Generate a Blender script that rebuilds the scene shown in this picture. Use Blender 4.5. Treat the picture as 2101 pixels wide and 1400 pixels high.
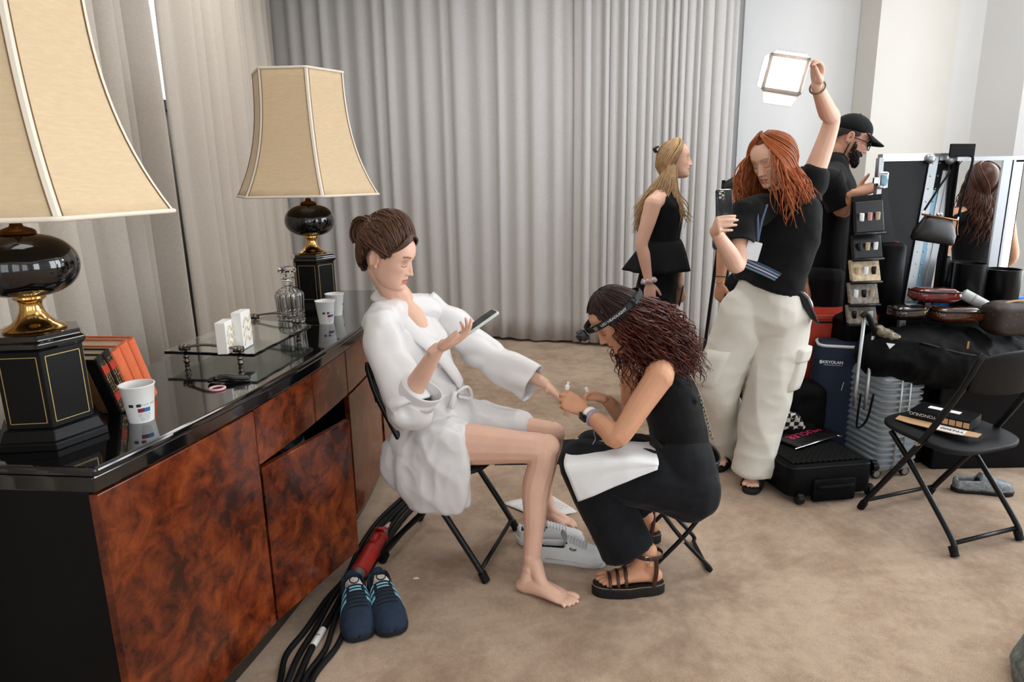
import bpy, bmesh, math, random
import numpy as np
from mathutils import Vector, Matrix, noise, Quaternion

for _o in list(bpy.data.objects):
    bpy.data.objects.remove(_o, do_unlink=True)
scene = bpy.context.scene
COL = scene.collection
random.seed(7)
RNG = np.random.default_rng(7)
PI = math.pi

# ------------------------------------------------------------------ camera
CAM_H, PITCH, ROLL, FPX, IW, IH = 1.5, math.radians(13.5), math.radians(1.0), 1400.0, 2101.0, 1400.0
_f = Vector((0, math.cos(PITCH), -math.sin(PITCH)))
_u0 = Vector((0, math.sin(PITCH), math.cos(PITCH)))
_r0 = Vector((1, 0, 0))
_r = _r0 * math.cos(ROLL) - _u0 * math.sin(ROLL)
_u = _u0 * math.cos(ROLL) + _r0 * math.sin(ROLL)
CAM = Vector((0, 0, CAM_H))
cam_data = bpy.data.cameras.new('camera')
cam_data.sensor_fit = 'HORIZONTAL'
cam_data.sensor_width = 36.0
cam_data.lens = 36.0 * FPX / IW
cam_data.clip_start = 0.05
cam = bpy.data.objects.new('camera', cam_data)
COL.objects.link(cam)
_m = Matrix((( _r.x, _u.x, -_f.x, CAM.x), (_r.y, _u.y, -_f.y, CAM.y), (_r.z, _u.z, -_f.z, CAM.z), (0, 0, 0, 1)))
cam.matrix_world = _m
scene.camera = cam

# ------------------------------------------------------------------ world, daylight through the windows, exposure
world = bpy.data.worlds.new('world')
scene.world = world
world.use_nodes = True
world.node_tree.nodes['Background'].inputs[0].default_value = (0.75, 0.86, 1.0, 1)
world.node_tree.nodes['Background'].inputs[1].default_value = 1.0

def area_light(name, loc, target, sx, sy, power, color):
    d = bpy.data.lights.new(name, 'AREA')
    d.shape = 'RECTANGLE'; d.size = sx; d.size_y = sy; d.energy = power; d.color = color
    o = bpy.data.objects.new(name, d); COL.objects.link(o)
    o.location = loc
    o.rotation_euler = (Vector(target) - Vector(loc)).to_track_quat('-Z', 'Y').to_euler()
    return o

ROOM_X0, ROOM_X1, ROOM_Y0, ROOM_Z = -3.0, 4.6, -3.6, 3.5
# tall windows in the wall to the right and in the wall behind the camera
SIDE_WINDOWS = [(-1.75, 1.4), (2.0, 1.2), (3.3, 1.1)]
REAR_WINDOWS = [(-1.2, 1.3), (0.8, 1.3), (2.8, 1.3)]
for _y, _w in SIDE_WINDOWS:
    area_light('daylight_side', (ROOM_X1 - 0.06, _y, 1.75), (0, _y, 1.75), _w, 2.5, 104, (0.90, 0.95, 1.0))
for _x, _w in REAR_WINDOWS:
    area_light('daylight_rear', (_x, ROOM_Y0 + 0.06, 1.75), (_x, 5, 1.75), _w, 2.5, 34, (0.92, 0.96, 1.0))

# unseen ceiling panels, added to brighten the curtains and back of the room
CEILING_FILLS = [(-1.0, 4.6), (1.2, 4.2), (3.2, 3.6), (-0.6, 1.6), (2.0, 1.0)]
for _x, _y in CEILING_FILLS:
    area_light('added_ceiling_fill', (_x, _y, ROOM_Z - 0.06), (_x, _y, 0), 1.5, 0.9, 32 if _y > 3 else 15, (1.0, 0.97, 0.93))

scene.view_settings.view_transform = 'Standard'
scene.view_settings.look = 'None'
scene.view_settings.gamma = 1.0
scene.view_settings.use_curve_mapping = False
scene.view_settings.exposure = -0.45
try:
    scene.cycles.use_denoising = True
    scene.cycles.max_bounces = 8
    scene.cycles.diffuse_bounces = 4
    scene.cycles.glossy_bounces = 4
    scene.cycles.transmission_bounces = 8
    scene.cycles.sample_clamp_indirect = 6.0
except Exception:
    pass
# ------------------------------------------------------------------ placing: a point of the room seen along a given direction
def _ray(px, py):
    return _f + _r * ((px - IW / 2) / FPX) - _u * ((py - IH / 2) / FPX)
def atZ(px, py, z=0.0):
    d = _ray(px, py); return CAM + d * ((z - CAM_H) / d.z)
def atY(px, py, y):
    d = _ray(px, py); return CAM + d * (y / d.y)
V = Vector
def lerp(a, b, t): return a + (b - a) * t

# ------------------------------------------------------------------ materials
MATS = {}
def _new(name):
    m = bpy.data.materials.new(name); m.use_nodes = True
    nt = m.node_tree; b = nt.nodes['Principled BSDF']
    return m, nt, b
def srgb(r, g, b):
    f = lambda c: (c / 12.92 if c <= 0.04045 else ((c + 0.055) / 1.055) ** 2.4)
    return (f(r / 255), f(g / 255), f(b / 255), 1.0)
def mat(name, col, rough=0.5, metal=0.0, bump=0.0, bscale=200.0, var=0.0, vscale=8.0, spec=0.5, coat=0.0, sheen=0.0,
        emit=None, estr=0.0, trans=0.0, ior=1.45, attr=None, sss=0.0, stretch=(1, 1, 1), island=0.0, alpha=1.0):
    """plain procedural surface: colour with soft noise variation and fine noise relief"""
    if name in MATS: return MATS[name]
    m, nt, b = _new(name)
    L = nt.links.new
    c = tuple(col) if len(col) == 4 else tuple(col) + (1,)
    b.inputs['Base Color'].default_value = c
    b.inputs['Roughness'].default_value = rough
    b.inputs['Metallic'].default_value = metal
    b.inputs['Specular IOR Level'].default_value = spec
    b.inputs['Coat Weight'].default_value = coat
    b.inputs['Coat Roughness'].default_value = 0.05
    b.inputs['Sheen Weight'].default_value = sheen
    b.inputs['Transmission Weight'].default_value = trans
    b.inputs['IOR'].default_value = ior
    b.inputs['Alpha'].default_value = alpha
    if sss > 0:
        b.inputs['Subsurface Weight'].default_value = sss
        b.inputs['Subsurface Radius'].default_value = (1.0, 0.35, 0.2)
        b.inputs['Subsurface Scale'].default_value = 0.006
    if emit:
        b.inputs['Emission Color'].default_value = tuple(emit) + (1,) if len(emit) == 3 else emit
        b.inputs['Emission Strength'].default_value = estr
    tc = nt.nodes.new('ShaderNodeTexCoord')
    mp = nt.nodes.new('ShaderNodeMapping'); mp.inputs['Scale'].default_value = stretch
    L(tc.outputs['Object'], mp.inputs['Vector'])
    out = None
    if var > 0:
        n = nt.nodes.new('ShaderNodeTexNoise'); n.inputs['Scale'].default_value = vscale; n.inputs['Detail'].default_value = 5
        L(mp.outputs[0], n.inputs['Vector'])
        r = nt.nodes.new('ShaderNodeMapRange')
        r.inputs['From Min'].default_value = 0.3; r.inputs['From Max'].default_value = 0.7
        r.inputs['To Min'].default_value = 1 - var; r.inputs['To Max'].default_value = 1 + var
        L(n.outputs['Fac'], r.inputs['Value'])
        mx = nt.nodes.new('ShaderNodeMix'); mx.data_type = 'RGBA'; mx.blend_type = 'MULTIPLY'; mx.inputs[0].default_value = 1
        mx.inputs[6].default_value = c
        L(r.outputs[0], mx.inputs[7]); out = mx.outputs[2]
    if island > 0:
        g = nt.nodes.new('ShaderNodeNewGeometry')
        r2 = nt.nodes.new('ShaderNodeMapRange'); r2.inputs['To Min'].default_value = 1 - island; r2.inputs['To Max'].default_value = 1 + island
        L(g.outputs['Random Per Island'], r2.inputs['Value'])
        mx3 = nt.nodes.new('ShaderNodeMix'); mx3.data_type = 'RGBA'; mx3.blend_type = 'MULTIPLY'; mx3.inputs[0].default_value = 1
        mx3.inputs[6].default_value = c
        if out is not None: L(out, mx3.inputs[6])
        L(r2.outputs[0], mx3.inputs[7]); out = mx3.outputs[2]
    if attr:
        a = nt.nodes.new('ShaderNodeAttribute'); a.attribute_name = attr
        mx2 = nt.nodes.new('ShaderNodeMix'); mx2.data_type = 'RGBA'; mx2.blend_type = 'MULTIPLY'; mx2.inputs[0].default_value = 1
        if out is None: mx2.inputs[6].default_value = c
        else: L(out, mx2.inputs[6])
        L(a.outputs['Color'], mx2.inputs[7]); out = mx2.outputs[2]
    if out is not None: L(out, b.inputs['Base Color'])
    if bump > 0:
        n2 = nt.nodes.new('ShaderNodeTexNoise'); n2.inputs['Scale'].default_value = bscale; n2.inputs['Detail'].default_value = 3
        L(mp.outputs[0], n2.inputs['Vector'])
        bp = nt.nodes.new('ShaderNodeBump'); bp.inputs['Strength'].default_value = bump; bp.inputs['Distance'].default_value = 0.004
        L(n2.outputs['Fac'], bp.inputs['Height']); L(bp.outputs[0], b.inputs['Normal'])
    MATS[name] = m
    return m

# ------------------------------------------------------------------ mesh building
def catmull(pts, n, vals=None):
    """smooth curve through pts, n samples a span; vals: extra array interpolated the same way"""
    P = np.array([list(p) for p in pts], float)
    if vals is not None:
        Vv = np.array(vals, float)
        if Vv.ndim == 1: Vv = Vv[:, None]
        P = np.hstack([P, Vv])
    K = len(P)
    if K < 3:
        t = np.linspace(0, 1, n + 1)[:, None]; out = P[0] * (1 - t) + P[1] * t
    else:
        Q = np.vstack([2 * P[0] - P[1], P, 2 * P[-1] - P[-2]])
        res = []
        for i in range(K - 1):
            p0, p1, p2, p3 = Q[i], Q[i + 1], Q[i + 2], Q[i + 3]
            t = np.linspace(0, 1, n, endpoint=False)[:, None]
            res.append(0.5 * ((2 * p1) + (-p0 + p2) * t + (2 * p0 - 5 * p1 + 4 * p2 - p3) * t ** 2 + (-p0 + 3 * p1 - 3 * p2 + p3) * t ** 3))
        res.append(P[-1:]); out = np.vstack(res)
    if vals is None: return out
    return out[:, :3], out[:, 3:]

def frames(P, up=None, closed=False):
    """tangent, side, normal along a polyline (parallel transport, or held to up)"""
    P = np.asarray(P, float)
    if closed: T = np.roll(P, -1, 0) - np.roll(P, 1, 0)
    else: T = np.gradient(P, axis=0)
    T /= np.maximum(np.linalg.norm(T, axis=1, keepdims=True), 1e-9)
    N = np.zeros_like(P)
    if up is not None:
        u = np.asarray(up, float)
        for i in range(len(P)):
            ui = u[i] if u.ndim == 2 else u
            n = ui - T[i] * (ui @ T[i])
            if np.linalg.norm(n) < 1e-4: n = np.array([1, 0, 0]) - T[i] * T[i][0]
            N[i] = n / np.linalg.norm(n)
    else:
        a = np.array([0, 0, 1.0]) if abs(T[0][2]) < 0.9 else np.array([1.0, 0, 0])
        n = a - T[0] * (a @ T[0]); n /= np.linalg.norm(n); N[0] = n
        for i in range(1, len(P)):
            n = N[i - 1] - T[i] * (N[i - 1] @ T[i]); N[i] = n / max(np.linalg.norm(n), 1e-9)
    S = np.cross(T, N)
    return T, S, N

class MB:
    """collects shapes for ONE mesh object"""
    def __init__(s): s.v = []; s.f = []; s.n = 0; s.mi = []; s.c = []
    def add(s, verts, faces, mi=0, col=None):
        verts = np.asarray(verts, float).reshape(-1, 3); o = s.n
        s.v.append(verts); s.n += len(verts)
        for f in faces: s.f.append(tuple(int(i) + o for i in f)); s.mi.append(mi)
        s.c.append(np.tile(np.array(col if col is not None else (1, 1, 1), float), (len(verts), 1)) if (col is None or np.ndim(col) == 1) else np.asarray(col, float))
        return s
    def box(s, c, size, rot=None, mi=0):
        x, y, z = [k / 2 for k in size]
        v = np.array([(-x, -y, -z), (x, -y, -z), (x, y, -z), (-x, y, -z), (-x, -y, z), (x, -y, z), (x, y, z), (-x, y, z)])
        if rot is not None: v = v @ np.array(rot.to_3x3() if hasattr(rot, 'to_3x3') else rot).T
        return s.add(v + np.array(c), [(0, 3, 2, 1), (4, 5, 6, 7), (0, 1, 5, 4), (1, 2, 6, 5), (2, 3, 7, 6), (3, 0, 4, 7)], mi)
    def rings(s, R, cap=True, closed=False, mi=0):
        """R: (k, n, 3) rings skinned in order"""
        R = np.asarray(R, float); k, n, _ = R.shape
        fs = []
        for i in range(k if closed else k - 1):
            a, b = i * n, ((i + 1) % k) * n
            for j in range(n):
                j2 = (j + 1) % n
                fs.append((a + j, a + j2, b + j2, b + j))
        if cap and not closed:
            fs.append(tuple(range(n - 1, -1, -1))); fs.append(tuple((k - 1) * n + j for j in range(n)))
        return s.add(R.reshape(-1, 3), fs, mi)
    def grid(s, G, mi=0, closed_u=False):
        G = np.asarray(G, float); k, n, _ = G.shape
        fs = []
        for i in range(k - 1):
            for j in range(n if closed_u else n - 1):
                j2 = (j + 1) % n
                fs.append((i * n + j, i * n + j2, (i + 1) * n + j2, (i + 1) * n + j))
        return s.add(G.reshape(-1, 3), fs, mi)
    def tube(s, pts, r, n=8, cap=True, closed=False, up=None, flat=1.0, mi=0):
        P = np.array([list(p) for p in pts], float)
        T, S, N = frames(P, up, closed)
        r = np.broadcast_to(np.asarray(r, float), (len(P),))
        a = np.linspace(0, 2 * PI, n, endpoint=False)
        R = P[:, None, :] + r[:, None, None] * (np.cos(a)[None, :, None] * S[:, None, :] + flat * np.sin(a)[None, :, None] * N[:, None, :])
        return s.rings(R, cap, closed, mi)
    def lathe(s, prof, c=(0, 0, 0), n=32, cap=True, ang0=0.0, rot=None, mi=0):
        a = np.linspace(0, 2 * PI, n, endpoint=False) + ang0
        R = np.array([[(r * math.cos(t), r * math.sin(t), z) for t in a] for r, z in prof])
        if rot is not None: R = R @ np.array(rot.to_3x3() if hasattr(rot, 'to_3x3') else rot).T
        return s.rings(R + np.array(c), cap, False, mi)
    def prism(s, poly, z0, z1, mi=0):
        p = np.array(poly, float)
        R = np.array([[(x, y, z0) for x, y in p], [(x, y, z1) for x, y in p]])
        return s.rings(R, True, False, mi)
    def build(s, name, material, parent=None, smooth=False, bevel=0.0, bseg=2, auto=None, colattr=None, sub=0, loc=None, solid=0.0):
        v = np.vstack(s.v)
        if loc is None:
            lo, hi = v.min(0), v.max(0)
            loc = np.array([(lo[0] + hi[0]) / 2, (lo[1] + hi[1]) / 2, lo[2]])
        me = bpy.data.meshes.new(name)
        me.from_pydata((v - np.array(loc)).tolist(), [], s.f)
        ms = material if isinstance(material, (list, tuple)) else [material]
        for m_ in ms: me.materials.append(m_)
        if len(ms) > 1: me.polygons.foreach_set('material_index', s.mi)
        if colattr:
            at = me.attributes.new(colattr, 'FLOAT_COLOR', 'POINT')
            cc = np.vstack(s.c); cc = np.hstack([cc, np.ones((len(cc), 1))])
            at.data.foreach_set('color', cc.ravel())
        if smooth: me.polygons.foreach_set('use_smooth', [True] * len(me.polygons))
        me.update()
        if smooth and auto is not None:
            me.set_sharp_from_angle(angle=math.radians(auto))
        return link(name, me, parent, loc, bevel, bseg, sub, solid)

def link(name, me, parent=None, loc=(0, 0, 0), bevel=0.0, bseg=2, sub=0, solid=0.0):
    o = bpy.data.objects.new(name, me); COL.objects.link(o)
    l = Vector(loc)
    if parent is not None:
        o.parent = parent
        l = l - WORLD_LOC[parent.name]
    o.location = l
    WORLD_LOC[o.name] = Vector(loc)
    if solid:
        md = o.modifiers.new('thickness', 'SOLIDIFY'); md.thickness = solid; md.offset = 0
    if bevel:
        md = o.modifiers.new('bevel', 'BEVEL'); md.width = bevel; md.segments = bseg; md.limit_method = 'ANGLE'; md.angle_limit = math.radians(40)
    if sub:
        md = o.modifiers.new('sub', 'SUBSURF'); md.levels = sub; md.render_levels = sub
    return o
WORLD_LOC = {}

def thing(name, label, cat, loc, group=None):
    o = bpy.data.objects.new(name, None); COL.objects.link(o)
    o.empty_display_size = 0.1
    o.location = Vector(loc); WORLD_LOC[o.name] = Vector(loc)
    return tag(o, label, cat, group)
def tag(o, label, cat, group=None):
    o['label'] = label; o['category'] = cat
    if group: o['group'] = group
    return o
def struct(o, label=None, cat=None):
    o['kind'] = 'structure'
    if label: o['label'] = label
    if cat: o['category'] = cat
    return o
def copy_tree(o, parent=None):
    c = o.copy(); COL.objects.link(c); c.parent = parent
    WORLD_LOC[c.name] = WORLD_LOC[o.name]
    for ch in list(o.children):
        copy_tree(ch, c)
    return c

def text_shape(body, size=1.0, extrude=0.0, align='CENTER', bold=0.0, spacing=1.0):
    """flat lettering as verts/faces in the XY plane"""
    cu = bpy.data.curves.new('lettering', 'FONT'); cu.body = body; cu.size = size
    cu.align_x = align; cu.align_y = 'CENTER'; cu.extrude = extrude; cu.offset = bold; cu.resolution_u = 3
    cu.space_character = spacing
    o = bpy.data.objects.new('lettering', cu); COL.objects.link(o)
    dg = bpy.context.evaluated_depsgraph_get()
    me = bpy.data.meshes.new_from_object(o.evaluated_get(dg))
    v = np.array([tuple(x.co) for x in me.vertices]).reshape(-1, 3); f = [tuple(p.vertices) for p in me.polygons]
    bpy.data.objects.remove(o); bpy.data.curves.remove(cu); bpy.data.meshes.remove(me)
    return v, f
def text_on(name, body, size, origin, xdir, ydir, material, parent, lift=0.0006, bold=0.0, align='CENTER', spacing=1.0, wrap=None):
    """lettering laid on a flat (or, with wrap, bent) surface"""
    v, f = text_shape(body, size, 0, align, bold, spacing)
    if len(v) == 0: return None
    if wrap is None:
        x = np.array(Vector(xdir).normalized()); y = np.array(Vector(ydir).normalized()); n = np.cross(x, y)
        w = np.array(origin) + v[:, :1] * x + v[:, 1:2] * y + n * lift
    else:
        w = np.array([wrap(a, b) for a, b, _ in v])
    mb = MB(); mb.add(w, f)
    return mb.build(name, material, parent)

def rect_path(hw, hh, r, n=4):
    """rounded rectangle outline, 2D"""
    out = []
    for cx, cy, a0 in ((hw - r, hh - r, 0), (-hw + r, hh - r, 90), (-hw + r, -hh + r, 180), (hw - r, -hh + r, 270)):
        for i in range(n + 1):
            a = math.radians(a0 + 90 * i / n); out.append((cx + r * math.cos(a), cy + r * math.sin(a)))
    return np.array(out)
def slab(mb, origin, xd, yd, nd, hw, hh, r, t, n=4, mi=0, edge=0.0):
    """rounded slab: outline in (xd, yd), thickness t along nd"""
    p = rect_path(hw, hh, r, n); o = np.array(origin, float); xd, yd, nd = [np.array(Vector(k).normalized()) for k in (xd, yd, nd)]
    def ring(sc, h):
        q = p - np.sign(p) * sc
        return o + q[:, :1] * xd + q[:, 1:] * yd + nd * h
    if edge > 0: R = [ring(edge, -t / 2), ring(0, -t / 2 + edge), ring(0, t / 2 - edge), ring(edge, t / 2)]
    else: R = [ring(0, -t / 2), ring(0, t / 2)]
    mb.rings(np.array(R), True, False, mi)
    return mb
def rotm(axis, deg): return np.array(Matrix.Rotation(math.radians(deg), 3, axis))
def basis(x=None, z=None, y=None):
    """3x3 with columns x, y, z from two given directions (first is kept)"""
    if z is not None and x is not None:
        z = Vector(z).normalized(); x = Vector(x); x = (x - z * x.dot(z)).normalized(); y = z.cross(x)
    elif y is not None and z is not None:
        y = Vector(y).normalized(); z = Vector(z); z = (z - y * z.dot(y)).normalized(); x = y.cross(z)
    return np.array([[x[i], y[i], z[i]] for i in range(3)])
# ================================================================== THE ROOM
def carpet_material():
    m, nt, b = _new('beige_carpet'); L = nt.links.new
    tc = nt.nodes.new('ShaderNodeTexCoord')
    def nz(scale, detail, rough=0.6):
        n = nt.nodes.new('ShaderNodeTexNoise'); n.inputs['Scale'].default_value = scale; n.inputs['Detail'].default_value = detail
        n.inputs['Roughness'].default_value = rough; L(tc.outputs['Object'], n.inputs['Vector']); return n
    a, c, g = nz(3.4, 7, 0.7), nz(300, 3), nz(26, 6, 0.75)
    r1 = nt.nodes.new('ShaderNodeValToRGB'); L(a.outputs['Fac'], r1.inputs[0])
    r1.color_ramp.elements[0].position = 0.36; r1.color_ramp.elements[0].color = srgb(164, 138, 116)
    r1.color_ramp.elements[1].position = 0.60; r1.color_ramp.elements[1].color = srgb(198, 174, 151)
    r2 = nt.nodes.new('ShaderNodeMapRange'); L(c.outputs['Fac'], r2.inputs[0])
    r2.inputs['From Min'].default_value = 0.25; r2.inputs['From Max'].default_value = 0.75; r2.inputs['To Min'].default_value = 0.66; r2.inputs['To Max'].default_value = 1.24
    r3 = nt.nodes.new('ShaderNodeMapRange'); L(g.outputs['Fac'], r3.inputs[0])
    r3.inputs['From Min'].default_value = 0.3; r3.inputs['From Max'].default_value = 0.7; r3.inputs['To Min'].default_value = 0.84; r3.inputs['To Max'].default_value = 1.08
    m1 = nt.nodes.new('ShaderNodeMix'); m1.data_type = 'RGBA'; m1.blend_type = 'MULTIPLY'; m1.inputs[0].default_value = 1
    L(r1.outputs[0], m1.inputs[6]); L(r2.outputs[0], m1.inputs[7])
    m2 = nt.nodes.new('ShaderNodeMix'); m2.data_type = 'RGBA'; m2.blend_type = 'MULTIPLY'; m2.inputs[0].default_value = 1
    L(m1.outputs[2], m2.inputs[6]); L(r3.outputs[0], m2.inputs[7]); L(m2.outputs[2], b.inputs['Base Color'])
    b.inputs['Roughness'].default_value = 0.95; b.inputs['Specular IOR Level'].default_value = 0.1; b.inputs['Sheen Weight'].default_value = 0.15
    bp = nt.nodes.new('ShaderNodeBump'); bp.inputs['Strength'].default_value = 0.7; bp.inputs['Distance'].default_value = 0.004
    L(c.outputs['Fac'], bp.inputs['Height']); L(bp.outputs[0], b.inputs['Normal'])
    return m

M_WALL = mat('white_wall_paint', srgb(226, 228, 230), 0.85, bump=0.15, bscale=300, var=0.015, vscale=3)
M_WALL_WARM = mat('warm_white_wall_paint', srgb(221, 219, 214), 0.85, bump=0.15, bscale=300, var=0.015, vscale=3)
M_CEIL = mat('ceiling_paint', srgb(225, 225, 222), 0.9, bump=0.1, bscale=200)

mb = MB(); mb.box((0.6, 2.2, -0.05), (9.4, 12.4, 0.1)); struct(mb.build('floor', carpet_material()))
mb = MB(); mb.box((0.6, 2.2, ROOM_Z + 0.05), (9.4, 12.4, 0.1)); struct(mb.build('ceiling', M_CEIL))

def wall_strip(name, pts, material, thick=0.08, z1=ROOM_Z):
    """upright wall along plan points; thickness away from the room"""
    mb = MB()
    P = [Vector((x, y)) for x, y in pts]
    for a, b in zip(P[:-1], P[1:]):
        d = (b - a).normalized(); n = Vector((-d.y, d.x)) * thick
        poly = [a, b, b + n, a + n]
        mb.prism([(p.x, p.y) for p in poly], 0, z1)
    return struct(mb.build(name, material))

# curtain rails in plan: the left run passes behind the sideboard, the back run crosses the room
LEFT_A, LEFT_B = Vector((-1.48, 0.3)), Vector((-2.25, 6.95))
BACK_B = Vector((1.95, 5.70))
def on_line(px, a, b):
    d = _ray(px, 362); d2 = Vector((d.x, d.y))
    e = b - a
    # a + t e = s d2
    det = e.x * -d2.y + e.y * d2.x
    t = (-a.x * -d2.y - a.y * d2.x) / det
    return a + e * t
lw0, lw1 = LEFT_A + Vector((-0.28, -0.6)), LEFT_B + Vector((-0.28, 0.28))
wall_strip('wall_left', [(lw0.x, lw0.y - 3.4), (lw0.x, lw0.y), (lw1.x, lw1.y)], M_WALL_WARM)
bw1 = BACK_B + Vector((0.08, 0.22))
wall_strip('wall_back', [(lw1.x, lw1.y), (bw1.x, bw1.y)], M_WALL)
# white wall right of the curtain, with a pier and splayed corner
q0 = bw1; q1 = atY(1757, 200, 5.62); q2 = atY(1790, 200, 5.42); q3 = atY(1947, 200, 5.30); q4 = atY(2000, 200, 5.22); q5 = atY(2096, 200, 4.85)
wall_strip('wall_right_back', [(bw1.x - 0.12, bw1.y + 0.0), (q1.x + 0.3, q1.y - 0.02)], M_WALL)
wall_strip('wall_pier', [(q1.x, q1.y + 0.05), (q2.x, q2.y), (q3.x, q3.y)], M_WALL_WARM)
wall_strip('wall_splay', [(q3.x, q3.y), (q4.x, q4.y)], M_WALL)
wall_strip('wall_corner', [(q4.x, q4.y), (q5.x, q5.y), (ROOM_X1, 3.9)], M_WALL)
wall_strip('wall_right', [(ROOM_X1, 3.9), (ROOM_X1, ROOM_Y0)], M_WALL)
wall_strip('wall_rear', [(ROOM_X1, ROOM_Y0), (-2.0, ROOM_Y0)], M_WALL)

# tall windows with mullions where the daylight comes in
M_FRAME = mat('white_window_frame', srgb(235, 236, 236), 0.4)
def window_frame(name, c, axis, w, h, proud):
    mb = MB()
    for i in range(4):
        o = -w / 2 + w * i / 3; sz = 0.05
        if axis == 'y': mb.box((c[0] - proud, c[1] + o, c[2]), (0.05, sz, h + 0.05))
        else: mb.box((c[0] + o, c[1] + proud, c[2]), (sz, 0.05, h + 0.05))
    for i in range(5):
        o = -h / 2 + h * i / 4
        if axis == 'y': mb.box((c[0] - proud, c[1], c[2] + o), (0.04, w, 0.045))
        else: mb.box((c[0], c[1] + proud, c[2] + o), (w, 0.04, 0.045))
    return struct(mb.build(name, M_FRAME))
for i, (y, w) in enumerate(SIDE_WINDOWS): window_frame('window_%d' % (i + 2), (ROOM_X1, y, 1.75), 'y', w, 2.5, 0.10)
for i, (x, w) in enumerate(REAR_WINDOWS): window_frame('window_%d' % (i + 5), (x, ROOM_Y0, 1.75), 'x', w, 2.5, 0.10)

M_FILLFRAME = mat('added_fill_frame', srgb(230, 230, 228), 0.5)  # frames round the added ceiling fill lights, out of view
for i, (x, y) in enumerate(CEILING_FILLS):
    mb = MB()
    for sx, sy, w, h in ((0, 0.48, 1.6, 0.05), (0, -0.48, 1.6, 0.05), (0.78, 0, 0.05, 1.0), (-0.78, 0, 0.05, 1.0)): mb.box((x + sx, y + sy, ROOM_Z - 0.04), (w, h, 0.08))
    struct(mb.build('trim_%d' % (i + 2), M_FILLFRAME))

# window behind the left curtain, seen through the gap
gapP = on_line(338, LEFT_A, LEFT_B)
e_l = (LEFT_B - LEFT_A).normalized(); n_l = Vector((e_l.y, -e_l.x))       # n_l points into the room
wc = gapP - n_l * 0.20 + e_l * 0.55
M_SKYPANE = mat('daylit_pane', (0.8, 0.9, 1.0), 0.3, emit=(0.86, 0.93, 1.0), estr=2.2)
M_GREYFRAME = mat('grey_window_frame', srgb(88, 94, 98), 0.5)
mb = MB()
Rl = np.array([[e_l.x, n_l.x, 0], [e_l.y, n_l.y, 0], [0, 0, 1]])
WSILL = atY(350, 178, gapP.y).z
for dx in (-0.85, 0.85): mb.box((wc.x + e_l.x * dx, wc.y + e_l.y * dx, (WSILL + 3.3) / 2), (0.06, 0.06, 3.3 - WSILL), Rl)
mb.box((wc.x, wc.y, WSILL - 0.03), (1.76, 0.10, 0.06), Rl); mb.box((wc.x, wc.y, 3.3), (1.76, 0.06, 0.06), Rl)
w1 = struct(mb.build('window_1', M_GREYFRAME))
mb = MB(); mb.box((wc.x, wc.y, (WSILL + 3.3) / 2), (1.66, 0.01, 3.3 - WSILL), Rl); mb.build('pane', M_SKYPANE, w1)
mb = MB(); mb.box((wc.x, wc.y, (WSILL - 0.06) / 2), (1.76, 0.03, WSILL - 0.06), Rl); struct(mb.build('trim_1', M_WALL_WARM))

# ------------------------------------------------------------------ curtains
def curtain_mat(name, col):
    m, nt, b = _new(name); L = nt.links.new
    tc = nt.nodes.new('ShaderNodeTexCoord')
    def nz(sc, st, det=3):
        mp = nt.nodes.new('ShaderNodeMapping'); mp.inputs['Scale'].default_value = st; L(tc.outputs['Object'], mp.inputs[0])
        n = nt.nodes.new('ShaderNodeTexNoise'); n.inputs['Scale'].default_value = sc; n.inputs['Detail'].default_value = det; L(mp.outputs[0], n.inputs['Vector']); return n
    a, c = nz(60, (1, 1, 9)), nz(60, (8, 8, 1))
    ad = nt.nodes.new('ShaderNodeMath'); ad.operation = 'ADD'; L(a.outputs['Fac'], ad.inputs[0]); L(c.outputs['Fac'], ad.inputs[1])
    r = nt.nodes.new('ShaderNodeMapRange'); r.inputs['From Min'].default_value = 0.6; r.inputs['From Max'].default_value = 1.4; r.inputs['To Min'].default_value = 0.86; r.inputs['To Max'].default_value = 1.12
    L(ad.outputs[0], r.inputs[0])
    mx = nt.nodes.new('ShaderNodeMix'); mx.data_type = 'RGBA'; mx.blend_type = 'MULTIPLY'; mx.inputs[0].default_value = 1; mx.inputs[6].default_value = col
    L(r.outputs[0], mx.inputs[7]); L(mx.outputs[2], b.inputs['Base Color'])
    b.inputs['Roughness'].default_value = 0.9; b.inputs['Specular IOR Level'].default_value = 0.15; b.inputs['Sheen Weight'].default_value = 0.2
    bp = nt.nodes.new('ShaderNodeBump'); bp.inputs['Strength'].default_value = 0.25; bp.inputs['Distance'].default_value = 0.002
    L(ad.outputs[0], bp.inputs['Height']); L(bp.outputs[0], b.inputs['Normal'])
    return m
M_CURT = curtain_mat('warm_lit_linen_curtain', srgb(192, 183, 172))  # same linen; the warmer light on the left run is put into this colour
M_CURT2 = curtain_mat('grey_linen_curtain', srgb(199, 198, 198))
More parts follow.
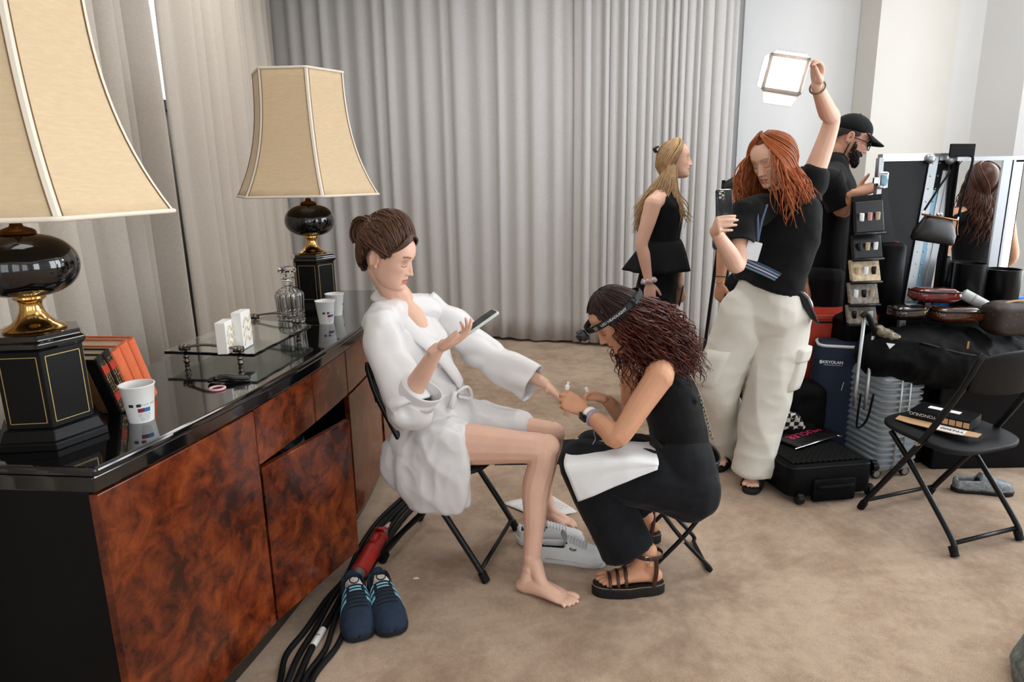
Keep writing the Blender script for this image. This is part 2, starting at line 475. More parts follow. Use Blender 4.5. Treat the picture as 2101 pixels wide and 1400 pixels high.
def curtain(name, a, b, period, amp, seed, style, material, label, z0=0.025, z1=3.35, flip=1):
    rng = np.random.default_rng(seed)
    a = np.array(a); b = np.array(b); Ln = np.linalg.norm(b - a); e = (b - a) / Ln; n = np.array([e[1], -e[0]]) * flip
    # irregular fold boundaries
    edges = [0.0]
    while edges[-1] < Ln: edges.append(edges[-1] + period * rng.uniform(0.7, 1.35))
    K = len(edges) - 1
    amps = amp * rng.uniform(0.6, 1.25, K); amps[0] *= 0.2; amps[-1] *= 0.2; amps[-2] *= 0.4; amps[-3] *= 0.65; skew = rng.uniform(0.35, 0.65, K)
    per = 10 if style != 'tight' else 8
    zs = np.linspace(z0, z1, 16)
    cols = []
    drift = rng.uniform(-1, 1, (K + 1)) * period * 0.12; drift[0] = drift[-1] = drift[-2] = drift[1] = 0
    for k in range(K):
        for j in range(per if k < K - 1 else per + 1):
            t = j / per
            tt = t ** (math.log(0.5) / math.log(skew[k]))
            if style == 'tight': off = amps[k] * (abs(math.sin(PI * tt)) ** 0.6)
            elif style == 'deep': off = amps[k] * abs(math.sin(PI * tt)) ** 0.62
            else: off = amps[k] * (0.5 - 0.5 * math.cos(2 * PI * tt))
            s = edges[k] + t * (edges[k + 1] - edges[k])
            dr = drift[k] * (1 - t) + drift[k + 1] * t
            cols.append((min(s, Ln), off, dr))
    G = []
    for z in zs:
        h = (z - z0) / (z1 - z0)
        row = []
        for s, off, dr in cols:
            ss = s + dr * (1 - h) * (1 if 0 < s < Ln else 0)
            o = off * (1.15 - 0.3 * h) + 0.006 * math.sin(z * 2.3 + s * 3)
            p = a + e * ss + n * o
            zz = z if z > z0 else z0 + 0.006 * math.sin(s * 9)
            row.append((p[0], p[1], zz))
        G.append(row)
    mb = MB(); mb.grid(np.array(G))
    o = mb.build(name, material, None, smooth=True, solid=0.004)
    return tag(o, label, 'curtain', 'floor length linen curtains')
gL = on_line(330, LEFT_A, LEFT_B); gR = on_line(363, LEFT_A, LEFT_B)
xA = on_line(452, LEFT_A, LEFT_B)
gNear = LEFT_A
curtain('linen_curtain', gNear, gL, 0.17, 0.16, 3, 'deep', M_CURT, 'warm-lit linen curtain behind the nearer big lamp, left of the bright window gap')
curtain('linen_curtain', gR, xA, 0.16, 0.15, 5, 'deep', M_CURT, 'warm-lit linen curtain just right of the bright gap, behind the sideboard tray')
curtain('linen_curtain', xA - n_l * 0.03, LEFT_B + Vector((0.03, -0.05)), 0.16, 0.14, 11, 'deep', M_CURT, 'warm-lit linen curtain running to the corner behind the farther lamp')
xB = on_line(1178, LEFT_B, BACK_B)
eb = (BACK_B - LEFT_B).normalized(); nb = Vector((eb.y, -eb.x))
curtain('linen_curtain', LEFT_B, xB + eb * 0.03, 0.155, 0.04, 21, 'soft', M_CURT2, 'wide grey linen curtain with soft folds filling the middle of the back wall')
curtain('linen_curtain', xB + nb * 0.03, on_line(1498, LEFT_B, BACK_B) + nb * 0.03, 0.072, 0.045, 33, 'tight', M_CURT2, 'grey linen curtain in tight narrow pleats behind the blonde woman')
# ================================================================== SIDEBOARD AND WHAT STANDS ON IT
SB_N = Vector((-0.91, 1.379)); SB_E1 = Vector((0.11, 0.994)).normalized(); SB_E2 = Vector((SB_E1.y, -SB_E1.x)); SB_L = 2.40; SB_TOP = 0.90; SB_D = 0.42
def sb_v(u): return 0.118 * (1 - ((u - SB_L / 2) / (SB_L / 2)) ** 2)
def sbp(u, v, z=None):
    p = SB_N + SB_E1 * u + SB_E2 * v
    return (p.x, p.y) if z is None else (p.x, p.y, z)

def burl_material():
    m, nt, b = _new('burl_walnut_veneer'); L = nt.links.new
    tc = nt.nodes.new('ShaderNodeTexCoord')
    n0 = nt.nodes.new('ShaderNodeTexNoise'); n0.inputs['Scale'].default_value = 4.0; n0.inputs['Detail'].default_value = 4; L(tc.outputs['Object'], n0.inputs['Vector'])
    mxv = nt.nodes.new('ShaderNodeMix'); mxv.data_type = 'VECTOR'; mxv.inputs[0].default_value = 0.10
    L(tc.outputs['Object'], mxv.inputs[4]); L(n0.outputs['Color'], mxv.inputs[5])
    n1 = nt.nodes.new('ShaderNodeTexNoise'); n1.inputs['Scale'].default_value = 17; n1.inputs['Detail'].default_value = 9; n1.inputs['Roughness'].default_value = 0.62; n1.inputs['Distortion'].default_value = 0.35
    L(mxv.outputs[1], n1.inputs['Vector'])
    n3 = nt.nodes.new('ShaderNodeTexNoise'); n3.inputs['Scale'].default_value = 3.2; n3.inputs['Detail'].default_value = 3; L(tc.outputs['Object'], n3.inputs['Vector'])
    ad = nt.nodes.new('ShaderNodeMath'); ad.operation = 'MULTIPLY_ADD'; ad.inputs[1].default_value = 0.55; L(n3.outputs['Fac'], ad.inputs[0]); L(n1.outputs['Fac'], ad.inputs[2])
    vo = nt.nodes.new('ShaderNodeTexVoronoi'); vo.inputs['Scale'].default_value = 34; L(mxv.outputs[1], vo.inputs['Vector'])
    r = nt.nodes.new('ShaderNodeValToRGB'); L(ad.outputs[0], r.inputs[0])
    cr = r.color_ramp
    cr.elements[0].position = 0.58; cr.elements[0].color = srgb(44, 17, 10)
    cr.elements[1].position = 0.97; cr.elements[1].color = srgb(136, 64, 28)
    e = cr.elements.new(0.70); e.color = srgb(82, 33, 16)
    e = cr.elements.new(0.82); e.color = srgb(108, 47, 21)
    r2 = nt.nodes.new('ShaderNodeMapRange'); r2.inputs['From Min'].default_value = 0.0; r2.inputs['From Max'].default_value = 0.14; r2.inputs['To Min'].default_value = 0.45; r2.inputs['To Max'].default_value = 1.0
    L(vo.outputs['Distance'], r2.inputs[0])
    mx = nt.nodes.new('ShaderNodeMix'); mx.data_type = 'RGBA'; mx.blend_type = 'MULTIPLY'; mx.inputs[0].default_value = 0.6
    L(r.outputs[0], mx.inputs[6]); L(r2.outputs[0], mx.inputs[7]); L(mx.outputs[2], b.inputs['Base Color'])
    b.inputs['Roughness'].default_value = 0.22; b.inputs['Specular IOR Level'].default_value = 0.3; b.inputs['Coat Weight'].default_value = 0.35; b.inputs['Coat Roughness'].default_value = 0.08
    return m
M_BURL = burl_material()
M_LACQ = mat('black_lacquer', srgb(11, 12, 13), 0.07, spec=0.6, coat=0.6)
M_BLKSATIN = mat('satin_black_wood', srgb(9, 10, 11), 0.38, bump=0.05, bscale=80, spec=0.22)
M_DARKIN = mat('dark_cabinet_inside', srgb(20, 14, 11), 0.7)
M_EDGE = mat('mahogany_edge', srgb(74, 30, 18), 0.35, var=0.2, vscale=20)

sb = thing('sideboard', 'bow-fronted burl walnut sideboard with glossy black top beside the seated woman', 'sideboard', sbp(SB_L / 2, -0.15, 0.0))
us = np.linspace(0, SB_L, 33)
def sb_outline(front_off, back_off, end_off):
    fr = [sbp(u if 0 < u < SB_L else (u - end_off if u == 0 else u + end_off), sb_v(u) + front_off) for u in us]
    return fr + [sbp(SB_L + end_off, -SB_D - back_off), sbp(-end_off, -SB_D - back_off)]
def sb_slab(name, z0, z1, fo, bo, eo, material, **k):
    mb = MB(); mb.prism(sb_outline(fo, bo, eo)[::-1], z0, z1); return mb.build(name, material, sb, **k)
sb_slab('top', SB_TOP - 0.022, SB_TOP, 0.0, 0.0, 0.0, M_LACQ, bevel=0.008, bseg=3)
sb_slab('top_moulding', SB_TOP - 0.062, SB_TOP - 0.024, -0.014, -0.01, -0.006, M_LACQ, bevel=0.004)
# carcass: ends, back, floor, inner shelf, so the open centre can be looked into
mb = MB()
mb.prism([sbp(0.012, -0.035), sbp(0.045, -0.032), sbp(0.045, -SB_D + .01), sbp(0.012, -SB_D + .01)], 0.108, SB_TOP - 0.06)
mb.build('end_panel', M_BLKSATIN, sb)
mb = MB(); mb.prism([sbp(SB_L - 0.045, -0.035), sbp(SB_L - 0.012, -0.035), sbp(SB_L - 0.012, -SB_D + .01), sbp(SB_L - 0.045, -SB_D + .01)], 0.108, SB_TOP - 0.06)
mb.build('end_panel', M_BLKSATIN, sb)
mb = MB(); mb.prism([sbp(0.012, -SB_D + 0.012), sbp(SB_L - 0.012, -SB_D + 0.012), sbp(SB_L - 0.012, -SB_D + 0.03), sbp(0.012, -SB_D + 0.03)], 0.108, SB_TOP - 0.06)
mb.build('back_panel', M_DARKIN, sb)
sb_slab('bottom_board', 0.107, 0.127, -0.045, -0.03, -0.014, M_BLKSATIN)
for u_ in (0.575, 1.29, 1.80):
    mb = MB(); mb.prism([sbp(u_ - 0.009, sb_v(u_) - 0.045), sbp(u_ + 0.009, sb_v(u_) - 0.045), sbp(u_ + 0.009, -SB_D + 0.02), sbp(u_ - 0.009, -SB_D + 0.02)], 0.127, SB_TOP - 0.06)
    mb.build('partition', M_BLKSATIN, sb)
mb = MB(); mb.prism(sb_outline(-0.075, -0.04, -0.05)[::-1], 0.0, 0.108); mb.build('plinth', M_LACQ, sb, bevel=0.004)

def sb_panel(name, u0, u1, z0, z1, off, material, parent=sb, thick=0.022, n=10, tilt=0.0):
    """curved front panel following the bow"""
    mb = MB(); uu = np.linspace(u0, u1, n)
    R = []
    for u in uu:
        f = sb_v(u) + off
        R.append([sbp(u, f - thick, z0), sbp(u, f, z0), sbp(u, f + tilt, z1), sbp(u, f - thick + tilt, z1)])
    mb.rings(np.array(R), True)
    return mb.build(name, material, parent, bevel=0.002, smooth=False)
Z_PT = SB_TOP - 0.066
sb_panel('door', 0.006, 0.566, 0.115, Z_PT, -0.012, M_BURL)
sb_panel('drawer', 0.578, 0.955, 0.655, Z_PT, -0.018, M_BURL)
sb_panel('drawer', 0.962, 1.285, 0.655, Z_PT, -0.018, M_BURL)
sb_panel('drawer', 1.295, 1.795, 0.655, Z_PT, -0.018, M_BURL)
# the half-open cupboard door in the middle, hinged at its near edge
hg = Vector(sbp(0.578, sb_v(0.578) - 0.012)); fe = atY(716, 856, 2.37); od = (Vector((fe.x, fe.y)) - hg); on = Vector((-od.y, od.x)).normalized() * 0.022
mb = MB(); mb.prism([tuple(p) for p in (hg, hg + od, hg + od + on, hg + on)], 0.115, 0.645); mb.build('open_door', M_BURL, sb, bevel=0.002)
sb_panel('drawer', 1.295, 1.795, 0.115, 0.645, -0.018, M_BURL)
sb_panel('door', 1.81, 2.394, 0.115, Z_PT, -0.012, M_BURL)
mb = MB(); mb.prism([sbp(0.59, sb_v(0.6) - 0.05), sbp(1.28, sb_v(1.28) - 0.05), sbp(1.28, -SB_D + .03), sbp(0.59, -SB_D + .03)], 0.40, 0.412); mb.build('shelf', M_DARKIN, sb)

# blue-grey things in the pulled-out drawer
M_BLUECUP = mat('blue_grey_plastic', srgb(98, 122, 132), 0.45)
for k, (u, v, s, tx, ty) in enumerate([(0.79, 0.0, 0.045, 0.2, 0.25), (0.90, -0.03, 0.05, -0.1, 0.25), (1.02, 0.01, 0.045, 0.2, -0.2), (0.68, -0.02, 0.04, 0.1, -0.2)]):
    mb = MB(); R = np.array(Matrix.Rotation(tx, 3, 'X') @ Matrix.Rotation(ty, 3, 'Y'))
    prof = [(s * 0.82, 0), (s * 0.95, 0.004), (s, 0.15), (s * 1.03, 0.153), (s * 0.98, 0.156), (s * 0.92, 0.15), (s * 0.78, 0.008)]
    mb.lathe(prof, sbp(u, v, 0.418), 24, True, rot=R)
    tag(mb.build('plastic_tumbler', M_BLUECUP, None, smooth=True, auto=50), ['blue-grey tumbler in the open sideboard cupboard, second from its near end', 'blue-grey tumbler in the middle of the open sideboard cupboard, toward its back', 'blue-grey tumbler at the far end of the open sideboard cupboard', 'blue-grey tumbler at the near end of the open sideboard cupboard'][k], 'tumbler', 'tumblers in the open cupboard')

# ------------------------------------------------------------------ lamps
M_SHADE = mat('cream_silk_shade', srgb(218, 194, 158), 0.8, bump=0.25, bscale=180, var=0.05, vscale=30, stretch=(1, 1, 6), sheen=0.2)
M_RIBBON = mat('ivory_ribbon_trim', srgb(236, 226, 210), 0.7)
M_CORDTRIM = mat('brown_cord_trim', srgb(120, 92, 62), 0.8)
M_BRASS = mat('polished_brass', srgb(222, 178, 108), 0.13, metal=1.0)
M_BRONZE = mat('aged_bronze', srgb(120, 78, 42), 0.3, metal=1.0)
M_GOLDLINE = mat('thin_gold_inlay', srgb(196, 168, 112), 0.4, metal=0.7)
LAMP_ANG = math.atan2(SB_E2.y, SB_E2.x)
def make_lamp(base, label, pa, sa):
    lp = thing('table_lamp', label, 'lamp', base, 'pair of tall table lamps on the sideboard')
    B = np.array(base)
    def hexr(R, z, a=pa): return [(R * math.cos(a + k * PI / 3) + B[0], R * math.sin(a + k * PI / 3) + B[1], z + B[2]) for k in range(6)]
    # pedestal with stepped foot and notched cap
    mb = MB(); mb.rings(np.array([hexr(0.128, 0), hexr(0.128, 0.018), hexr(0.120, 0.022), hexr(0.110, 0.045), hexr(0.104, 0.048)])); mb.build('foot', M_BLKSATIN, lp, bevel=0.002)
    ped = MB(); ped.rings(np.array([hexr(0.100, 0.048), hexr(0.100, 0.232)])); pd = ped.build('pedestal', M_BLKSATIN, lp, bevel=0.0015)
    mb = MB(); mb.rings(np.array([hexr(0.103, 0.232), hexr(0.110, 0.240), hexr(0.110, 0.250), hexr(0.101, 0.256), hexr(0.101, 0.268)])); mb.build('pedestal_cap', M_LACQ, lp, bevel=0.002)
    gl = MB(); ap = 0.100 * math.cos(PI / 6) + 0.0006
    for k in range(6):
        a = pa + (k + 0.5) * PI / 3; n = Vector((math.cos(a), math.sin(a), 0)); t = Vector((-n.y, n.x, 0)); c = Vector(B) + n * ap + Vector((0, 0, 0.14))
        for sx in (-1, 1): slab(gl, c + t * 0.040 * sx, t, (0, 0, 1), n, 0.0008, 0.0785, 0.0002, 0.001, 1)
        for sz in (-1, 1): slab(gl, c + Vector((0, 0, 0.0785 * sz)), t, (0, 0, 1), n, 0.040, 0.0008, 0.0002, 0.001, 1)
    gl.build('gold_inlay', M_GOLDLINE, pd)
    z0 = 0.268
    mb = MB(); mb.lathe([(0.064, z0), (0.066, z0 + 0.004), (0.062, z0 + 0.009), (0.047, z0 + 0.016), (0.034, z0 + 0.028), (0.026, z0 + 0.044), (0.023, z0 + 0.058), (0.025, z0 + 0.068), (0.034, z0 + 0.075), (0.034, z0 + 0.08), (0.026, z0 + 0.083)], B, 48); mb.build('brass_neck', M_BRASS, lp, smooth=True, auto=50)
    zc = z0 + 0.152
    pr = [(0.114 * max(0.0, math.cos(t)) ** 0.72, zc + 0.073 * math.copysign(abs(math.sin(t)) ** 1.0, t)) for t in np.linspace(-PI / 2 + .06, PI / 2 - .06, 25)]
    mb = MB(); mb.lathe(pr, B, 64); mb.build('black_vase_body', M_LACQ, lp, smooth=True)
    zt = zc + 0.070
    mb = MB(); mb.lathe([(0.036, zt), (0.038, zt + 0.003), (0.036, zt + 0.01), (0.03, zt + 0.014), (0.014, zt + 0.02), (0.011, zt + 0.03), (0.008, zt + 0.06)], B, 32); mb.build('brass_cap', M_BRONZE, lp, smooth=True, auto=40)
    mb = MB(); mb.tube([B + np.array((0, 0, zt + 0.05)), B + np.array((0, 0, 0.93))], 0.005, 8); mb.build('stem', M_BRASS, lp)
    # six-sided bell shade
    s0, s1 = 0.535, 1.065
    def shade_r(t):   # t 0 bottom .. 1 top
        return 0.204 + (0.330 - 0.204) * ((1 - t) ** 2.6) * 0.96 + 0.006 * (1 - t)
    ts = np.linspace(0, 1, 17)
    G = []
    for t in ts:
        R = shade_r(t); row = []
        for k in range(6):
            for q in range(4):
                a0 = sa + k * PI / 3; a1 = a0 + PI / 3; w = q / 4
                x = lerp(math.cos(a0), math.cos(a1), w) * R; y = lerp(math.sin(a0), math.sin(a1), w) * R
                row.append((x + B[0], y + B[1], lerp(s0, s1, t) + B[2]))
        G.append(row)
    mb = MB(); mb.grid(np.array(G), closed_u=True); sh = mb.build('shade', M_SHADE, lp, smooth=True, auto=35, solid=0.003)
    rb, cd = MB(), MB()
    for k in range(6):
        a = sa + k * PI / 3; n = np.array((math.cos(a), math.sin(a), 0)); tg = np.array((-n[1], n[0], 0))
        path = np.array([n * (shade_r(t) + 0.002) + B + np.array((0, 0, lerp(s0, s1, t))) for t in ts])
        w = 0.0095
        for side in (-1, 1):
            e1 = np.array((math.cos(a + side * PI / 3), math.sin(a + side * PI / 3), 0)) - n; e1 /= np.linalg.norm(e1)
            out = np.array([path + n * 0.001, path + e1 * w + n * 0.0012])
            gg = np.stack([out[0], out[1]], 1)
            if side < 0: gg = gg[:, ::-1]
            rb.grid(gg)
            cd.tube(path + e1 * (w + 0.001) + n * 0.0012, 0.0016, 5)
    rb.build('ribbon_trim', M_RIBBON, sh, smooth=True); cd.build('cord_trim', M_CORDTRIM, sh)
    for t, z in ((0, s0), (1, s1)):
        rim = MB()
        R = shade_r(t) + 0.002
        pts = []
        for k in range(6):
            a0 = sa + k * PI / 3; a1 = a0 + PI / 3
            for w_ in (0.0, 0.05, 0.5, 0.95): pts.append((lerp(math.cos(a0), math.cos(a1), w_) * R + B[0], lerp(math.sin(a0), math.sin(a1), w_) * R + B[1], z + B[2]))
        rim.tube(pts, 0.0055, 8, closed=True)
        rim.build('shade_piping', M_RIBBON, sh, smooth=True)
    return lp
lamp_big = atZ(112, 893, SB_TOP)
lamp = make_lamp(tuple(lamp_big), 'tall black and brass lamp with bell shade at the near end of the sideboard', math.radians(5.4), math.radians(17.8))
lamp2 = make_lamp(tuple(atZ(651, 634, SB_TOP)), 'black and brass lamp with bell shade farther along, between decanter and paper cups', LAMP_ANG, LAMP_ANG + math.radians(3))

# ------------------------------------------------------------------ paper cups
M_PAPER = mat('white_paper_cup', srgb(238, 238, 236), 0.6)
M_INKK = mat('black_print', srgb(30, 30, 34), 0.7); M_INKR = mat('maroon_print', srgb(120, 36, 58), 0.7); M_INKB = mat('blue_print', srgb(40, 110, 160), 0.7); M_INKG = mat('grey_print', srgb(150, 152, 155), 0.7)
def make_cup(loc, label, face):
    """paper cup; face = angle toward which the print looks"""
    c = thing('paper_cup', label, 'paper cup', loc, 'paper cups on the sideboard')
    r0, r1, h = 0.030, 0.041, 0.098
    mb = MB(); mb.lathe([(r0 - 0.002, 0.004), (r0, 0.0), (r1, h - 0.003), (r1 + 0.0022, h - 0.0015), (r1 + 0.0022, h + 0.001), (r1 - 0.001, h + 0.001), (r0 - 0.0025, 0.008)], loc, 40); mb.build('cup_body', M_PAPER, c, smooth=True, auto=50)
    def wrap(x, y, lift=0.0004):
        t = y / h; r = lerp(r0, r1, t) + lift; a = face + x / 0.036
        return (loc[0] + r * math.cos(a), loc[1] + r * math.sin(a), loc[2] + y)
    def patch(nm, x0, x1, y0, y1, m_):
        mb = MB(); G = np.array([[wrap(lerp(x0, x1, i / 6), lerp(y0, y1, j / 2)) for i in range(7)] for j in range(3)]); mb.grid(G); return mb.build(nm, m_, c)
    patch('printed_mark', -0.027, -0.015, 0.045, 0.053, M_INKK); patch('printed_mark', -0.008, 0.003, 0.045, 0.053, M_INKK)
    patch('printed_mark', -0.006, 0.010, 0.030, 0.041, M_INKR); patch('printed_mark', 0.010, 0.026, 0.030, 0.041, M_INKB)
    text_on('printed_lines', 'recycle  paper', 0.008, None, None, None, M_INKG, c, wrap=lambda x, y: wrap(x + 0.022, y + 0.05))
    for j in range(5):
        text_on('printed_lines', ['paper cup hot', 'drink care 250', 'food contact', 'dispose well', 'thank you'][j], 0.0055, None, None, None, M_INKG, c, wrap=lambda x, y, j=j: wrap(x + 0.01, y + 0.026 - j * 0.0045))
    return c
def cup_at(px, py, label, turn=0.0):
    p = atZ(px, py, SB_TOP); face = math.atan2(-p.y, -p.x) + turn
    return make_cup(tuple(p), label, face)
cup_at(291, 862, 'printed white paper cup standing alone in front of the leaning books')
cup_at(670, 663, 'printed white paper cup in front, of the two beside the farther lamp', 0.35)
cup_at(689, 646, 'white paper cup behind another, closest to the woman in the robe', 1.9)

# ------------------------------------------------------------------ leaning books
M_BOOKTAN = mat('tan_book_cloth', srgb(128, 88, 52), 0.7, bump=0.3, bscale=500, var=0.08, vscale=40)
M_BOOKBLK = mat('black_book_leather', srgb(18, 17, 17), 0.45, bump=0.2, bscale=300)
M_GILT = mat('gilt_stamping', srgb(198, 164, 110), 0.35, metal=0.8)
M_BOOKORG = mat('orange_book_cloth', srgb(222, 112, 70), 0.75, bump=0.3, bscale=600, var=0.05, vscale=40)
M_BOOKRED = mat('red_label_leather', srgb(176, 52, 34), 0.5)
M_PAGES = mat('book_pages', srgb(214, 196, 166), 0.85, bump=0.4, bscale=400, stretch=(30, 30, 1))
def make_book(base, lean, t, h, dpt, cover, label, gilt=False, tan_side=False, yaw=0.0):
    """upright book leaning sideways: spine faces the room"""
    bk = thing('hardback_book', label, 'book', base, 'hardbacks leaning on the lamp pedestal')
    ca, sa = math.cos(lean), math.sin(lean)
    s = Vector((SB_E1.x, SB_E1.y, 0)); f = Vector((SB_E2.x, SB_E2.y, 0))
    if yaw:
        q = Matrix.Rotation(yaw, 3, 'Z'); s = q @ s; f = q @ f
    w = s * ca + Vector((0, 0, sa)); up = -s * sa + Vector((0, 0, ca))   # book leans back toward the lamp
    O = Vector(base)
    def bx(mb, a0, a1, b0, b1, c0, c1):   # a along thickness, b along depth (spine at b max), c up
        v = [O + w * a + f * b + up * c for c in (c0, c1) for a, b in ((a0, b0), (a1, b0), (a1, b1), (a0, b1))]
        mb.add([tuple(x) for x in v], [(0, 3, 2, 1), (4, 5, 6, 7), (0, 1, 5, 4), (1, 2, 6, 5), (2, 3, 7, 6), (3, 0, 4, 7)])
    mb = MB(); bx(mb, 0, 0.003, -dpt, 0, 0, h); bx(mb, t - 0.003, t, -dpt, 0, 0, h)
    # rounded spine
    n = 7; R = []
    for c in (0, h):
        R.append([tuple(O + w * (t / 2 - math.cos(PI * i / (n - 1)) * t / 2) + f * (math.sin(PI * i / (n - 1)) * 0.007) + up * c) for i in range(n)] + [tuple(O + w * (t - 0.0) + f * -0.004 + up * c), tuple(O + f * -0.004 + up * c)])
    mb.rings(np.array(R)); mb.build('cover', cover, bk)
    mb = MB(); bx(mb, 0.003, t - 0.003, -dpt + 0.005, -0.004, 0.004, h - 0.004); mb.build('pages', M_PAGES, bk)
    if tan_side:
        mb = MB(); bx(mb, t, t + 0.001, -dpt + 0.002, -0.032, 0.002, h - 0.002); mb.build('side_panel', M_BOOKTAN, bk)
        mb = MB(); bx(mb, -0.001, 0, -dpt + 0.002, -0.032, 0.002, h - 0.002); mb.build('side_panel', M_BOOKTAN, bk)
    if gilt:
        mb = MB(); rng = random.Random(int(t * 1e5) + int(base[1] * 100))
        zz = 0.006
        while zz < h - 0.012:
            hh = rng.choice((0.001, 0.0015, 0.004, 0.007))
            for q in range(3):
                c0 = t * (0.14 + 0.26 * q); bx(mb, c0 + rng.uniform(0, .002), c0 + t * 0.2 * rng.uniform(0.4, 1), 0.0045, 0.0078, zz, zz + hh)
            zz += hh + rng.uniform(0.0015, 0.004)
        mb.build('gilt_stamping', M_GILT, bk)
        for c0 in (0.30, 0.78):
            mb = MB(); bx(mb, t * 0.12, t * 0.88, 0.003, 0.0081, h * c0 - 0.012, h * c0 + 0.012); mb.build('spine_label', M_BOOKRED, bk)
    return bk
b0 = atZ(246, 850, SB_TOP)
bo = Vector((b0.x, b0.y, SB_TOP))
acc = 0.0
specs = [(0.028, 0.176, 0.150, M_BOOKBLK, True, True, 'black gilt-spined book with tan sides, nearest the lamp pedestal'),
         (0.028, 0.184, 0.150, M_BOOKBLK, True, True, 'black gilt-spined book leaning against the first orange book'),
         (0.034, 0.180, 0.145, M_BOOKORG, False, False, 'thick orange cloth book next to the black spines'),
         (0.034, 0.190, 0.150, M_BOOKORG, False, False, 'orange cloth book in the middle of three orange ones'),
         (0.028, 0.193, 0.155, M_BOOKORG, False, False, 'outermost orange cloth book, nearest the glass tray')]
LEAN = math.radians(20)
for t, h, dp, cv, g, tn, lb in specs:
    p = bo + Vector((SB_E1.x, SB_E1.y, 0)) * (acc / math.cos(LEAN))
    make_book((p.x, p.y, SB_TOP + 0.0005), LEAN, t, h, dp, cv, lb, g, tn)
    acc += t + 0.0012

# ------------------------------------------------------------------ glass tray with bow handles
M_GLASS = mat('clear_green_glass', (0.86, 0.95, 0.91), 0.03, trans=1.0, ior=1.45)
M_CLEAR = mat('cut_crystal', (1, 1, 1), 0.02, trans=1.0, ior=1.5)
M_PEWTER = mat('dark_pewter', srgb(128, 122, 116), 0.24, metal=1.0)
M_CHROME = mat('chrome', srgb(200, 202, 205), 0.12, metal=1.0)
ZT = SB_TOP + 0.042
tA, tB, tC, tD = atZ(337, 727, ZT), atZ(522, 733, ZT), atZ(640, 672, ZT), atZ(497, 656, ZT)
tc_ = (tA + tB + tC + tD) / 4
tray = thing('glass_tray', 'clear glass tray on bow handles in the middle of the sideboard top', 'tray', (tc_.x, tc_.y, SB_TOP))
def quad_path(cs, n=14, jag=0.0, seed=1):
    rng = random.Random(seed); out = []
    for a, b in zip(cs, cs[1:] + cs[:1]):
        for i in range(n):
            p = a.lerp(b, i / n); c = sum(cs, Vector()) / 4
            q = (p - c); q = q * (1 - jag * rng.random()); out.append(c + q)
    return out
qp = quad_path([tA, tB, tC, tD], 14, 0.02)
mb = MB()
cN = tc_
R0 = [(p.x, p.y, ZT) for p in qp]; R1 = [(p.x, p.y, ZT + 0.010) for p in qp]
mb.rings(np.array([R0, R1])); mb.build('glass_plate', M_GLASS, tray)
def tray_end(p, q):
    out = (((p + q) / 2) - tc_); out.z = 0; out.normalize()
    a, b = p.lerp(q, 0.22), p.lerp(q, 0.82)
    for e in (a, b):
        z = SB_TOP; mb = MB()
        mb.lathe([(r_, z_ * 0.042 / 0.062) for r_, z_ in [(0.007, 0), (0.008, 0.002), (0.006, 0.012), (0.009, 0.02), (0.0105, 0.027), (0.009, 0.034), (0.006, 0.038), (0.009, 0.044), (0.0105, 0.051), (0.008, 0.058), (0.006, 0.06), (0.006, 0.062)]], (e.x + out.x * -0.012, e.y + out.y * -0.012, z), 16)
        mb.build('foot', M_PEWTER, tray, smooth=True)
    for e in (a, b):
        mb = MB(); d = (q - p).normalized(); c = Vector((e.x, e.y, ZT + 0.022)) - out * 0.012
        R = basis(y=(out.x, out.y, 0), z=(d.x, d.y, 0))
        mb.lathe([(0.004, -0.018), (0.011, -0.017), (0.012, -0.009), (0.010, -0.006), (0.012, -0.002), (0.012, 0.006), (0.009, 0.010), (0.011, 0.014), (0.004, 0.017)], c, 16, rot=R)
        mb.build('handle_knob', M_PEWTER, tray, smooth=True, auto=50)
    mb = MB(); mid = (a + b) / 2
    for dy in (0.0, 0.010):
        mb = MB(); pts = catmull([Vector((a.x, a.y, ZT + 0.026)) - out * dy, Vector((mid.x, mid.y, ZT + 0.040)) + out * (0.018 - dy), Vector((b.x, b.y, ZT + 0.026)) - out * dy], 8)
        mb.tube(pts, 0.0032, 8); mb.build('bow_handle', M_PEWTER, tray, smooth=True)
tray_end(tA, tB); tray_end(tD, tC)
# ------------------------------------------------------------------ two white blocks tied with tape on the tray
M_WHITEBLK = mat('white_painted_block', srgb(240, 240, 236), 0.6)
M_TAPE = mat('yellowed_tape', srgb(222, 200, 160), 0.4)
for k, (px, py, hh, tp) in enumerate([(466, 722, 0.105, 8), (501, 712, 0.125, 3)]):
    p = atZ(px, py, ZT + 0.011)
    blk = thing('white_block', ['white block standing on the glass tray, nearer of two', 'taller white block on the glass tray, farther of two'][k], 'block', (p.x, p.y, p.z), 'white blocks on the tray')
    R = np.array(Matrix.Rotation(math.radians(-6 + tp), 3, 'Z'))
    mb = MB(); mb.box((p.x, p.y, p.z + hh / 2), (0.034, 0.075, hh), R); mb.build('block_body', M_WHITEBLK, blk, bevel=0.002)
    mb = MB()
    for j in range(3):
        zz = p.z + hh * (0.25 + 0.25 * j)
        pts = [Vector((p.x, p.y, zz)) + Vector(R @ np.array(q)) for q in ((0.0185, -0.03, -0.02), (0.021, -0.01, 0.012), (0.0195, 0.012, -0.008), (0.0185, 0.032, 0.02))]
        mb.tube(catmull(pts, 5), 0.0013, 6)
    mb.build('tape_strand', M_TAPE, blk, smooth=True)

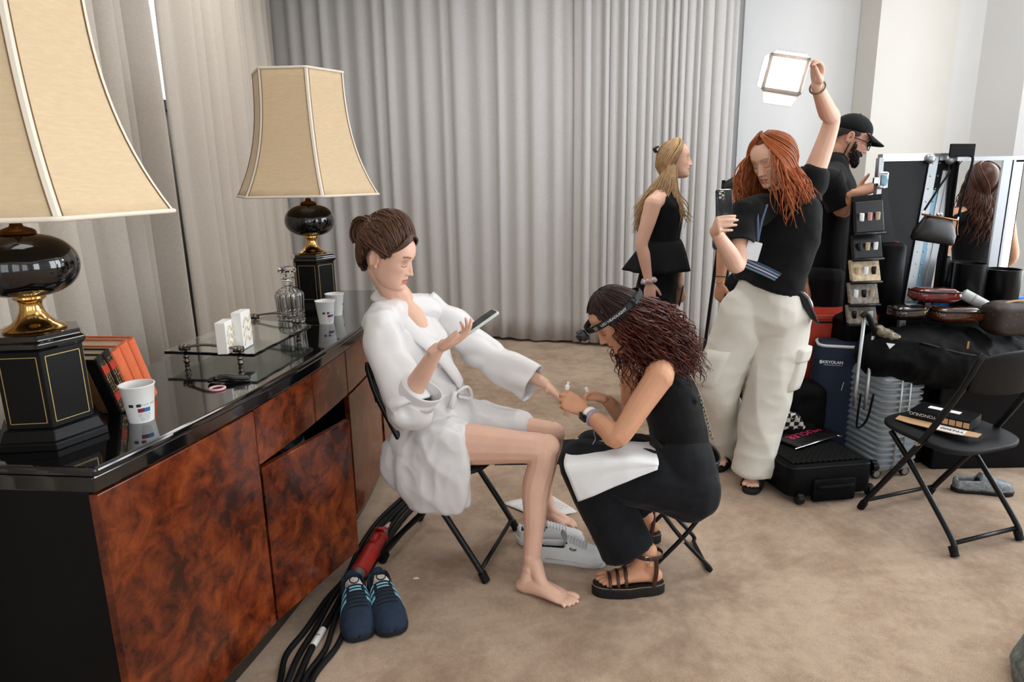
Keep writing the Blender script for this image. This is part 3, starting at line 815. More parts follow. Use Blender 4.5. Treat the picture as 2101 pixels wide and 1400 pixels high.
# ------------------------------------------------------------------ cut glass decanter
p = atZ(599, 662, SB_TOP)
dec = thing('decanter', 'square-shouldered cut glass decanter with faceted stopper before the farther lamp', 'decanter', tuple(p))
prof = [(0.062, 0.0), (0.068, 0.004), (0.069, 0.02)]
def flutes(prof, n, depth, c, cap=True):
    R = []
    for r, z, dd in prof:
        R.append([((r + dd * depth * (0.5 + 0.5 * math.cos(a * n))) * math.cos(a) + c[0], (r + dd * depth * (0.5 + 0.5 * math.cos(a * n))) * math.sin(a) + c[1], z + c[2]) for a in np.linspace(0, 2 * PI, n * 4, endpoint=False)])
    return np.array(R)
mb = MB()
mb.rings(flutes([(0.040, 0.012, 0), (0.046, 0.05, 0), (0.048, 0.12, 0), (0.042, 0.135, 0), (0.028, 0.147, 0), (0.014, 0.16, 0), (0.013, 0.19, 0)], 18, 0.0, p)[:, ::-1])
mb.rings(flutes([(0.046, 0, 0), (0.054, 0.003, .5), (0.056, 0.012, 1), (0.053, 0.020, .3), (0.055, 0.026, 1), (0.055, 0.034, 1), (0.052, 0.038, .2), (0.054, 0.044, 1), (0.054, 0.052, .6), (0.053, 0.056, 1), (0.057, 0.12, 1), (0.056, 0.132, .4), (0.050, 0.142, .3), (0.034, 0.153, 0), (0.022, 0.158, 0), (0.0195, 0.165, 0), (0.0195, 0.182, .2), (0.026, 0.188, .3), (0.027, 0.197, .3), (0.022, 0.2, 0)], 18, 0.004, p))
mb.build('bottle_body', M_CLEAR, dec, smooth=True, auto=14)
mb = MB(); mb.rings(flutes([(0.012, 0.196, 0), (0.013, 0.21, 0), (0.022, 0.215, .5), (0.037, 0.224, 1), (0.037, 0.236, 1), (0.028, 0.244, .6), (0.012, 0.247, 0)], 10, 0.003, p)); mb.build('stopper', M_CLEAR, dec, smooth=True, auto=25)

# ------------------------------------------------------------------ black hair clips and a pink hair tie
M_CLIP = mat('glossy_black_plastic', srgb(16, 18, 22), 0.18)
M_PINK = mat('pink_elastic', srgb(222, 168, 172), 0.7)
cA, cB = atZ(428, 781, SB_TOP + .008), atZ(512, 776, SB_TOP + .008)
clip = thing('hair_clip', 'glossy black hair clip lying on the sideboard before the tray', 'hair clip', tuple((cA + cB) / 2 - Vector((0, 0, 0.008))))
d_ = (cB - cA); n_ = Vector((-d_.y, d_.x, 0)).normalized()
for j, off in enumerate((-0.008, 0.008)):
    mb = MB(); mb.tube(catmull([cA + n_ * off, cA.lerp(cB, .35) + n_ * (off + .004) + Vector((0, 0, .008)), cA.lerp(cB, .7) + n_ * off + Vector((0, 0, .004)), cB + n_ * off * .3], 6), 0.009, 8, flat=0.7); mb.build('jaw', M_CLIP, clip, smooth=True)
mb = MB(); R = basis(y=tuple(d_), z=tuple(n_)); mb.lathe([(0.004, -0.016), (0.007, -0.014), (0.007, 0.014), (0.004, 0.016)], cA.lerp(cB, .2) + Vector((0, 0, .007)), 14, rot=R); mb.build('hinge', M_CLIP, clip, smooth=True, auto=40)
mb = MB()
for k in range(5): mb.box(cA.lerp(cB, .1 + .03 * k) + Vector((0, 0, .002)) , (0.003, 0.02, 0.008), None)
mb.build('teeth', M_CLIP, clip)
pc = atZ(446, 797, SB_TOP + 0.004)
mb = MB(); mb.tube([(pc.x + 0.021 * math.cos(a), pc.y + 0.021 * math.sin(a), pc.z) for a in np.linspace(0, 2 * PI, 32, endpoint=False)], 0.0038, 8, closed=True)
tag(mb.build('hair_tie', M_PINK, None, smooth=True), 'small pink elastic hair tie on the glossy black sideboard', 'hair tie')
# ================================================================== PEOPLE: shared builders
def chain(mb, pts, rad, up=None, n=14, per=5, round0=True, round1=True):
    """tapered round-ended limb; rad items r or (side, up) half-widths"""
    rr = [(r, r) if np.isscalar(r) else r for r in rad]
    P, R = catmull(pts, per, rr)
    R = np.maximum(R, 1e-4)
    T, S, N = frames(P, up)
    a = np.linspace(0, 2 * PI, n, endpoint=False); ca, sa = np.cos(a), np.sin(a)
    rings = []
    def ring(c, s_, n_, ra, rb): return c + ra * ca[:, None] * s_ + rb * sa[:, None] * n_
    if round0:
        for b in (80, 55, 28):
            k = math.radians(b); rings.append(ring(P[0] - T[0] * R[0].min() * math.sin(k), S[0], N[0], R[0][0] * math.cos(k), R[0][1] * math.cos(k)))
    for i in range(len(P)): rings.append(ring(P[i], S[i], N[i], R[i][0], R[i][1]))
    if round1:
        for b in (28, 55, 80):
            k = math.radians(b); rings.append(ring(P[-1] + T[-1] * R[-1].min() * math.sin(k), S[-1], N[-1], R[-1][0] * math.cos(k), R[-1][1] * math.cos(k)))
    mb.rings(np.array(rings))
    return mb
def ball(mb, c, r, rot=None, n=16):
    r = (r, r, r) if np.isscalar(r) else r
    R = []
    for t in np.linspace(-PI / 2 + 0.12, PI / 2 - 0.12, n // 2 + 2):
        R.append([(math.cos(t) * math.cos(a) * r[0], math.cos(t) * math.sin(a) * r[1], math.sin(t) * r[2]) for a in np.linspace(0, 2 * PI, n, endpoint=False)])
    R = np.array(R)
    if rot is not None: R = R @ np.array(rot).T
    mb.rings(R + np.array(c))
    return mb
def remesh(mb, voxel, smooth=3, factor=0.5, decim=None):
    """fuse overlapping closed shapes into one continuous skin"""
    me = bpy.data.meshes.new('fuse'); me.from_pydata(np.vstack(mb.v).tolist(), [], mb.f)
    o = bpy.data.objects.new('fuse', me); COL.objects.link(o)
    md = o.modifiers.new('r', 'REMESH'); md.mode = 'VOXEL'; md.voxel_size = voxel
    if smooth:
        m2 = o.modifiers.new('s', 'SMOOTH'); m2.iterations = smooth; m2.factor = factor
    if decim:
        m3 = o.modifiers.new('d', 'DECIMATE'); m3.ratio = decim
    dg = bpy.context.evaluated_depsgraph_get()
    me2 = bpy.data.meshes.new_from_object(o.evaluated_get(dg))
    v = np.empty(len(me2.vertices) * 3); me2.vertices.foreach_get('co', v); v = v.reshape(-1, 3)
    f = [tuple(p.vertices) for p in me2.polygons]
    bpy.data.objects.remove(o); bpy.data.meshes.remove(me); bpy.data.meshes.remove(me2)
    return v, f
def vnormals(v, f):
    N = np.zeros_like(v)
    q = np.array([(a[0], a[1], a[2], a[3] if len(a) > 3 else a[2]) for a in f])
    fn = np.cross(v[q[:, 2]] - v[q[:, 0]], v[q[:, 3]] - v[q[:, 1]])
    for k in range(4): np.add.at(N, q[:, k], fn)
    return N / np.maximum(np.linalg.norm(N, axis=1, keepdims=True), 1e-12)
def folds(v, f, amp, freq, seed=0, ridged=True, mask=None):
    """cloth folds: displaced along the normals by stretched noise; freq = (fx, fy, fz) or a 3x3"""
    N = vnormals(v, f)
    A = np.diag(freq) if np.ndim(freq) == 1 else np.asarray(freq)
    q = v @ A.T + seed * 7.31
    d = np.empty(len(v))
    for i, p in enumerate(q):
        a = noise.noise(p)
        d[i] = (1 - 2 * abs(a)) if ridged else a
    if mask is not None: d = d * mask
    return v + N * (d * amp)[:, None]

def hand(mb, W, D, Np, thumb, curls=(20, 25, 30, 35), pip=(25, 30, 35, 40), sc=1.0, spread=4, th=None, thcurl=20):
    """hand on wrist W: D wrist->knuckles, Np palm normal, thumb=+1/-1 picks the thumb side (D x Np)"""
    D = Vector(D).normalized(); Np = Vector(Np); Np = (Np - D * Np.dot(D)).normalized(); S = D.cross(Np) * thumb
    W = Vector(W)
    chain(mb, [W - D * 0.02 * sc, W + D * 0.012 * sc, W + D * 0.045 * sc, W + D * 0.076 * sc, W + D * 0.088 * sc],
          [(0.022 * sc, 0.018 * sc), (0.025 * sc, 0.018 * sc), (0.036 * sc, 0.0165 * sc), (0.0385 * sc, 0.0125 * sc), (0.034 * sc, 0.0095 * sc)], up=tuple(Np), n=16, per=4)
    ball(mb, W + D * 0.032 * sc + S * 0.021 * sc + Np * 0.009 * sc, (0.019 * sc, 0.017 * sc, 0.017 * sc))
    lens = (0.070, 0.078, 0.072, 0.057); offs = (0.0275, 0.0095, -0.009, -0.0265); fw = (0.084, 0.088, 0.085, 0.077)
    for k in range(4):
        base = W + D * fw[k] * sc + S * offs[k] * sc
        ang = 0.0; sp = math.radians(spread * (1.5 - k)); d0 = (D * math.cos(sp) + S * math.sin(sp)).normalized()
        pts = [base - d0 * 0.012 * sc, base]; p = base
        for fr, c in ((0.45, curls[k]), (0.30, pip[k]), (0.25, pip[k] * 0.6)):
            ang += math.radians(c); dd = d0 * math.cos(ang) + Np * math.sin(ang); p = p + dd * lens[k] * fr * sc; pts.append(p)
        r = (0.0086, 0.0084, 0.0076, 0.0070, 0.0060); r = [x * sc * (0.9 if k == 3 else 1) for x in r]
        chain(mb, pts, r, n=10, per=3)
    if th is None: th = (D * 0.72 + S * 0.62 + Np * 0.30)
    th = Vector(th).normalized(); base = W + D * 0.022 * sc + S * 0.024 * sc + Np * 0.004 * sc
    bend = (D * 0.9 - S * 0.15 + Np * 0.25).normalized()
    t1 = th; t2 = th.lerp(bend, thcurl / 90.0).normalized(); t3 = th.lerp(bend, min(1, thcurl / 50.0)).normalized()
    chain(mb, [base, base + t1 * 0.030 * sc, base + t1 * 0.030 * sc + t2 * 0.030 * sc, base + t1 * 0.03 * sc + t2 * 0.03 * sc + t3 * 0.024 * sc], [0.0125 * sc, 0.0108 * sc, 0.0094 * sc, 0.0072 * sc], n=10, per=3)
    return mb
def foot(mb, heel, toe, ankle, side, sc=1.0, arch=0.0):
    """bare foot flat on the ground; side=+1 when the big toe is on the left of heel->toe"""
    heel = Vector(heel); toe = Vector(toe); D = (toe - heel); Ln = D.length; D.normalize(); U = Vector((0, 0, 1)); U = (U - D * U.dot(D)).normalized(); S = U.cross(D) * side
    A = Vector(ankle)
    chain(mb, [A + U * 0.03, A, heel + D * 0.035 + U * 0.028], [0.033 * sc, 0.034 * sc, 0.030 * sc], per=4)
    chain(mb, [heel + D * 0.02 + U * 0.026, heel + D * Ln * 0.35 + U * 0.034, heel + D * Ln * 0.62 + U * 0.022 + S * 0.003, heel + D * Ln * 0.76 + U * 0.014 + S * 0.004],
          [(0.028 * sc, 0.025 * sc), (0.034 * sc, 0.032 * sc), (0.044 * sc, 0.021 * sc), (0.045 * sc, 0.0125 * sc)], up=tuple(U), per=5)
    chain(mb, [A + U * 0.01 + D * 0.015, heel + D * Ln * 0.42 + U * 0.05, heel + D * Ln * 0.66 + U * 0.028], [0.030 * sc, 0.024 * sc, 0.017 * sc], per=4)
    for s_ in (1, -1): ball(mb, A + S * s_ * 0.030 * sc - U * 0.008, 0.012 * sc)
    for k in range(5):
        o = (0.030, 0.010, -0.006, -0.020, -0.032)[k]; l = (0.98, 1.0, 0.965, 0.92, 0.86)[k]; r = (0.0115, 0.0085, 0.008, 0.0075, 0.007)[k]
        b = heel + D * Ln * (0.74 - 0.008 * k) + S * o * 0.95 * sc + U * 0.013
        e = heel + D * Ln * l + S * (o * 1.08) * sc + U * r
        chain(mb, [b, b.lerp(e, 0.5) + U * 0.006, e - D * r], [r * 1.05 * sc, r * 0.95 * sc, r * sc], n=10, per=3)
    return mb

# ---- head: stacked slices with a face worked into the front
HZ = np.array([-0.114, -0.110, -0.100, -0.085, -0.068, -0.050, -0.030, -0.010, 0.012, 0.034, 0.058, 0.080, 0.098, 0.108, 0.112])
HW = np.array([0.008, 0.026, 0.041, 0.051, 0.058, 0.0625, 0.0660, 0.0690, 0.0715, 0.0730, 0.0715, 0.0640, 0.0480, 0.0280, 0.006])
HF = np.array([0.060, 0.074, 0.0795, 0.0800, 0.0800, 0.0815, 0.0835, 0.0845, 0.0860, 0.0895, 0.0855, 0.0720, 0.0450, 0.0150, -0.010])
HB = np.array([0.030, 0.010, -0.012, -0.035, -0.058, -0.074, -0.086, -0.095, -0.101, -0.104, -0.102, -0.092, -0.070, -0.046, -0.022])
def head_mesh(C, fwd, up, sc=1.0, lips=(0.80, 0.42, 0.40), smile=0.0, lid=(0.80, 0.62, 0.55), jaw=1.0, nose=1.0, beard=None, brow=(0.45, 0.33, 0.27), brow_amt=0.85, nz=120, na=144):
    up = Vector(up); fwd = Vector(fwd).normalized(); up = (up - fwd * up.dot(fwd)).normalized(); rt = fwd.cross(up)
    M = np.array([[rt[i], fwd[i], up[i]] for i in range(3)])
    # finer rows where the face is
    t = np.linspace(0, 1, nz); z = -0.114 + 0.226 * (t + 0.06 * np.sin(2 * PI * t) * -1)
    z = np.clip(z, -0.114, 0.112)
    w = np.interp(z, HZ, HW); yf = np.interp(z, HZ, HF); yb = np.interp(z, HZ, HB)
    # smooth the tables
    ker = np.hanning(13)[1:-1]; ker = ker / ker.sum()
    for arr in (w, yf, yb):
        p = np.pad(arr, 5, mode='edge'); arr[:] = np.convolve(p, ker, 'valid')
    w = w * (1 + (jaw - 1) * np.clip((-0.015 - z) / 0.05, 0, 1))
    a = np.linspace(0, 2 * PI, na, endpoint=False)      # a = 0 is straight ahead
    a = a - 0.42 * np.sin(a)                              # crowd columns onto the face
    Z_, A_ = np.meshgrid(z, a, indexing='ij')
    sx, cx = np.sin(A_), np.cos(A_)
    pw = 0.88
    X = w[:, None] * np.sign(sx) * np.abs(sx) ** pw
    yc = (yf + yb) / 2 * 0 + np.minimum(yf - w * 0.95, 0.01)
    Yv = np.where(cx > 0, yc[:, None] + (yf - yc)[:, None] * np.abs(cx) ** 0.92, yc[:, None] - (yc - yb)[:, None] * np.abs(cx) ** 0.95)
    front = np.clip(cx, 0, 1) ** 0.5
    g = lambda x0, z0, sx_, sz_: np.exp(-((X - x0) / sx_) ** 2 - ((Z_ - z0) / sz_) ** 2)
    gs = lambda x0, z0, sx_, sz_: np.exp(-((np.abs(X) - x0) / sx_) ** 2 - ((Z_ - z0) / sz_) ** 2)
    d = np.zeros_like(X)
    d -= 0.0105 * gs(0.031, 0.004, 0.016, 0.013)                # eye sockets
    d += 0.0062 * gs(0.031, 0.001, 0.0125, 0.0075)              # lids over the eyeballs
    d += 0.0030 * gs(0.028, 0.024, 0.022, 0.007)                # brow ridge
    d -= 0.0035 * g(0, 0.012, 0.012, 0.012)                     # nasion
    # nose
    tt = np.clip((0.014 - Z_) / 0.050, 0, 1)
    ridge = np.where((Z_ < 0.018) & (Z_ > -0.046), 1.0, 0.0) * (0.003 + 0.0195 * nose * tt ** 1.25) * np.clip((Z_ + 0.046) / 0.008, 0, 1)
    d += ridge * np.exp(-(X / (0.0058 + 0.0035 * tt)) ** 2)
    d += 0.0075 * gs(0.0125, -0.0375, 0.0062, 0.0068)           # wings
    d += 0.0045 * gs(0.042, -0.022, 0.018, 0.016)               # cheekbones
    d -= 0.0035 * gs(0.046, -0.055, 0.014, 0.018)               # cheek hollow
    mw = 0.0215 + 0.005 * smile
    mz = -0.0660 + smile * 0.006 * (np.abs(X) / mw) ** 2
    lipx = np.clip(1 - (np.abs(X) / mw) ** 2, 0, 1) ** 0.6
    d += 0.0050 * lipx * np.exp(-((Z_ - mz - 0.0058) / 0.0048) ** 2)   # upper lip
    d += 0.0062 * lipx * np.exp(-((Z_ - mz + 0.0066) / 0.0055) ** 2)   # lower lip
    d -= 0.0038 * np.clip(1 - (np.abs(X) / (mw + 0.003)) ** 2, 0, 1) * np.exp(-((Z_ - mz) / 0.0018) ** 2)
    d -= 0.0036 * g(0, -0.0825, 0.018, 0.0052)                  # under the lower lip
    d += 0.0052 * g(0, -0.0985, 0.017, 0.010)                   # chin
    d -= 0.0016 * g(0, -0.051, 0.0035, 0.008)                   # philtrum
    Yv = Yv + d * np.where(cx > 0.05, 1, 0) * front
    col = np.ones(X.shape + (3,))
    def paint(m, c):
        nonlocal col
        m = (m * np.where(cx > 0.05, 1, 0))[..., None]; col = col * (1 - m) + np.array(c) * m
    paint(0.45 * gs(0.044, -0.024, 0.020, 0.015), (0.98, 0.82, 0.78))
    paint(0.8 * np.clip(gs(0.031, 0.006, 0.016, 0.0085) * 1.2, 0, 1), lid)
    lm = np.clip(1 - (np.abs(X) / mw) ** 2.2, 0, 1) > 0.05
    hz = np.where(Z_ > mz, 0.0098 * (1 - 0.25 * np.exp(-(X / 0.004) ** 2)), 0.0118) * np.clip(1 - (np.abs(X) / mw) ** 2, 0, 1) ** 0.5
    paint(np.where(lm & (np.abs(Z_ - mz) < hz), 0.95, 0.0), lips)
    paint(0.9 * np.where(lm, np.exp(-((Z_ - mz) / 0.0011) ** 2), 0), (0.35, 0.16, 0.15))
    bz = 0.0255 + 0.004 * np.sin(np.clip((np.abs(X) - 0.012) / 0.036, 0, 1) * PI * 0.8)
    paint(brow_amt * np.clip(1.4 * np.exp(-((Z_ - bz) / 0.0032) ** 2), 0, 1) * np.where((np.abs(X) > 0.012) & (np.abs(X) < 0.050), 1, 0), brow)
    # closed / lowered lash line
    lz = -0.0055 - 0.004 * (1 - ((np.abs(X) - 0.031) / 0.0145) ** 2)
    paint(0.95 * np.where(np.abs(np.abs(X) - 0.031) < 0.0145, np.exp(-((Z_ - lz) / 0.0021) ** 2), 0), (0.07, 0.05, 0.045))
    paint(0.5 * np.where(np.abs(np.abs(X) - 0.031) < 0.015, np.exp(-((Z_ - lz - 0.0085) / 0.0016) ** 2), 0), (0.45, 0.30, 0.25))
    paint(0.75 * gs(0.0085, -0.0445, 0.0034, 0.0022), (0.35, 0.18, 0.15))
    if beard is not None:
        bm = np.where((Z_ < -0.040) & (cx > -0.25), 1.0, 0) * np.clip((0.058 - 0.0 - (Z_ + 0.105)) / 0.02 + np.where(np.abs(X) > 0.035, 1.2, 0), 0, 1)
    v = np.stack([X, Yv, Z_], -1).reshape(-1, 3) * sc
    v = v @ M.T + np.array(C)
    fs = []
    for i in range(nz - 1):
        for j in range(na):
            j2 = (j + 1) % na; fs.append((i * na + j, i * na + j2, (i + 1) * na + j2, (i + 1) * na + j))
    fs.append(tuple(range(na - 1, -1, -1))); fs.append(tuple((nz - 1) * na + j for j in range(na)))
    fs = [f[::-1] for f in fs]
    H = {'M': M, 'C': np.array(C, float), 'sc': sc}
    return v, fs, col.reshape(-1, 3), H
def hloc(H, p): return Vector(H['M'] @ (np.array(p) * H['sc']) + H['C'])
def ear(mb, H, side, sc=1.0):
    c = np.array((0.0700 * side, -0.012, -0.006))
    G = []
    # shell: flat oval leaning out, with rolled rim
    pts = []
    for a in np.linspace(-0.3 * PI, 1.35 * PI, 16):
        pts.append(hloc(H, c + np.array((side * (0.010 + 0.004 * math.sin(a)), -0.004 - 0.0175 * math.cos(a) * 0.9 - 0.006, 0.031 * math.sin(a) * (1.0 if math.sin(a) > 0 else 0.9)))))
    chain(mb, pts[::3] + [pts[-1]], [0.0052 * sc] * (len(pts[::3]) + 1), n=8, per=3)
    ball(mb, hloc(H, c + np.array((side * 0.005, -0.010, 0.001))), (0.0055 * sc, 0.017 * sc, 0.026 * sc), rot=H['M'], n=14)
    ball(mb, hloc(H, c + np.array((side * 0.007, 0.000, -0.026))), 0.0075 * sc, n=10)
def scalp(az, el, off=0.0):
    """point over the cranium; az 0 = front, positive to the right; el -90..90"""
    c = np.array((0, -0.010, 0.006)); r = np.array((0.0755 + off, 0.0975 + off, 0.1065 + off))
    a, e = math.radians(az), math.radians(el)
    return c + r * np.array((math.cos(e) * math.sin(a), math.cos(e) * math.cos(a), math.sin(e)))
def strand(mb, pts, r, n=5, per=4, tip=0.25, flat=1.0):
    P = catmull(pts, per)
    t = np.linspace(0, 1, len(P)); rr = r * np.where(t < 0.55, 1.0, 1 - (1 - tip) * ((t - 0.55) / 0.45) ** 1.3)
    mb.tube(P, rr, n, flat=flat)
def hair_cap(mb, H, off, cut, n=40, m=24):
    """close-fitting cap of hair over the scalp; cut(az) = lowest elevation there"""
    G = []
    for i in range(m + 1):
        row = []
        for j in range(n):
            az = -180 + 360 * j / n; lo = cut(az); el = 89 - (89 - lo) * i / m
            o = off * (1 - 0.75 * (i / m) ** 6)
            row.append(tuple(hloc(H, scalp(az, el, o))))
        G.append(row)
    mb.grid(np.array(G), closed_u=True)
def face_cut(az, front=42, side=-18, back=-48):
    a = abs(az)
    if a < 38: return front
    if a < 75: return lerp(front, side, (a - 38) / 37)
    if a < 110: return side
    return lerp(side, back, min(1, (a - 110) / 50))
def skin_mat(name, c): return mat(name, c, 0.48, sss=0.12, var=0.05, vscale=14, bump=0.08, bscale=350, attr='tint', spec=0.4)
def hair_mat(name, c, isl=0.35, rough=0.35): return mat(name, c, rough, var=0.2, vscale=40, island=isl, spec=0.4)
M_SATIN = mat('white_satin', srgb(222, 221, 222), 0.36, sheen=0.2, bump=0.05, bscale=500, spec=0.5)
M_BLKCLOTH = mat('black_cotton', srgb(13, 14, 16), 0.85, sheen=0.06, bump=0.2, bscale=500, var=0.2, vscale=12, spec=0.2)
M_BLKDENIM = mat('black_denim', srgb(19, 21, 26), 0.8, sheen=0.06, bump=0.3, bscale=700, var=0.25, vscale=20, spec=0.2)
def body_build(name, parts_mb, heads, material, parent, voxel=0.004, smooth=3, decim=None):
    v, f = remesh(parts_mb, voxel, smooth, 0.5, decim)
    mb = MB(); mb.add(v, f)
    for hv, hf, hc in heads: mb.add(hv, hf, 0, hc)
    return mb.build(name, material, parent, smooth=True, colattr='tint')
def cloth_build(name, parts_mb, material, parent, voxel=0.008, smooth=3, amp=0.0, freq=(5, 5, 5), seed=0, amp2=0.0, freq2=(14, 14, 14), decim=None, mask=None):
    v, f = remesh(parts_mb, voxel, smooth, 0.5, decim)
    if amp: v = folds(v, f, amp, freq, seed)
    if amp2: v = folds(v, f, amp2, freq2, seed + 3)
    mb = MB(); mb.add(v, f)
    return mb.build(name, material, parent, smooth=True)
def open_tube(name, pts, rad, material, parent, up=None, n=28, per=8, amp=0.0, freq=(8, 8, 8), seed=0, solid=0.003, flare=None):
    """sleeve or trouser leg, open at both ends"""
    rr = [(r, r) if np.isscalar(r) else r for r in rad]
    P, R = catmull(pts, per, rr); T, S, N = frames(P, up); a = np.linspace(0, 2 * PI, n, endpoint=False)
    G = P[:, None, :] + R[:, 0][:, None, None] * np.cos(a)[None, :, None] * S[:, None, :] + R[:, 1][:, None, None] * np.sin(a)[None, :, None] * N[:, None, :]
    mb = MB(); mb.grid(G, closed_u=True)
    if amp:
        v = np.vstack(mb.v); v = folds(v, mb.f, amp, freq, seed); mb.v = [v]
    return mb.build(name, material, parent, smooth=True, solid=solid)
# ================================================================== SEATED WOMAN IN A WHITE ROBE
SKIN_A = skin_mat('fair_skin', srgb(226, 184, 162))
HAIR_BROWN = hair_mat('brown_hair', srgb(74, 46, 29), 0.4)
HAIR_BASE_BROWN = mat('brown_hair_base', srgb(52, 32, 22), 0.5, var=0.3, vscale=60, stretch=(1, 1, 1))
W1 = thing('person', 'seated woman in a white satin robe holding a phone, one hand out for a manicure', 'person', (-0.28, 2.55, 0.0))
F1 = Vector((0.88, -0.47, 0)).normalized(); L1 = Vector((-F1.y, F1.x, 0))      # L1 points to her far side
hipN, hipF = V((-0.31, 2.46, 0.515)), V((-0.21, 2.66, 0.515))
kneeN = atY(1116, 921, 2.34); ankN = atY(1090, 1160, 2.275); heelN = atZ(1062, 1210, 0.0); toeN = atZ(1186, 1243, 0.0)
kneeF = atY(1130, 893, 2.58); heelF = atZ(1096, 1064, 0.0); toeF = atZ(1187, 1083, 0.0); ankF = V((heelF.x + 0.045, heelF.y - 0.005, 0.09))
shN, shF = V((-0.488, 2.46, 0.985)), V((-0.335, 2.73, 0.985))
elbN = atY(838, 815, 2.30); wrN = atY(898, 716, 2.20)
elbF = V((-0.10, 2.70, 0.80)); wrF = atY(1117, 787, 2.56)
neck0 = V((-0.432, 2.60, 1.03)); headC = atY(800, 528, 2.535)
hf = Vector((0.91, -0.28, -0.29)).normalized(); hu = Vector((0.26, -0.08, 0.95))
hv, hfc, hc, H1 = head_mesh(headC, hf, hu, 1.0, lips=(0.74, 0.33, 0.28), lid=(0.46, 0.29, 0.23), nose=1.05, jaw=0.97, brow=(0.28, 0.18, 0.13), brow_amt=1.0)
b = MB()
nk1 = hloc(H1, (0, -0.028, -0.06))
chain(b, [neck0 - V((0, 0, 0.05)), neck0 + V((0.0, 0, 0.02)), neck0.lerp(nk1, 0.6), nk1], [0.062, 0.054, 0.0475, 0.049], per=5)
chain(b, [V((-0.27, 2.57, 0.52)), V((-0.34, 2.58, 0.68)), V((-0.40, 2.59, 0.86)), V((-0.43, 2.595, 0.98)), neck0], [(0.15, 0.10), (0.12, 0.085), (0.14, 0.10), (0.13, 0.07), (0.06, 0.05)], up=tuple(F1), per=5)
chain(b, [neck0 + V((0, 0, 0.0)), neck0 + F1 * 0.062 + V((0, 0, -0.045)), neck0 + F1 * 0.100 + V((0, 0, -0.10)), neck0 + F1 * 0.128 + V((0, 0, -0.155))], [(0.058, 0.050), (0.052, 0.038), (0.036, 0.030), (0.012, 0.014)], up=tuple(F1))
chain(b, [shN, neck0 - V((0, 0, .01)), shF], [0.048, 0.055, 0.048], per=5)
# arms
chain(b, [shN, shN.lerp(elbN, .5), elbN, elbN.lerp(wrN, .3), elbN.lerp(wrN, .7), wrN], [0.045, 0.040, 0.035, 0.0365, 0.029, 0.0225], per=5)
hand(b, wrN, V((0.86, -0.08, 0.40)), V((-0.42, 0.05, 0.90)), 1, curls=(14, 20, 28, 36), pip=(18, 22, 30, 34), sc=1.0, spread=4, th=V((0.62, -0.45, 0.66)), thcurl=25)
chain(b, [shF, shF.lerp(elbF, .5), elbF, elbF.lerp(wrF, .3), elbF.lerp(wrF, .7), wrF], [0.045, 0.040, 0.034, 0.036, 0.028, 0.022], per=5)
hand(b, wrF, V((0.70, -0.22, -0.62)), V((-0.45, -0.25, -0.80)), -1, curls=(10, 14, 18, 16), pip=(16, 18, 22, 20), sc=0.98, spread=5, th=V((0.62, -0.70, -0.35)), thcurl=15)
# legs
def leg(b, hip, knee, ank, k=1.0):
    d = (knee - hip); kd = (ank - knee)
    up = Vector((0, 0, 1))
    chain(b, [hip, hip.lerp(knee, .35), hip.lerp(knee, .75), knee - d.normalized() * 0.015], [0.088 * k, 0.080 * k, 0.062 * k, 0.058 * k], per=5)
    back = (-d.normalized() * 0.6 + Vector((0, 0, -0.1)))
    chain(b, [knee, knee.lerp(ank, .14), knee.lerp(ank, .34) + back * 0.022, knee.lerp(ank, .62) + back * 0.010, ank], [0.055 * k, 0.053 * k, 0.0535 * k, 0.041 * k, 0.031 * k], per=6)
    ball(b, knee + d.normalized() * 0.012 + Vector((0, 0, 0.008)), 0.048 * k)
leg(b, hipN, kneeN, ankN); leg(b, hipF, kneeF, ankF, 0.98)
foot(b, heelN, toeN, ankN, 1, 0.98)
foot(b, heelF, toeF, ankF, -1, 0.95)
eb = MB(); ear(b, H1, 1); ear(b, H1, -1)
body_build('body', b, [(hv, hfc, hc)], SKIN_A, W1, 0.0034, 4, 0.45)

# robe
r = MB()
chain(r, [V((-0.285, 2.575, 0.49)), V((-0.34, 2.58, 0.68)), V((-0.405, 2.59, 0.86)), V((-0.438, 2.597, 0.965)), V((-0.44, 2.60, 1.015))], [(0.185, 0.155), (0.150, 0.118), (0.178, 0.125), (0.160, 0.074), (0.088, 0.050)], up=tuple(F1), n=24, per=6)
chain(r, [shN + V((0.012, 0.02, 0)), V((-0.435, 2.60, 1.0)), shF + V((0, -0.02, 0))], [0.066, 0.062, 0.066], per=5)
chain(r, [hipN + V((-0.06, 0.02, -0.005)), hipN, hipN.lerp(kneeN, .22)], [(0.115, 0.105), (0.112, 0.10), (0.094, 0.088)], per=5)
chain(r, [hipF, hipF.lerp(kneeF, .4), hipF.lerp(kneeF, .62)], [(0.105, 0.10), (0.090, 0.088), (0.078, 0.076)], per=5)
# skirt side hanging over the near edge of the seat
drapeF = Vector((0.957, -0.289, 0))
chain(r, [V((-0.315, 2.395, 0.56)), V((-0.315, 2.372, 0.45)), V((-0.305, 2.36, 0.36)), V((-0.300, 2.36, 0.285))], [(0.040, 0.135), (0.034, 0.150), (0.028, 0.135), (0.014, 0.100)], up=tuple(drapeF), n=28, per=6, round1=False)
chain(r, [V((-0.25, 2.385, 0.50)), V((-0.235, 2.365, 0.40)), V((-0.225, 2.358, 0.305))], [(0.030, 0.06), (0.024, 0.055), (0.012, 0.048)], up=tuple(drapeF), n=20, per=5, round1=False)
chain(r, [V((-0.44, 2.44, 0.50)), V((-0.445, 2.42, 0.42)), V((-0.43, 2.41, 0.36))], [(0.030, 0.06), (0.026, 0.06), (0.012, 0.035)], up=tuple(drapeF), n=20, per=5)
rv, rf = remesh(r, 0.0065, 4, 0.5)
low = np.clip((0.62 - rv[:, 2]) / 0.25, 0, 1)
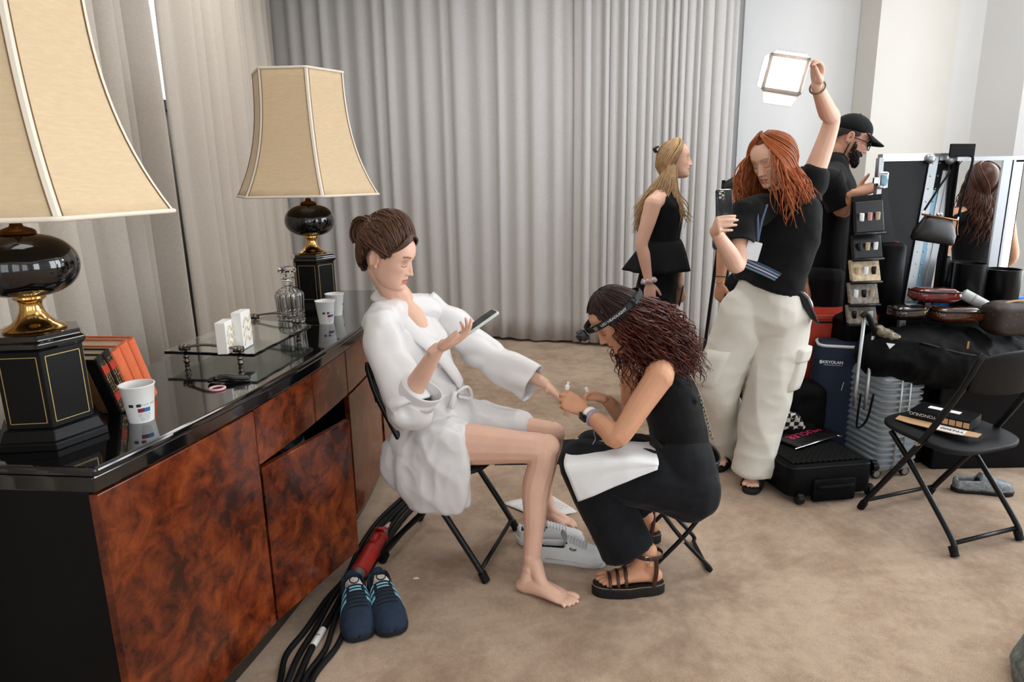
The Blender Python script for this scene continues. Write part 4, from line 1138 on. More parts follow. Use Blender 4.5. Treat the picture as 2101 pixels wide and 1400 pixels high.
rv = folds(rv, rf, 0.011, np.array([[9, 2, 0], [-2, 9, 0], [0, 0, 1.6]]), 2, True, low)
rv = folds(rv, rf, 0.013, np.array([[7, 0, 5], [0, 7, 0], [-3, 2, 4.5]]), 5, True, 1 - low * 0.5)
rv = folds(rv, rf, 0.0034, (18, 18, 11), 8, True)
mb = MB(); mb.add(rv, rf); mb.build('robe', M_SATIN, W1, smooth=True)
open_tube('robe_sleeve', [shN + V((0.0, -0.0, 0.03)), shN.lerp(elbN, .35) + V((-.005, -.01, 0)), shN.lerp(elbN, .75) + V((-0.0, -.015, -.015)), elbN + V((0.0, -0.01, -0.045)), elbN.lerp(wrN, .18) + V((.005, 0, -.030)), elbN.lerp(wrN, .34) + V((0.012, 0, -0.022))],
          [0.068, (0.082, 0.078), (0.088, 0.085), (0.082, 0.090), (0.066, 0.084), (0.062, 0.082)], M_SATIN, W1, n=40, per=9, amp=0.015, freq=(9, 9, 7), seed=4)
open_tube('robe_sleeve', [shF + V((-0.02, 0, 0.02)), shF.lerp(elbF, .5), elbF + V((0, 0, -0.01)), elbF.lerp(wrF, .45) + V((0, 0, -0.022)), elbF.lerp(wrF, .80) + V((0, 0, -0.030))],
          [0.062, (0.074, 0.074), (0.070, 0.075), (0.062, 0.080), (0.060, 0.086)], M_SATIN, W1, up=(0, 0, 1), n=40, per=9, amp=0.013, freq=(7, 9, 12), seed=9)
# shawl collar and tie belt
cb = MB()
def col_pt(s, lat, z, out=0.0):
    c = catmull([V((-0.285, 2.575, 0.49)), V((-0.34, 2.58, 0.68)), V((-0.405, 2.59, 0.86)), V((-0.438, 2.597, 0.965)), V((-0.44, 2.60, 1.05))], 10)
    k = np.argmin(abs(c[:, 2] - z)); p = Vector(c[k]); return p + F1 * s + L1 * lat
nearL = [col_pt(-0.075, -0.005, 1.05) + V((0, 0, .03)), col_pt(-0.055, -0.055, 1.04) + V((0, 0, .025)), col_pt(0.012, -0.066, 1.02) + V((0, 0, .025)), col_pt(0.100, -0.064, 0.955), col_pt(0.156, -0.034, 0.87), col_pt(0.158, 0.015, 0.78), col_pt(0.142, 0.05, 0.71)]
farL = [col_pt(-0.075, 0.0, 1.05) + V((0, 0, .03)), col_pt(-0.055, 0.055, 1.04) + V((0, 0, .025)), col_pt(0.012, 0.066, 1.02) + V((0, 0, .025)), col_pt(0.092, 0.058, 0.955), col_pt(0.140, 0.028, 0.87), col_pt(0.140, -0.01, 0.80)]
for L_, nm in ((nearL, 'n'), (farL, 'f')):
    cc = MB()
    ups = []
    P = catmull(L_, 6)
    ctr = np.array((-0.40, 2.59, 0)); upv = P - ctr; upv[:, 2] = 0.3 * np.linspace(1, 0, len(P)); upv /= np.linalg.norm(upv, axis=1, keepdims=True)
    T, S, N = frames(P, upv)
    w = np.interp(np.linspace(0, 1, len(P)), [0, .3, .7, 1], [0.022, 0.028, 0.034, 0.028])
    a = np.linspace(0, 2 * PI, 16, endpoint=False)
    R = P[:, None, :] + w[:, None, None] * np.cos(a)[None, :, None] * S[:, None, :] + 0.011 * np.sin(a)[None, :, None] * N[:, None, :]
    cc.rings(R); cc.build('robe_collar', M_SATIN, W1, smooth=True)
bt = MB(); ring = []
for t in np.linspace(0, 2 * PI, 40, endpoint=False):
    p = V((-0.345, 2.58, 0.685 + 0.006 * math.sin(3 * t))) + L1 * math.cos(t) * 0.160 + F1 * math.sin(t) * 0.128; ring.append(p)
Pb = np.array([tuple(p) for p in ring]); T, S, N = frames(Pb, (0, 0, 1), True)
a = np.linspace(0, 2 * PI, 10, endpoint=False)
bt.rings(Pb[:, None, :] + 0.007 * np.cos(a)[None, :, None] * S[:, None, :] + 0.018 * np.sin(a)[None, :, None] * N[:, None, :], closed=True)
bl = V((-0.345, 2.58, 0.69)) + F1 * 0.135
for q in (-1, 1):
    bt.tube(catmull([bl, bl + F1 * 0.03 + L1 * 0.045 * q + V((0, 0, .02)), bl + F1 * 0.03 + L1 * 0.07 * q + V((0, 0, -.03)), bl + F1 * 0.01 + L1 * 0.01 * q + V((0, 0, -.01))], 6), 0.011, 8, flat=0.5)
bt.build('robe_belt', M_SATIN, W1, smooth=True)

# swept-up hair with a rolled bun
def dirv(az, el): a, e = math.radians(az), math.radians(el); return np.array((math.cos(e) * math.sin(a), math.cos(e) * math.cos(a), math.sin(e)))
def over(d, off): return np.array((0, -0.010, 0.006)) + np.array((0.0755 + off, 0.0975 + off, 0.1065 + off)) * d
def cut1(az): return float(np.interp(abs(az), [0, 28, 48, 66, 80, 92, 112, 124, 160, 180], [44, 42, 26, 6, 0, 14, 12, -14, -46, -48]))
hb = MB(); hair_cap(hb, H1, 0.016, cut1)

hr = MB()
rng = np.random.default_rng(4)
tgt = dirv(180, 38)
for k in range(520):
    az = rng.uniform(-172, 172); lo = cut1(az) + rng.uniform(-2, 6)
    lay = rng.uniform(0, 1)
    d0 = dirv(az, lo + lay * rng.uniform(0, 30)); tg = dirv(180 + rng.uniform(-26, 26), 36 + rng.uniform(-20, 22))
    om = math.acos(np.clip(d0 @ tg, -1, 1)); pts = []
    jit = rng.normal(0, 0.0016, 3)
    for t in np.linspace(0, 1, 8):
        d = (math.sin((1 - t) * om) * d0 + math.sin(t * om) * tg) / math.sin(om) if om > 0.05 else d0
        d = d / np.linalg.norm(d)
        top = max(0, d[2]) ** 1.2
        off = 0.007 + lay * 0.008 + (0.038 * top + 0.010) * math.sin(PI * min(1, t * 0.85 + 0.05)) ** 0.9
        pts.append(hloc(H1, over(d, off) + jit * math.sin(PI * t)))
    strand(hr, pts, rng.uniform(0.0028, 0.0048), 5, 3, 0.7)
bunC = np.array((0, -0.120, 0.064))
for k in range(170):
    a0 = rng.uniform(0, 2 * PI); rr = rng.uniform(0.034, 0.050); ax = rng.uniform(-1, 1); pts = []
    for t in np.linspace(0, 1, 8):
        a = a0 + t * 3.6; r_ = rr * (1 - 0.15 * t)
        pts.append(hloc(H1, bunC + np.array((ax * 0.042 * (1 - .3 * t), -math.cos(a) * r_ * 0.9, math.sin(a) * r_ * 1.15))))
    strand(hr, pts, rng.uniform(0.003, 0.005), 5, 3, 0.8)
ball(hb, hloc(H1, bunC), (0.048, 0.036, 0.044), rot=H1['M'])
# soft side fringe and loose wisps
for k in range(46):
    x = rng.uniform(-0.03, 0.03); s_ = 1
    e = rng.uniform(0, 1)
    pts = [hloc(H1, over(dirv(-12 + 30 * e, 52), 0.024)), hloc(H1, over(dirv(20 + 22 * e, 40 - 4 * e), 0.026)), hloc(H1, over(dirv(48 + 14 * e, 24 - 8 * e), 0.016)), hloc(H1, over(dirv(72 + 10 * e, 16 - 2 * e), 0.012)), hloc(H1, over(dirv(96 + 12 * e, 16), 0.014))]
    strand(hr, pts, rng.uniform(0.0022, 0.004), 5, 4, 0.5)
    pts = [hloc(H1, over(dirv(12 - 30 * e, 52), 0.024)), hloc(H1, over(dirv(-20 - 22 * e, 40 - 4 * e), 0.026)), hloc(H1, over(dirv(-48 - 14 * e, 24 - 8 * e), 0.016)), hloc(H1, over(dirv(-76 - 10 * e, 16 - 2 * e), 0.012))]
    strand(hr, pts, rng.uniform(0.0022, 0.004), 5, 4, 0.5)
for k in range(0):
    az = rng.choice((-1, 1)) * rng.uniform(62, 100); pts = [hloc(H1, over(dirv(az, 5), 0.012)), hloc(H1, over(dirv(az - 3, -18), 0.010)), hloc(H1, over(dirv(az - 2, -38), 0.004) + rng.normal(0, .003, 3))]
    strand(hr, pts, 0.0009, 4, 4, 0.3)
hb.build('hair_base', HAIR_BASE_BROWN, W1, smooth=True)
ho = hr.build('hair', HAIR_BROWN, W1, smooth=True)
# pale blue clip at the nape
M_BLUECLIP = mat('pale_blue_clip', srgb(176, 204, 222), 0.3)
mb = MB(); chain(mb, [hloc(H1, (0.02, -0.112, 0.03)), hloc(H1, (0.022, -0.118, -0.005)), hloc(H1, (0.02, -0.102, -0.045))], [(0.014, 0.004), (0.018, 0.005), (0.010, 0.004)], n=10); mb.build('hair_clip', M_BLUECLIP, W1, smooth=True)

# phone in her near hand
M_PHONECASE = mat('mint_phone_case', srgb(196, 208, 204), 0.4); M_SCREEN = mat('dark_phone_glass', srgb(22, 24, 28), 0.08)
ph = thing('smartphone', 'pale mint-cased phone tilted in the seated woman\'s hand', 'phone', tuple(atY(980, 672, 2.235)))
pc_ = atY(982, 664, 2.235); pa = V((0.80, 0.30, 0.50)).normalized(); pn = V((-0.50, -0.12, 0.86)); pn = (pn - pa * pn.dot(pa)).normalized(); pw_ = pa.cross(pn)
mb = MB(); slab(mb, pc_, pa, pw_, pn, 0.073, 0.036, 0.010, 0.010, 5, edge=0.002); mb.build('case', M_PHONECASE, ph, smooth=True, auto=40)
mb = MB(); slab(mb, pc_ + pn * 0.0052, pa, pw_, pn, 0.069, 0.032, 0.008, 0.0012, 5); mb.build('screen', M_SCREEN, ph)
# ================================================================== WOMAN ON THE LOW STOOL DOING NAILS
SKIN_B = skin_mat('tanned_skin', srgb(206, 152, 120))
HAIR_AUB = hair_mat('dark_auburn_curls', srgb(74, 28, 17), 0.6, 0.34)
HAIR_AUB_TOP = hair_mat('near_black_hair', srgb(38, 17, 12), 0.5, 0.5)
W2 = thing('person', 'curly auburn woman in black tank top and headlamp, on a low stool doing nails', 'person', (0.55, 2.36, 0.0))
F2 = V((-0.93, 0.12, 0)).normalized(); L2 = V((F2.y, -F2.x, 0))
if L2.y < 0: L2 = -L2
pel = V((0.60, 2.34, 0.40)); wai = atY(1398, 915, 2.37); che = atY(1372, 815, 2.42); nkb = atY(1340, 735, 2.45)
hC2 = atY(1266, 655, 2.47)
h2f = V((-0.78, -0.12, -0.60)); h2u = V((-0.55, 0, 0.83))
hv, hfc, hc, H2 = head_mesh(hC2, h2f, h2u, 1.0, lips=(0.75, 0.40, 0.38))
sN2, sF2 = atY(1352, 775, 2.29), atY(1300, 760, 2.60)
eN2, wN2 = atY(1268, 898, 2.20), atY(1203, 846, 2.35)
eF2, wF2 = atY(1292, 872, 2.62), atY(1246, 822, 2.50)
b = MB()
nk1 = hloc(H2, (0, -0.03, -0.06))
chain(b, [nkb + V((.03, 0, -.05)), nkb, nkb.lerp(nk1, .6), nk1], [0.065, 0.055, 0.048, 0.05])
chain(b, [pel, wai, che, nkb + V((0.01, 0, -0.03))], [(0.15, 0.11), (0.118, 0.085), (0.135, 0.092), (0.09, 0.06)], up=tuple(-F2), per=6)
chain(b, [sN2, nkb + V((0.02, 0, -.025)), sF2], [0.052, 0.056, 0.052])
for s_, e_, w_ in ((sN2, eN2, wN2), (sF2, eF2, wF2)):
    chain(b, [s_, s_.lerp(e_, .45), e_, e_.lerp(w_, .3), e_.lerp(w_, .7), w_], [0.050, 0.044, 0.036, 0.038, 0.030, 0.024])
hand(b, wN2, V((-0.80, 0.20, 0.50)), V((0.10, 0.75, -0.55)), -1, curls=(45, 50, 55, 55), pip=(35, 40, 45, 50), sc=0.98, th=V((-0.72, 0.35, 0.55)), thcurl=25)
hand(b, wF2, V((-0.85, -0.20, 0.38)), V((-0.15, -0.55, -0.75)), 1, curls=(35, 50, 60, 65), pip=(40, 55, 60, 60), sc=0.95, th=V((-0.85, -0.35, 0.10)), thcurl=20)
hipN2, kN2, aN2 = pel + V((0.01, -0.085, -.005)), atY(1192, 948, 2.31), atY(1308, 1140, 2.27)
hipF2, kF2, aF2 = pel + V((0.01, 0.085, -.005)), atY(1218, 925, 2.52), atY(1325, 1060, 2.52)
for h_, k_, a_ in ((hipN2, kN2, aN2), (hipF2, kF2, aF2)):
    chain(b, [h_, h_.lerp(k_, .5), k_], [0.085, 0.075, 0.058]); chain(b, [k_, k_.lerp(a_, .35), a_], [0.052, 0.05, 0.033])
SOLE = 0.042
heel2, toe2 = atZ(1356, 1192, SOLE), atZ(1222, 1196, SOLE)
heel2f, toe2f = atZ(1350, 1092, SOLE), atZ(1240, 1092, SOLE)
foot(b, heel2, toe2, heel2 + (toe2 - heel2).normalized() * 0.05 + V((0, 0, 0.095)), -1, 1.0)
foot(b, heel2f, toe2f, heel2f + (toe2f - heel2f).normalized() * 0.05 + V((0, 0, 0.095)), 1, 1.0)
body_build('body', b, [(hv, hfc, hc)], SKIN_B, W2, 0.0038, 4, 0.45)
# tank top
t = MB()
chain(t, [pel + V((-.0, 0, .03)), wai, che, che.lerp(nkb, .45) + V((0.008, 0, -.01))], [(0.158, 0.12), (0.128, 0.098), (0.146, 0.106), (0.118, 0.085)], up=tuple(-F2), n=24, per=6)
for sg, s_ in ((-1, sN2), (1, sF2)):
    m_ = nkb.lerp(s_, .52)
    chain(t, [che + L2 * 0.085 * sg + F2 * 0.085, m_ + V((-.01, 0, .03)), che + L2 * 0.085 * sg - F2 * 0.085 + V((0, 0, .02))], [(0.030, 0.012), (0.024, 0.010), (0.034, 0.012)], up=(0.3, 0, 1))
cloth_build('tank_top', t, M_BLKCLOTH, W2, 0.007, 4, 0.006, (6, 6, 12), 3)
# wide black jeans
j = MB()
chain(j, [pel + V((0.03, 0, -.0)), pel + V((0.02, 0, .05)), wai + V((0, 0, -.03))], [(0.170, 0.120), (0.165, 0.118), (0.140, 0.104)], up=tuple(-F2), n=24, per=6)
for h_, k_, a_, hm in ((hipN2, kN2, aN2, (0.098, 0.085)), (hipF2, kF2, aF2, (0.09, 0.08))):
    chain(j, [h_ + V((.015, 0, 0)), h_.lerp(k_, .5), k_ + V((0.008, 0, -.004))], [0.108, 0.100, 0.082], per=6)
    lo = a_ + V((-0.035, 0, 0.025))
    chain(j, [k_, k_.lerp(lo, .4), k_.lerp(lo, .75), lo], [(0.078, 0.078), (0.086, 0.082), (0.095, 0.085), hm], up=(0, 1, 0), per=6, round1=False)
cloth_build('wide_jeans', j, M_BLKDENIM, W2, 0.008, 3, 0.008, (5, 5, 5), 5, 0.003, (13, 13, 13))
# belt bag and its strap
M_BLKLEATHER = mat('black_leather', srgb(22, 22, 23), 0.42, bump=0.25, bscale=260, spec=0.4)
mb = MB(); Pr = []
for q in np.linspace(0, 2 * PI, 40, endpoint=False): Pr.append(wai + V((0.012, 0, -0.015)) + L2 * math.cos(q) * 0.156 + (F2 * 0.94 + V((0, 0, 0.30))) * math.sin(q) * 0.128)
Pr = np.array([tuple(p) for p in Pr]); T, S, N = frames(Pr, (0.35, 0, 1), True); aa = np.linspace(0, 2 * PI, 8, endpoint=False)
mb.rings(Pr[:, None, :] + 0.005 * np.cos(aa)[None, :, None] * S[:, None, :] + 0.026 * np.sin(aa)[None, :, None] * N[:, None, :], closed=True)
bag = mb.build('belt_bag', M_BLKLEATHER, W2, smooth=True)
mb = MB(); pc = wai + F2 * 0.125 + L2 * -0.06 + V((0, 0, -0.05)); slab(mb, pc, (0.55, -0.6, 0.1), (0.2, 0, 1), (-0.65, -0.75, 0.1), 0.085, 0.055, 0.025, 0.05, 5, edge=0.012); mb.build('pouch', M_BLKLEATHER, bag, smooth=True)
mb = MB(); slab(mb, pc + V((-0.02, -0.028, 0.02)), (0.75, -0.6, 0.05), (0.2, 0, 1), (-0.65, -0.75, 0.1), 0.006, 0.012, 0.002, 0.004, 2); mb.build('zip_pull', M_CHROME, bag)
# cross-body chain strap over the back
mb = MB(); cp = catmull([nkb + V((-0.02, -0.06, 0.045)), nkb + V((0.05, -0.03, 0.035)), che + V((0.085, -0.05, 0.055)), wai + V((0.095, -0.06, 0.05))], 14)
for i, p in enumerate(cp[:-1]):
    tdir = cp[i + 1] - p; c = (p + cp[i + 1]) / 2; tdir /= np.linalg.norm(tdir)
    sdir = np.cross(tdir, (0, -0.6, 0.8)); sdir /= np.linalg.norm(sdir); ndir = np.cross(tdir, sdir)
    if i % 2: sdir = ndir
    lp_ = [c + tdir * 0.0095 * math.cos(q) + sdir * 0.005 * math.sin(q) for q in np.linspace(0, 2 * PI, 10, endpoint=False)]
    mb.tube(lp_, 0.0015, 5, closed=True)
mb.build('chain_strap', M_PEWTER, W2, smooth=True)
# long curls
rng = np.random.default_rng(12)
hb = MB(); hair_cap(hb, H2, 0.012, lambda az: face_cut(az, 44, -25, -55)); hb.build('hair_base', HAIR_AUB_TOP, W2, smooth=True)
hr = MB()
for k in range(420):   # straight crown, from the parting down to the strap
    sd = rng.choice((-1, 1)); az = rng.uniform(18, 178) * sd; o = rng.uniform(0.008, 0.018)
    e0 = 86 - rng.uniform(0, 25); e1 = face_cut(az, 40, -15, -35)
    pts = [hloc(H2, scalp(az * (0.8 + .2 * q) + rng.normal(0, 1.5), lerp(e0, e1, q), o)) for q in np.linspace(0, 1, 6)]
    strand(hr, pts, rng.uniform(0.002, 0.0034), 5, 3, 0.8)
hr.build('hair_crown', HAIR_AUB_TOP, W2, smooth=True)
hc_ = MB()
bk = V((0.80, 0.02, 0)).normalized()
for k in range(1000):
    sd = rng.choice((-1, 1)); az = rng.uniform(62, 180) * sd
    p0 = hloc(H2, scalp(az, rng.uniform(-42, 8), 0.012))
    L_ = rng.uniform(0.13, 0.27); spread = V((rng.uniform(-0.15, 0.85), rng.uniform(-0.45, 0.45), 0)) * 1.0
    out = V(p0 - Vector(H2['C'])); out.z = 0; out.normalize()
    n = 22; ph0 = rng.uniform(0, 6.28); wv = rng.uniform(0.006, 0.015); fq = rng.uniform(2.6, 4.4) * 2 * PI
    pts = []
    for q in np.linspace(0, 1, n):
        c = p0 + V((0, 0, -1)) * L_ * q * (0.55 + 0.45 * q) + bk * 0.16 * (q ** 0.8) * (0.35 + max(0, spread.x)) + V((0, spread.y, 0)) * 0.10 * q + out * 0.045 * math.sin(min(1, q * 1.5) * PI * 0.6)
        am = wv * min(1, q * 4)
        c = c + V((math.cos(fq * q + ph0), math.sin(fq * q + ph0), 0.4 * math.sin(fq * q + ph0 * 2))) * am
        # keep out of her back and shoulders
        d = c - (nkb + V((0.03, 0, -0.03))); rr = V((d.x, d.y * 0.62, d.z)).length
        if rr < 0.078: c = c + V((d.x, d.y * 0.6, d.z + 0.03)).normalized() * (0.078 - rr)
        pts.append(c)
    strand(hc_, pts, rng.uniform(0.0018, 0.0036), 4, 1, 0.3)
hc_.build('curls', HAIR_AUB, W2, smooth=True)
# headlamp
M_STRAP = mat('black_elastic_strap', srgb(17, 19, 22), 0.7); M_LETTER = mat('white_letters', srgb(225, 228, 230), 0.6)
hl = thing('headlamp', 'black headlamp strapped round the auburn woman\'s head', 'headlamp', tuple(hloc(H2, (0, 0.12, 0.03))))
Pr = []
for q in np.linspace(0, 2 * PI, 56, endpoint=False): Pr.append(hloc(H2, (0.0975 * math.sin(q), -0.008 + 0.124 * math.cos(q), 0.036 + 0.004 * math.cos(q))))
Pr = np.array([tuple(p) for p in Pr]); T, S, N = frames(Pr, tuple(H2['M'][:, 2]), True); aa = np.linspace(0, 2 * PI, 8, endpoint=False)
mb = MB(); mb.rings(Pr[:, None, :] + 0.0022 * np.cos(aa)[None, :, None] * S[:, None, :] + 0.0125 * np.sin(aa)[None, :, None] * N[:, None, :], closed=True); mb.build('strap', M_STRAP, hl, smooth=True)
mb = MB(); c = hloc(H2, (0, 0.136, 0.036)); slab(mb, c, H2['M'][:, 0], H2['M'][:, 2], H2['M'][:, 1], 0.030, 0.021, 0.010, 0.030, 5, edge=0.006); mb.build('lamp_housing', M_CLIP, hl, smooth=True, auto=40)
mb = MB(); mb.lathe([(0.013, 0), (0.015, 0.004), (0.013, 0.012), (0.010, 0.014)], hloc(H2, (0, 0.148, 0.034)), 20, rot=H2['M'] @ rotm('X', -90)); mb.build('lamp_lens', M_CLIP, hl, smooth=True, auto=40)
sgn = -1 if hloc(H2, (-0.1, 0, 0)).y < hloc(H2, (0.1, 0, 0)).y else 1
def strap_wrap(x, y):
    q = math.radians(62) - x / 0.112          # x grows toward the back of the head
    if sgn < 0: q = -q
    q2 = abs(q) if sgn > 0 else -abs(q)
    ang = (math.radians(62) + x / 0.112) * sgn
    return tuple(hloc(H2, (0.1005 * math.sin(ang), -0.008 + 0.127 * math.cos(ang), 0.036 + 0.004 * math.cos(ang) + y)))
text_on('lettering', 'LED HEADLIGHT', 0.0135, None, None, None, M_LETTER, hl, wrap=lambda x, y: strap_wrap(x + 0.030, y))
mb = MB()
for i in range(3): mb.tube([strap_wrap(-0.052, -0.006 + i * 0.005), strap_wrap(-0.036, -0.006 + i * 0.005)], 0.0007, 4)
mb.build('printed_stripes', M_LETTER, hl)
mb = MB(); c = V(strap_wrap(0.118, 0)); slab(mb, c, H2['M'][:, 1], H2['M'][:, 2], H2['M'][:, 0], 0.013, 0.017, 0.003, 0.010, 3, edge=0.002); mb.build('buckle', M_CLIP, hl, smooth=True, auto=40)
# smart watch and ribbon band on the near wrist
M_WATCHBAND = mat('white_silicone_band', srgb(236, 236, 234), 0.5)
wd = (wN2 - eN2).normalized()
def band(name, pos, rad, hw, material, parent, thick=0.003, d=None, n=24):
    d = d if d is not None else wd
    s1 = d.orthogonal().normalized(); s2 = d.cross(s1); P = np.array([tuple(pos + s1 * rad * math.cos(q) + s2 * rad * math.sin(q)) for q in np.linspace(0, 2 * PI, n, endpoint=False)])
    T, S, N = frames(P, tuple(d), True); aa = np.linspace(0, 2 * PI, 8, endpoint=False)
    mb = MB(); mb.rings(P[:, None, :] + thick * np.cos(aa)[None, :, None] * S[:, None, :] + hw * np.sin(aa)[None, :, None] * N[:, None, :], closed=True)
    return mb.build(name, material, parent, smooth=True)
sw = thing('smart_watch', 'white-strapped smart watch on the auburn woman\'s wrist', 'watch', tuple(wN2 - wd * 0.02 - V((0, 0, .03))))
wp = wN2 - wd * 0.020
band('watch_strap', wp, 0.0275, 0.010, M_WATCHBAND, sw)
nrm = V((-0.45, -0.85, -0.2)); nrm = (nrm - wd * nrm.dot(wd)).normalized()
mb = MB(); slab(mb, wp + nrm * 0.031, wd, wd.cross(nrm), nrm, 0.018, 0.015, 0.005, 0.009, 4, edge=0.002); mb.build('watch_case', M_SCREEN, sw, smooth=True, auto=40)
M_LAV = mat('lavender_ribbon', srgb(150, 148, 178), 0.7, var=0.2, vscale=40)
rb_ = thing('ribbon_wristband', 'lavender ribbon band tied below the smart watch', 'wristband', tuple(wN2 - wd * 0.05 - V((0, 0, .07))))
band('band', wN2 - wd * 0.045, 0.0305, 0.006, M_LAV, rb_)
mb = MB(); q0 = wN2 - wd * 0.045 + V((-.0, -0.032, -0.01)); mb.tube(catmull([q0, q0 + V((-.004, -.006, -.03)), q0 + V((.002, -.002, -.055)), q0 + V((-.008, -.004, -.075))], 5), 0.006, 6, flat=0.25); mb.build('loose_end', M_LAV, rb_, smooth=True)
# nail bottle and brush in her fingers
M_NAILWHT = mat('white_plastic', srgb(238, 238, 235), 0.4)
np_ = wF2 + V((-0.075, -0.035, 0.035))
mb = MB(); mb.lathe([(0.006, 0), (0.0075, 0.004), (0.007, 0.03), (0.0055, 0.033)], np_, 14, rot=basis(z=(-0.35, -0.1, 0.9), x=(1, 0, 0))); 
tag(mb.build('nail_brush_cap', M_NAILWHT, None, smooth=True, auto=40), 'white nail brush cap pinched in the auburn woman\'s far fingers', 'nail brush')
np2 = atY(1163, 800, 2.40)
mb = MB(); mb.lathe([(0.007, 0), (0.009, 0.003), (0.009, 0.016), (0.004, 0.020), (0.005, 0.024), (0.005, 0.030)], np2, 14, rot=basis(z=(0.2, 0, 1), x=(1, 0, 0)))
tag(mb.build('nail_glue_bottle', M_NAILWHT, None, smooth=True, auto=40), 'tiny white bottle held above the two clasped hands', 'bottle')
# white cloth across the lap
M_CLOTHW = mat('white_paper_cloth', srgb(232, 234, 236), 0.8, bump=0.15, bscale=300)
e0 = [atY(1186, 898, 2.54), atY(1240, 902, 2.52), atY(1300, 905, 2.48), atY(1340, 905, 2.44)]
e1 = [atY(1168, 918, 2.36), atY(1228, 915, 2.34), atY(1290, 917, 2.32), atY(1345, 925, 2.30)]
e2 = [atY(1157, 952, 2.215), atY(1222, 945, 2.20), atY(1290, 940, 2.19), atY(1351, 950, 2.19)]
e3 = [atY(1170, 990, 2.195), atY(1228, 978, 2.18), atY(1290, 966, 2.175), atY(1350, 957, 2.18)]
e4 = [atY(1186, 1030, 2.19), atY(1236, 1010, 2.175), atY(1292, 986, 2.172), atY(1349, 964, 2.176)]
rows = [catmull(e, 8) for e in (e0, e1, e2, e3, e4)]
G = np.array([catmull([r_[j] for r_ in rows], 7) for j in range(rows[0].shape[0])])
mb = MB(); mb.grid(G); v = folds(np.vstack(mb.v), mb.f, 0.004, (9, 9, 9), 2); mb.v = [v]
tag(mb.build('lap_cloth', M_CLOTHW, None, smooth=True, solid=0.0015), 'white cloth spread over the auburn woman\'s knees', 'cloth')
# sandal straps and platform soles
M_BRNLEATHER = mat('brown_leather_strap', srgb(66, 38, 28), 0.45, bump=0.15, bscale=200); M_BLKRUBBER = mat('black_rubber_sole', srgb(18, 17, 17), 0.7, bump=0.3, bscale=150)
M_STITCH = mat('tan_welt_stitch', srgb(170, 140, 104), 0.7)
def sandal(hl_, to_, side, label):
    D = (to_ - hl_); Ln = D.length; D.normalize(); U = V((0, 0, 1)); S = U.cross(D) * side
    sd = thing('platform_sandal', label, 'sandal', (hl_.x, hl_.y, 0), 'brown strappy sandals')
    out = []
    for q in np.linspace(0, 2 * PI, 36, endpoint=False):
        x = math.cos(q); y = math.sin(q); wdt = 0.048 if x > 0 else 0.040
        out.append((Ln / 2 + (Ln / 2 + 0.014) * np.sign(x) * abs(x) ** 0.75, wdt * np.sign(y) * abs(y) ** 0.8))
    def rg(z, k): return [tuple(hl_ + D * (Ln / 2 + (a - Ln / 2) * k) + S * b_ * k + V((0, 0, z - hl_.z))) for a, b_ in out]
    mb = MB(); mb.rings(np.array([rg(0.0, 0.97), rg(0.004, 1.0), rg(0.030, 1.0), rg(0.040, 0.99), rg(0.042, 0.96)])); mb.build('sole', M_BLKRUBBER, sd, smooth=True, auto=50)
    mb = MB(); mb.tube(rg(0.0405, 0.985), 0.0012, 5, closed=True); mb.build('welt_stitch', M_STITCH, sd)
    def strap(fr, h, w_=0.044, hw=0.009):
        pts = [hl_ + D * Ln * fr + S * w_ * math.cos(q) * (1.0 if abs(math.cos(q)) < .95 else 0.98) + U * (0.0 + h * math.sin(q)) for q in np.linspace(0, PI, 12)]
        P = np.array([tuple(p) for p in pts]); T, S_, N = frames(P, tuple(D)); aa = np.linspace(0, 2 * PI, 8, endpoint=False)
        mb = MB(); mb.rings(P[:, None, :] + 0.002 * np.cos(aa)[None, :, None] * S_[:, None, :] + hw * np.sin(aa)[None, :, None] * N[:, None, :]); mb.build('strap', M_BRNLEATHER, sd, smooth=True)
    strap(0.80, 0.034, 0.046, 0.006); strap(0.68, 0.047, 0.046, 0.006); strap(0.56, 0.060, 0.043, 0.007)
    mb = MB(); P = [hl_ + D * (0.05 + 0.052 * math.cos(q)) + S * 0.042 * math.sin(q) + U * 0.115 for q in np.linspace(0, 2 * PI, 24, endpoint=False)]
    P = np.array([tuple(p) for p in P]); T, S_, N = frames(P, (0, 0, 1), True); aa = np.linspace(0, 2 * PI, 8, endpoint=False)
    mb.rings(P[:, None, :] + 0.002 * np.cos(aa)[None, :, None] * S_[:, None, :] + 0.008 * np.sin(aa)[None, :, None] * N[:, None, :], closed=True)
    an = mb.build('ankle_strap', M_BRNLEATHER, sd, smooth=True)
    mb = MB(); bp_ = hl_ + D * 0.06 + S * 0.044 * side * (1 if (S * side).y < 0 else -1) + U * 0.115
    mb.tube([bp_ + D * 0.010 * x + U * 0.010 * y for x, y in ((-1, -1), (1, -1), (1, 1), (-1, 1))], 0.0015, 5, closed=True); mb.build('buckle', M_CHROME, an)
    for sg in (-1, 1):
        mb = MB(); chain(mb, [hl_ + D * 0.035 + S * 0.038 * sg, hl_ + D * 0.028 + S * 0.040 * sg + U * 0.06, hl_ + D * 0.03 + S * 0.041 * sg + U * 0.115], [(0.008, 0.002)] * 3, up=tuple(S), n=8); mb.build('side_strap', M_BRNLEATHER, sd, smooth=True)
    mb = MB(); chain(mb, [hl_ + D * Ln * 0.60 + U * 0.062, hl_ + D * Ln * 0.42 + U * 0.092, hl_ + D * 0.10 + U * 0.115], [(0.006, 0.002)] * 3, up=(0, 0, 1), n=8); mb.build('instep_strap', M_BRNLEATHER, sd, smooth=True)
sandal(heel2, toe2, 1, 'brown strappy platform sandal on the auburn woman\'s near foot')
sandal(heel2f, toe2f, 1, 'brown strappy platform sandal on the auburn woman\'s far foot, half hidden')
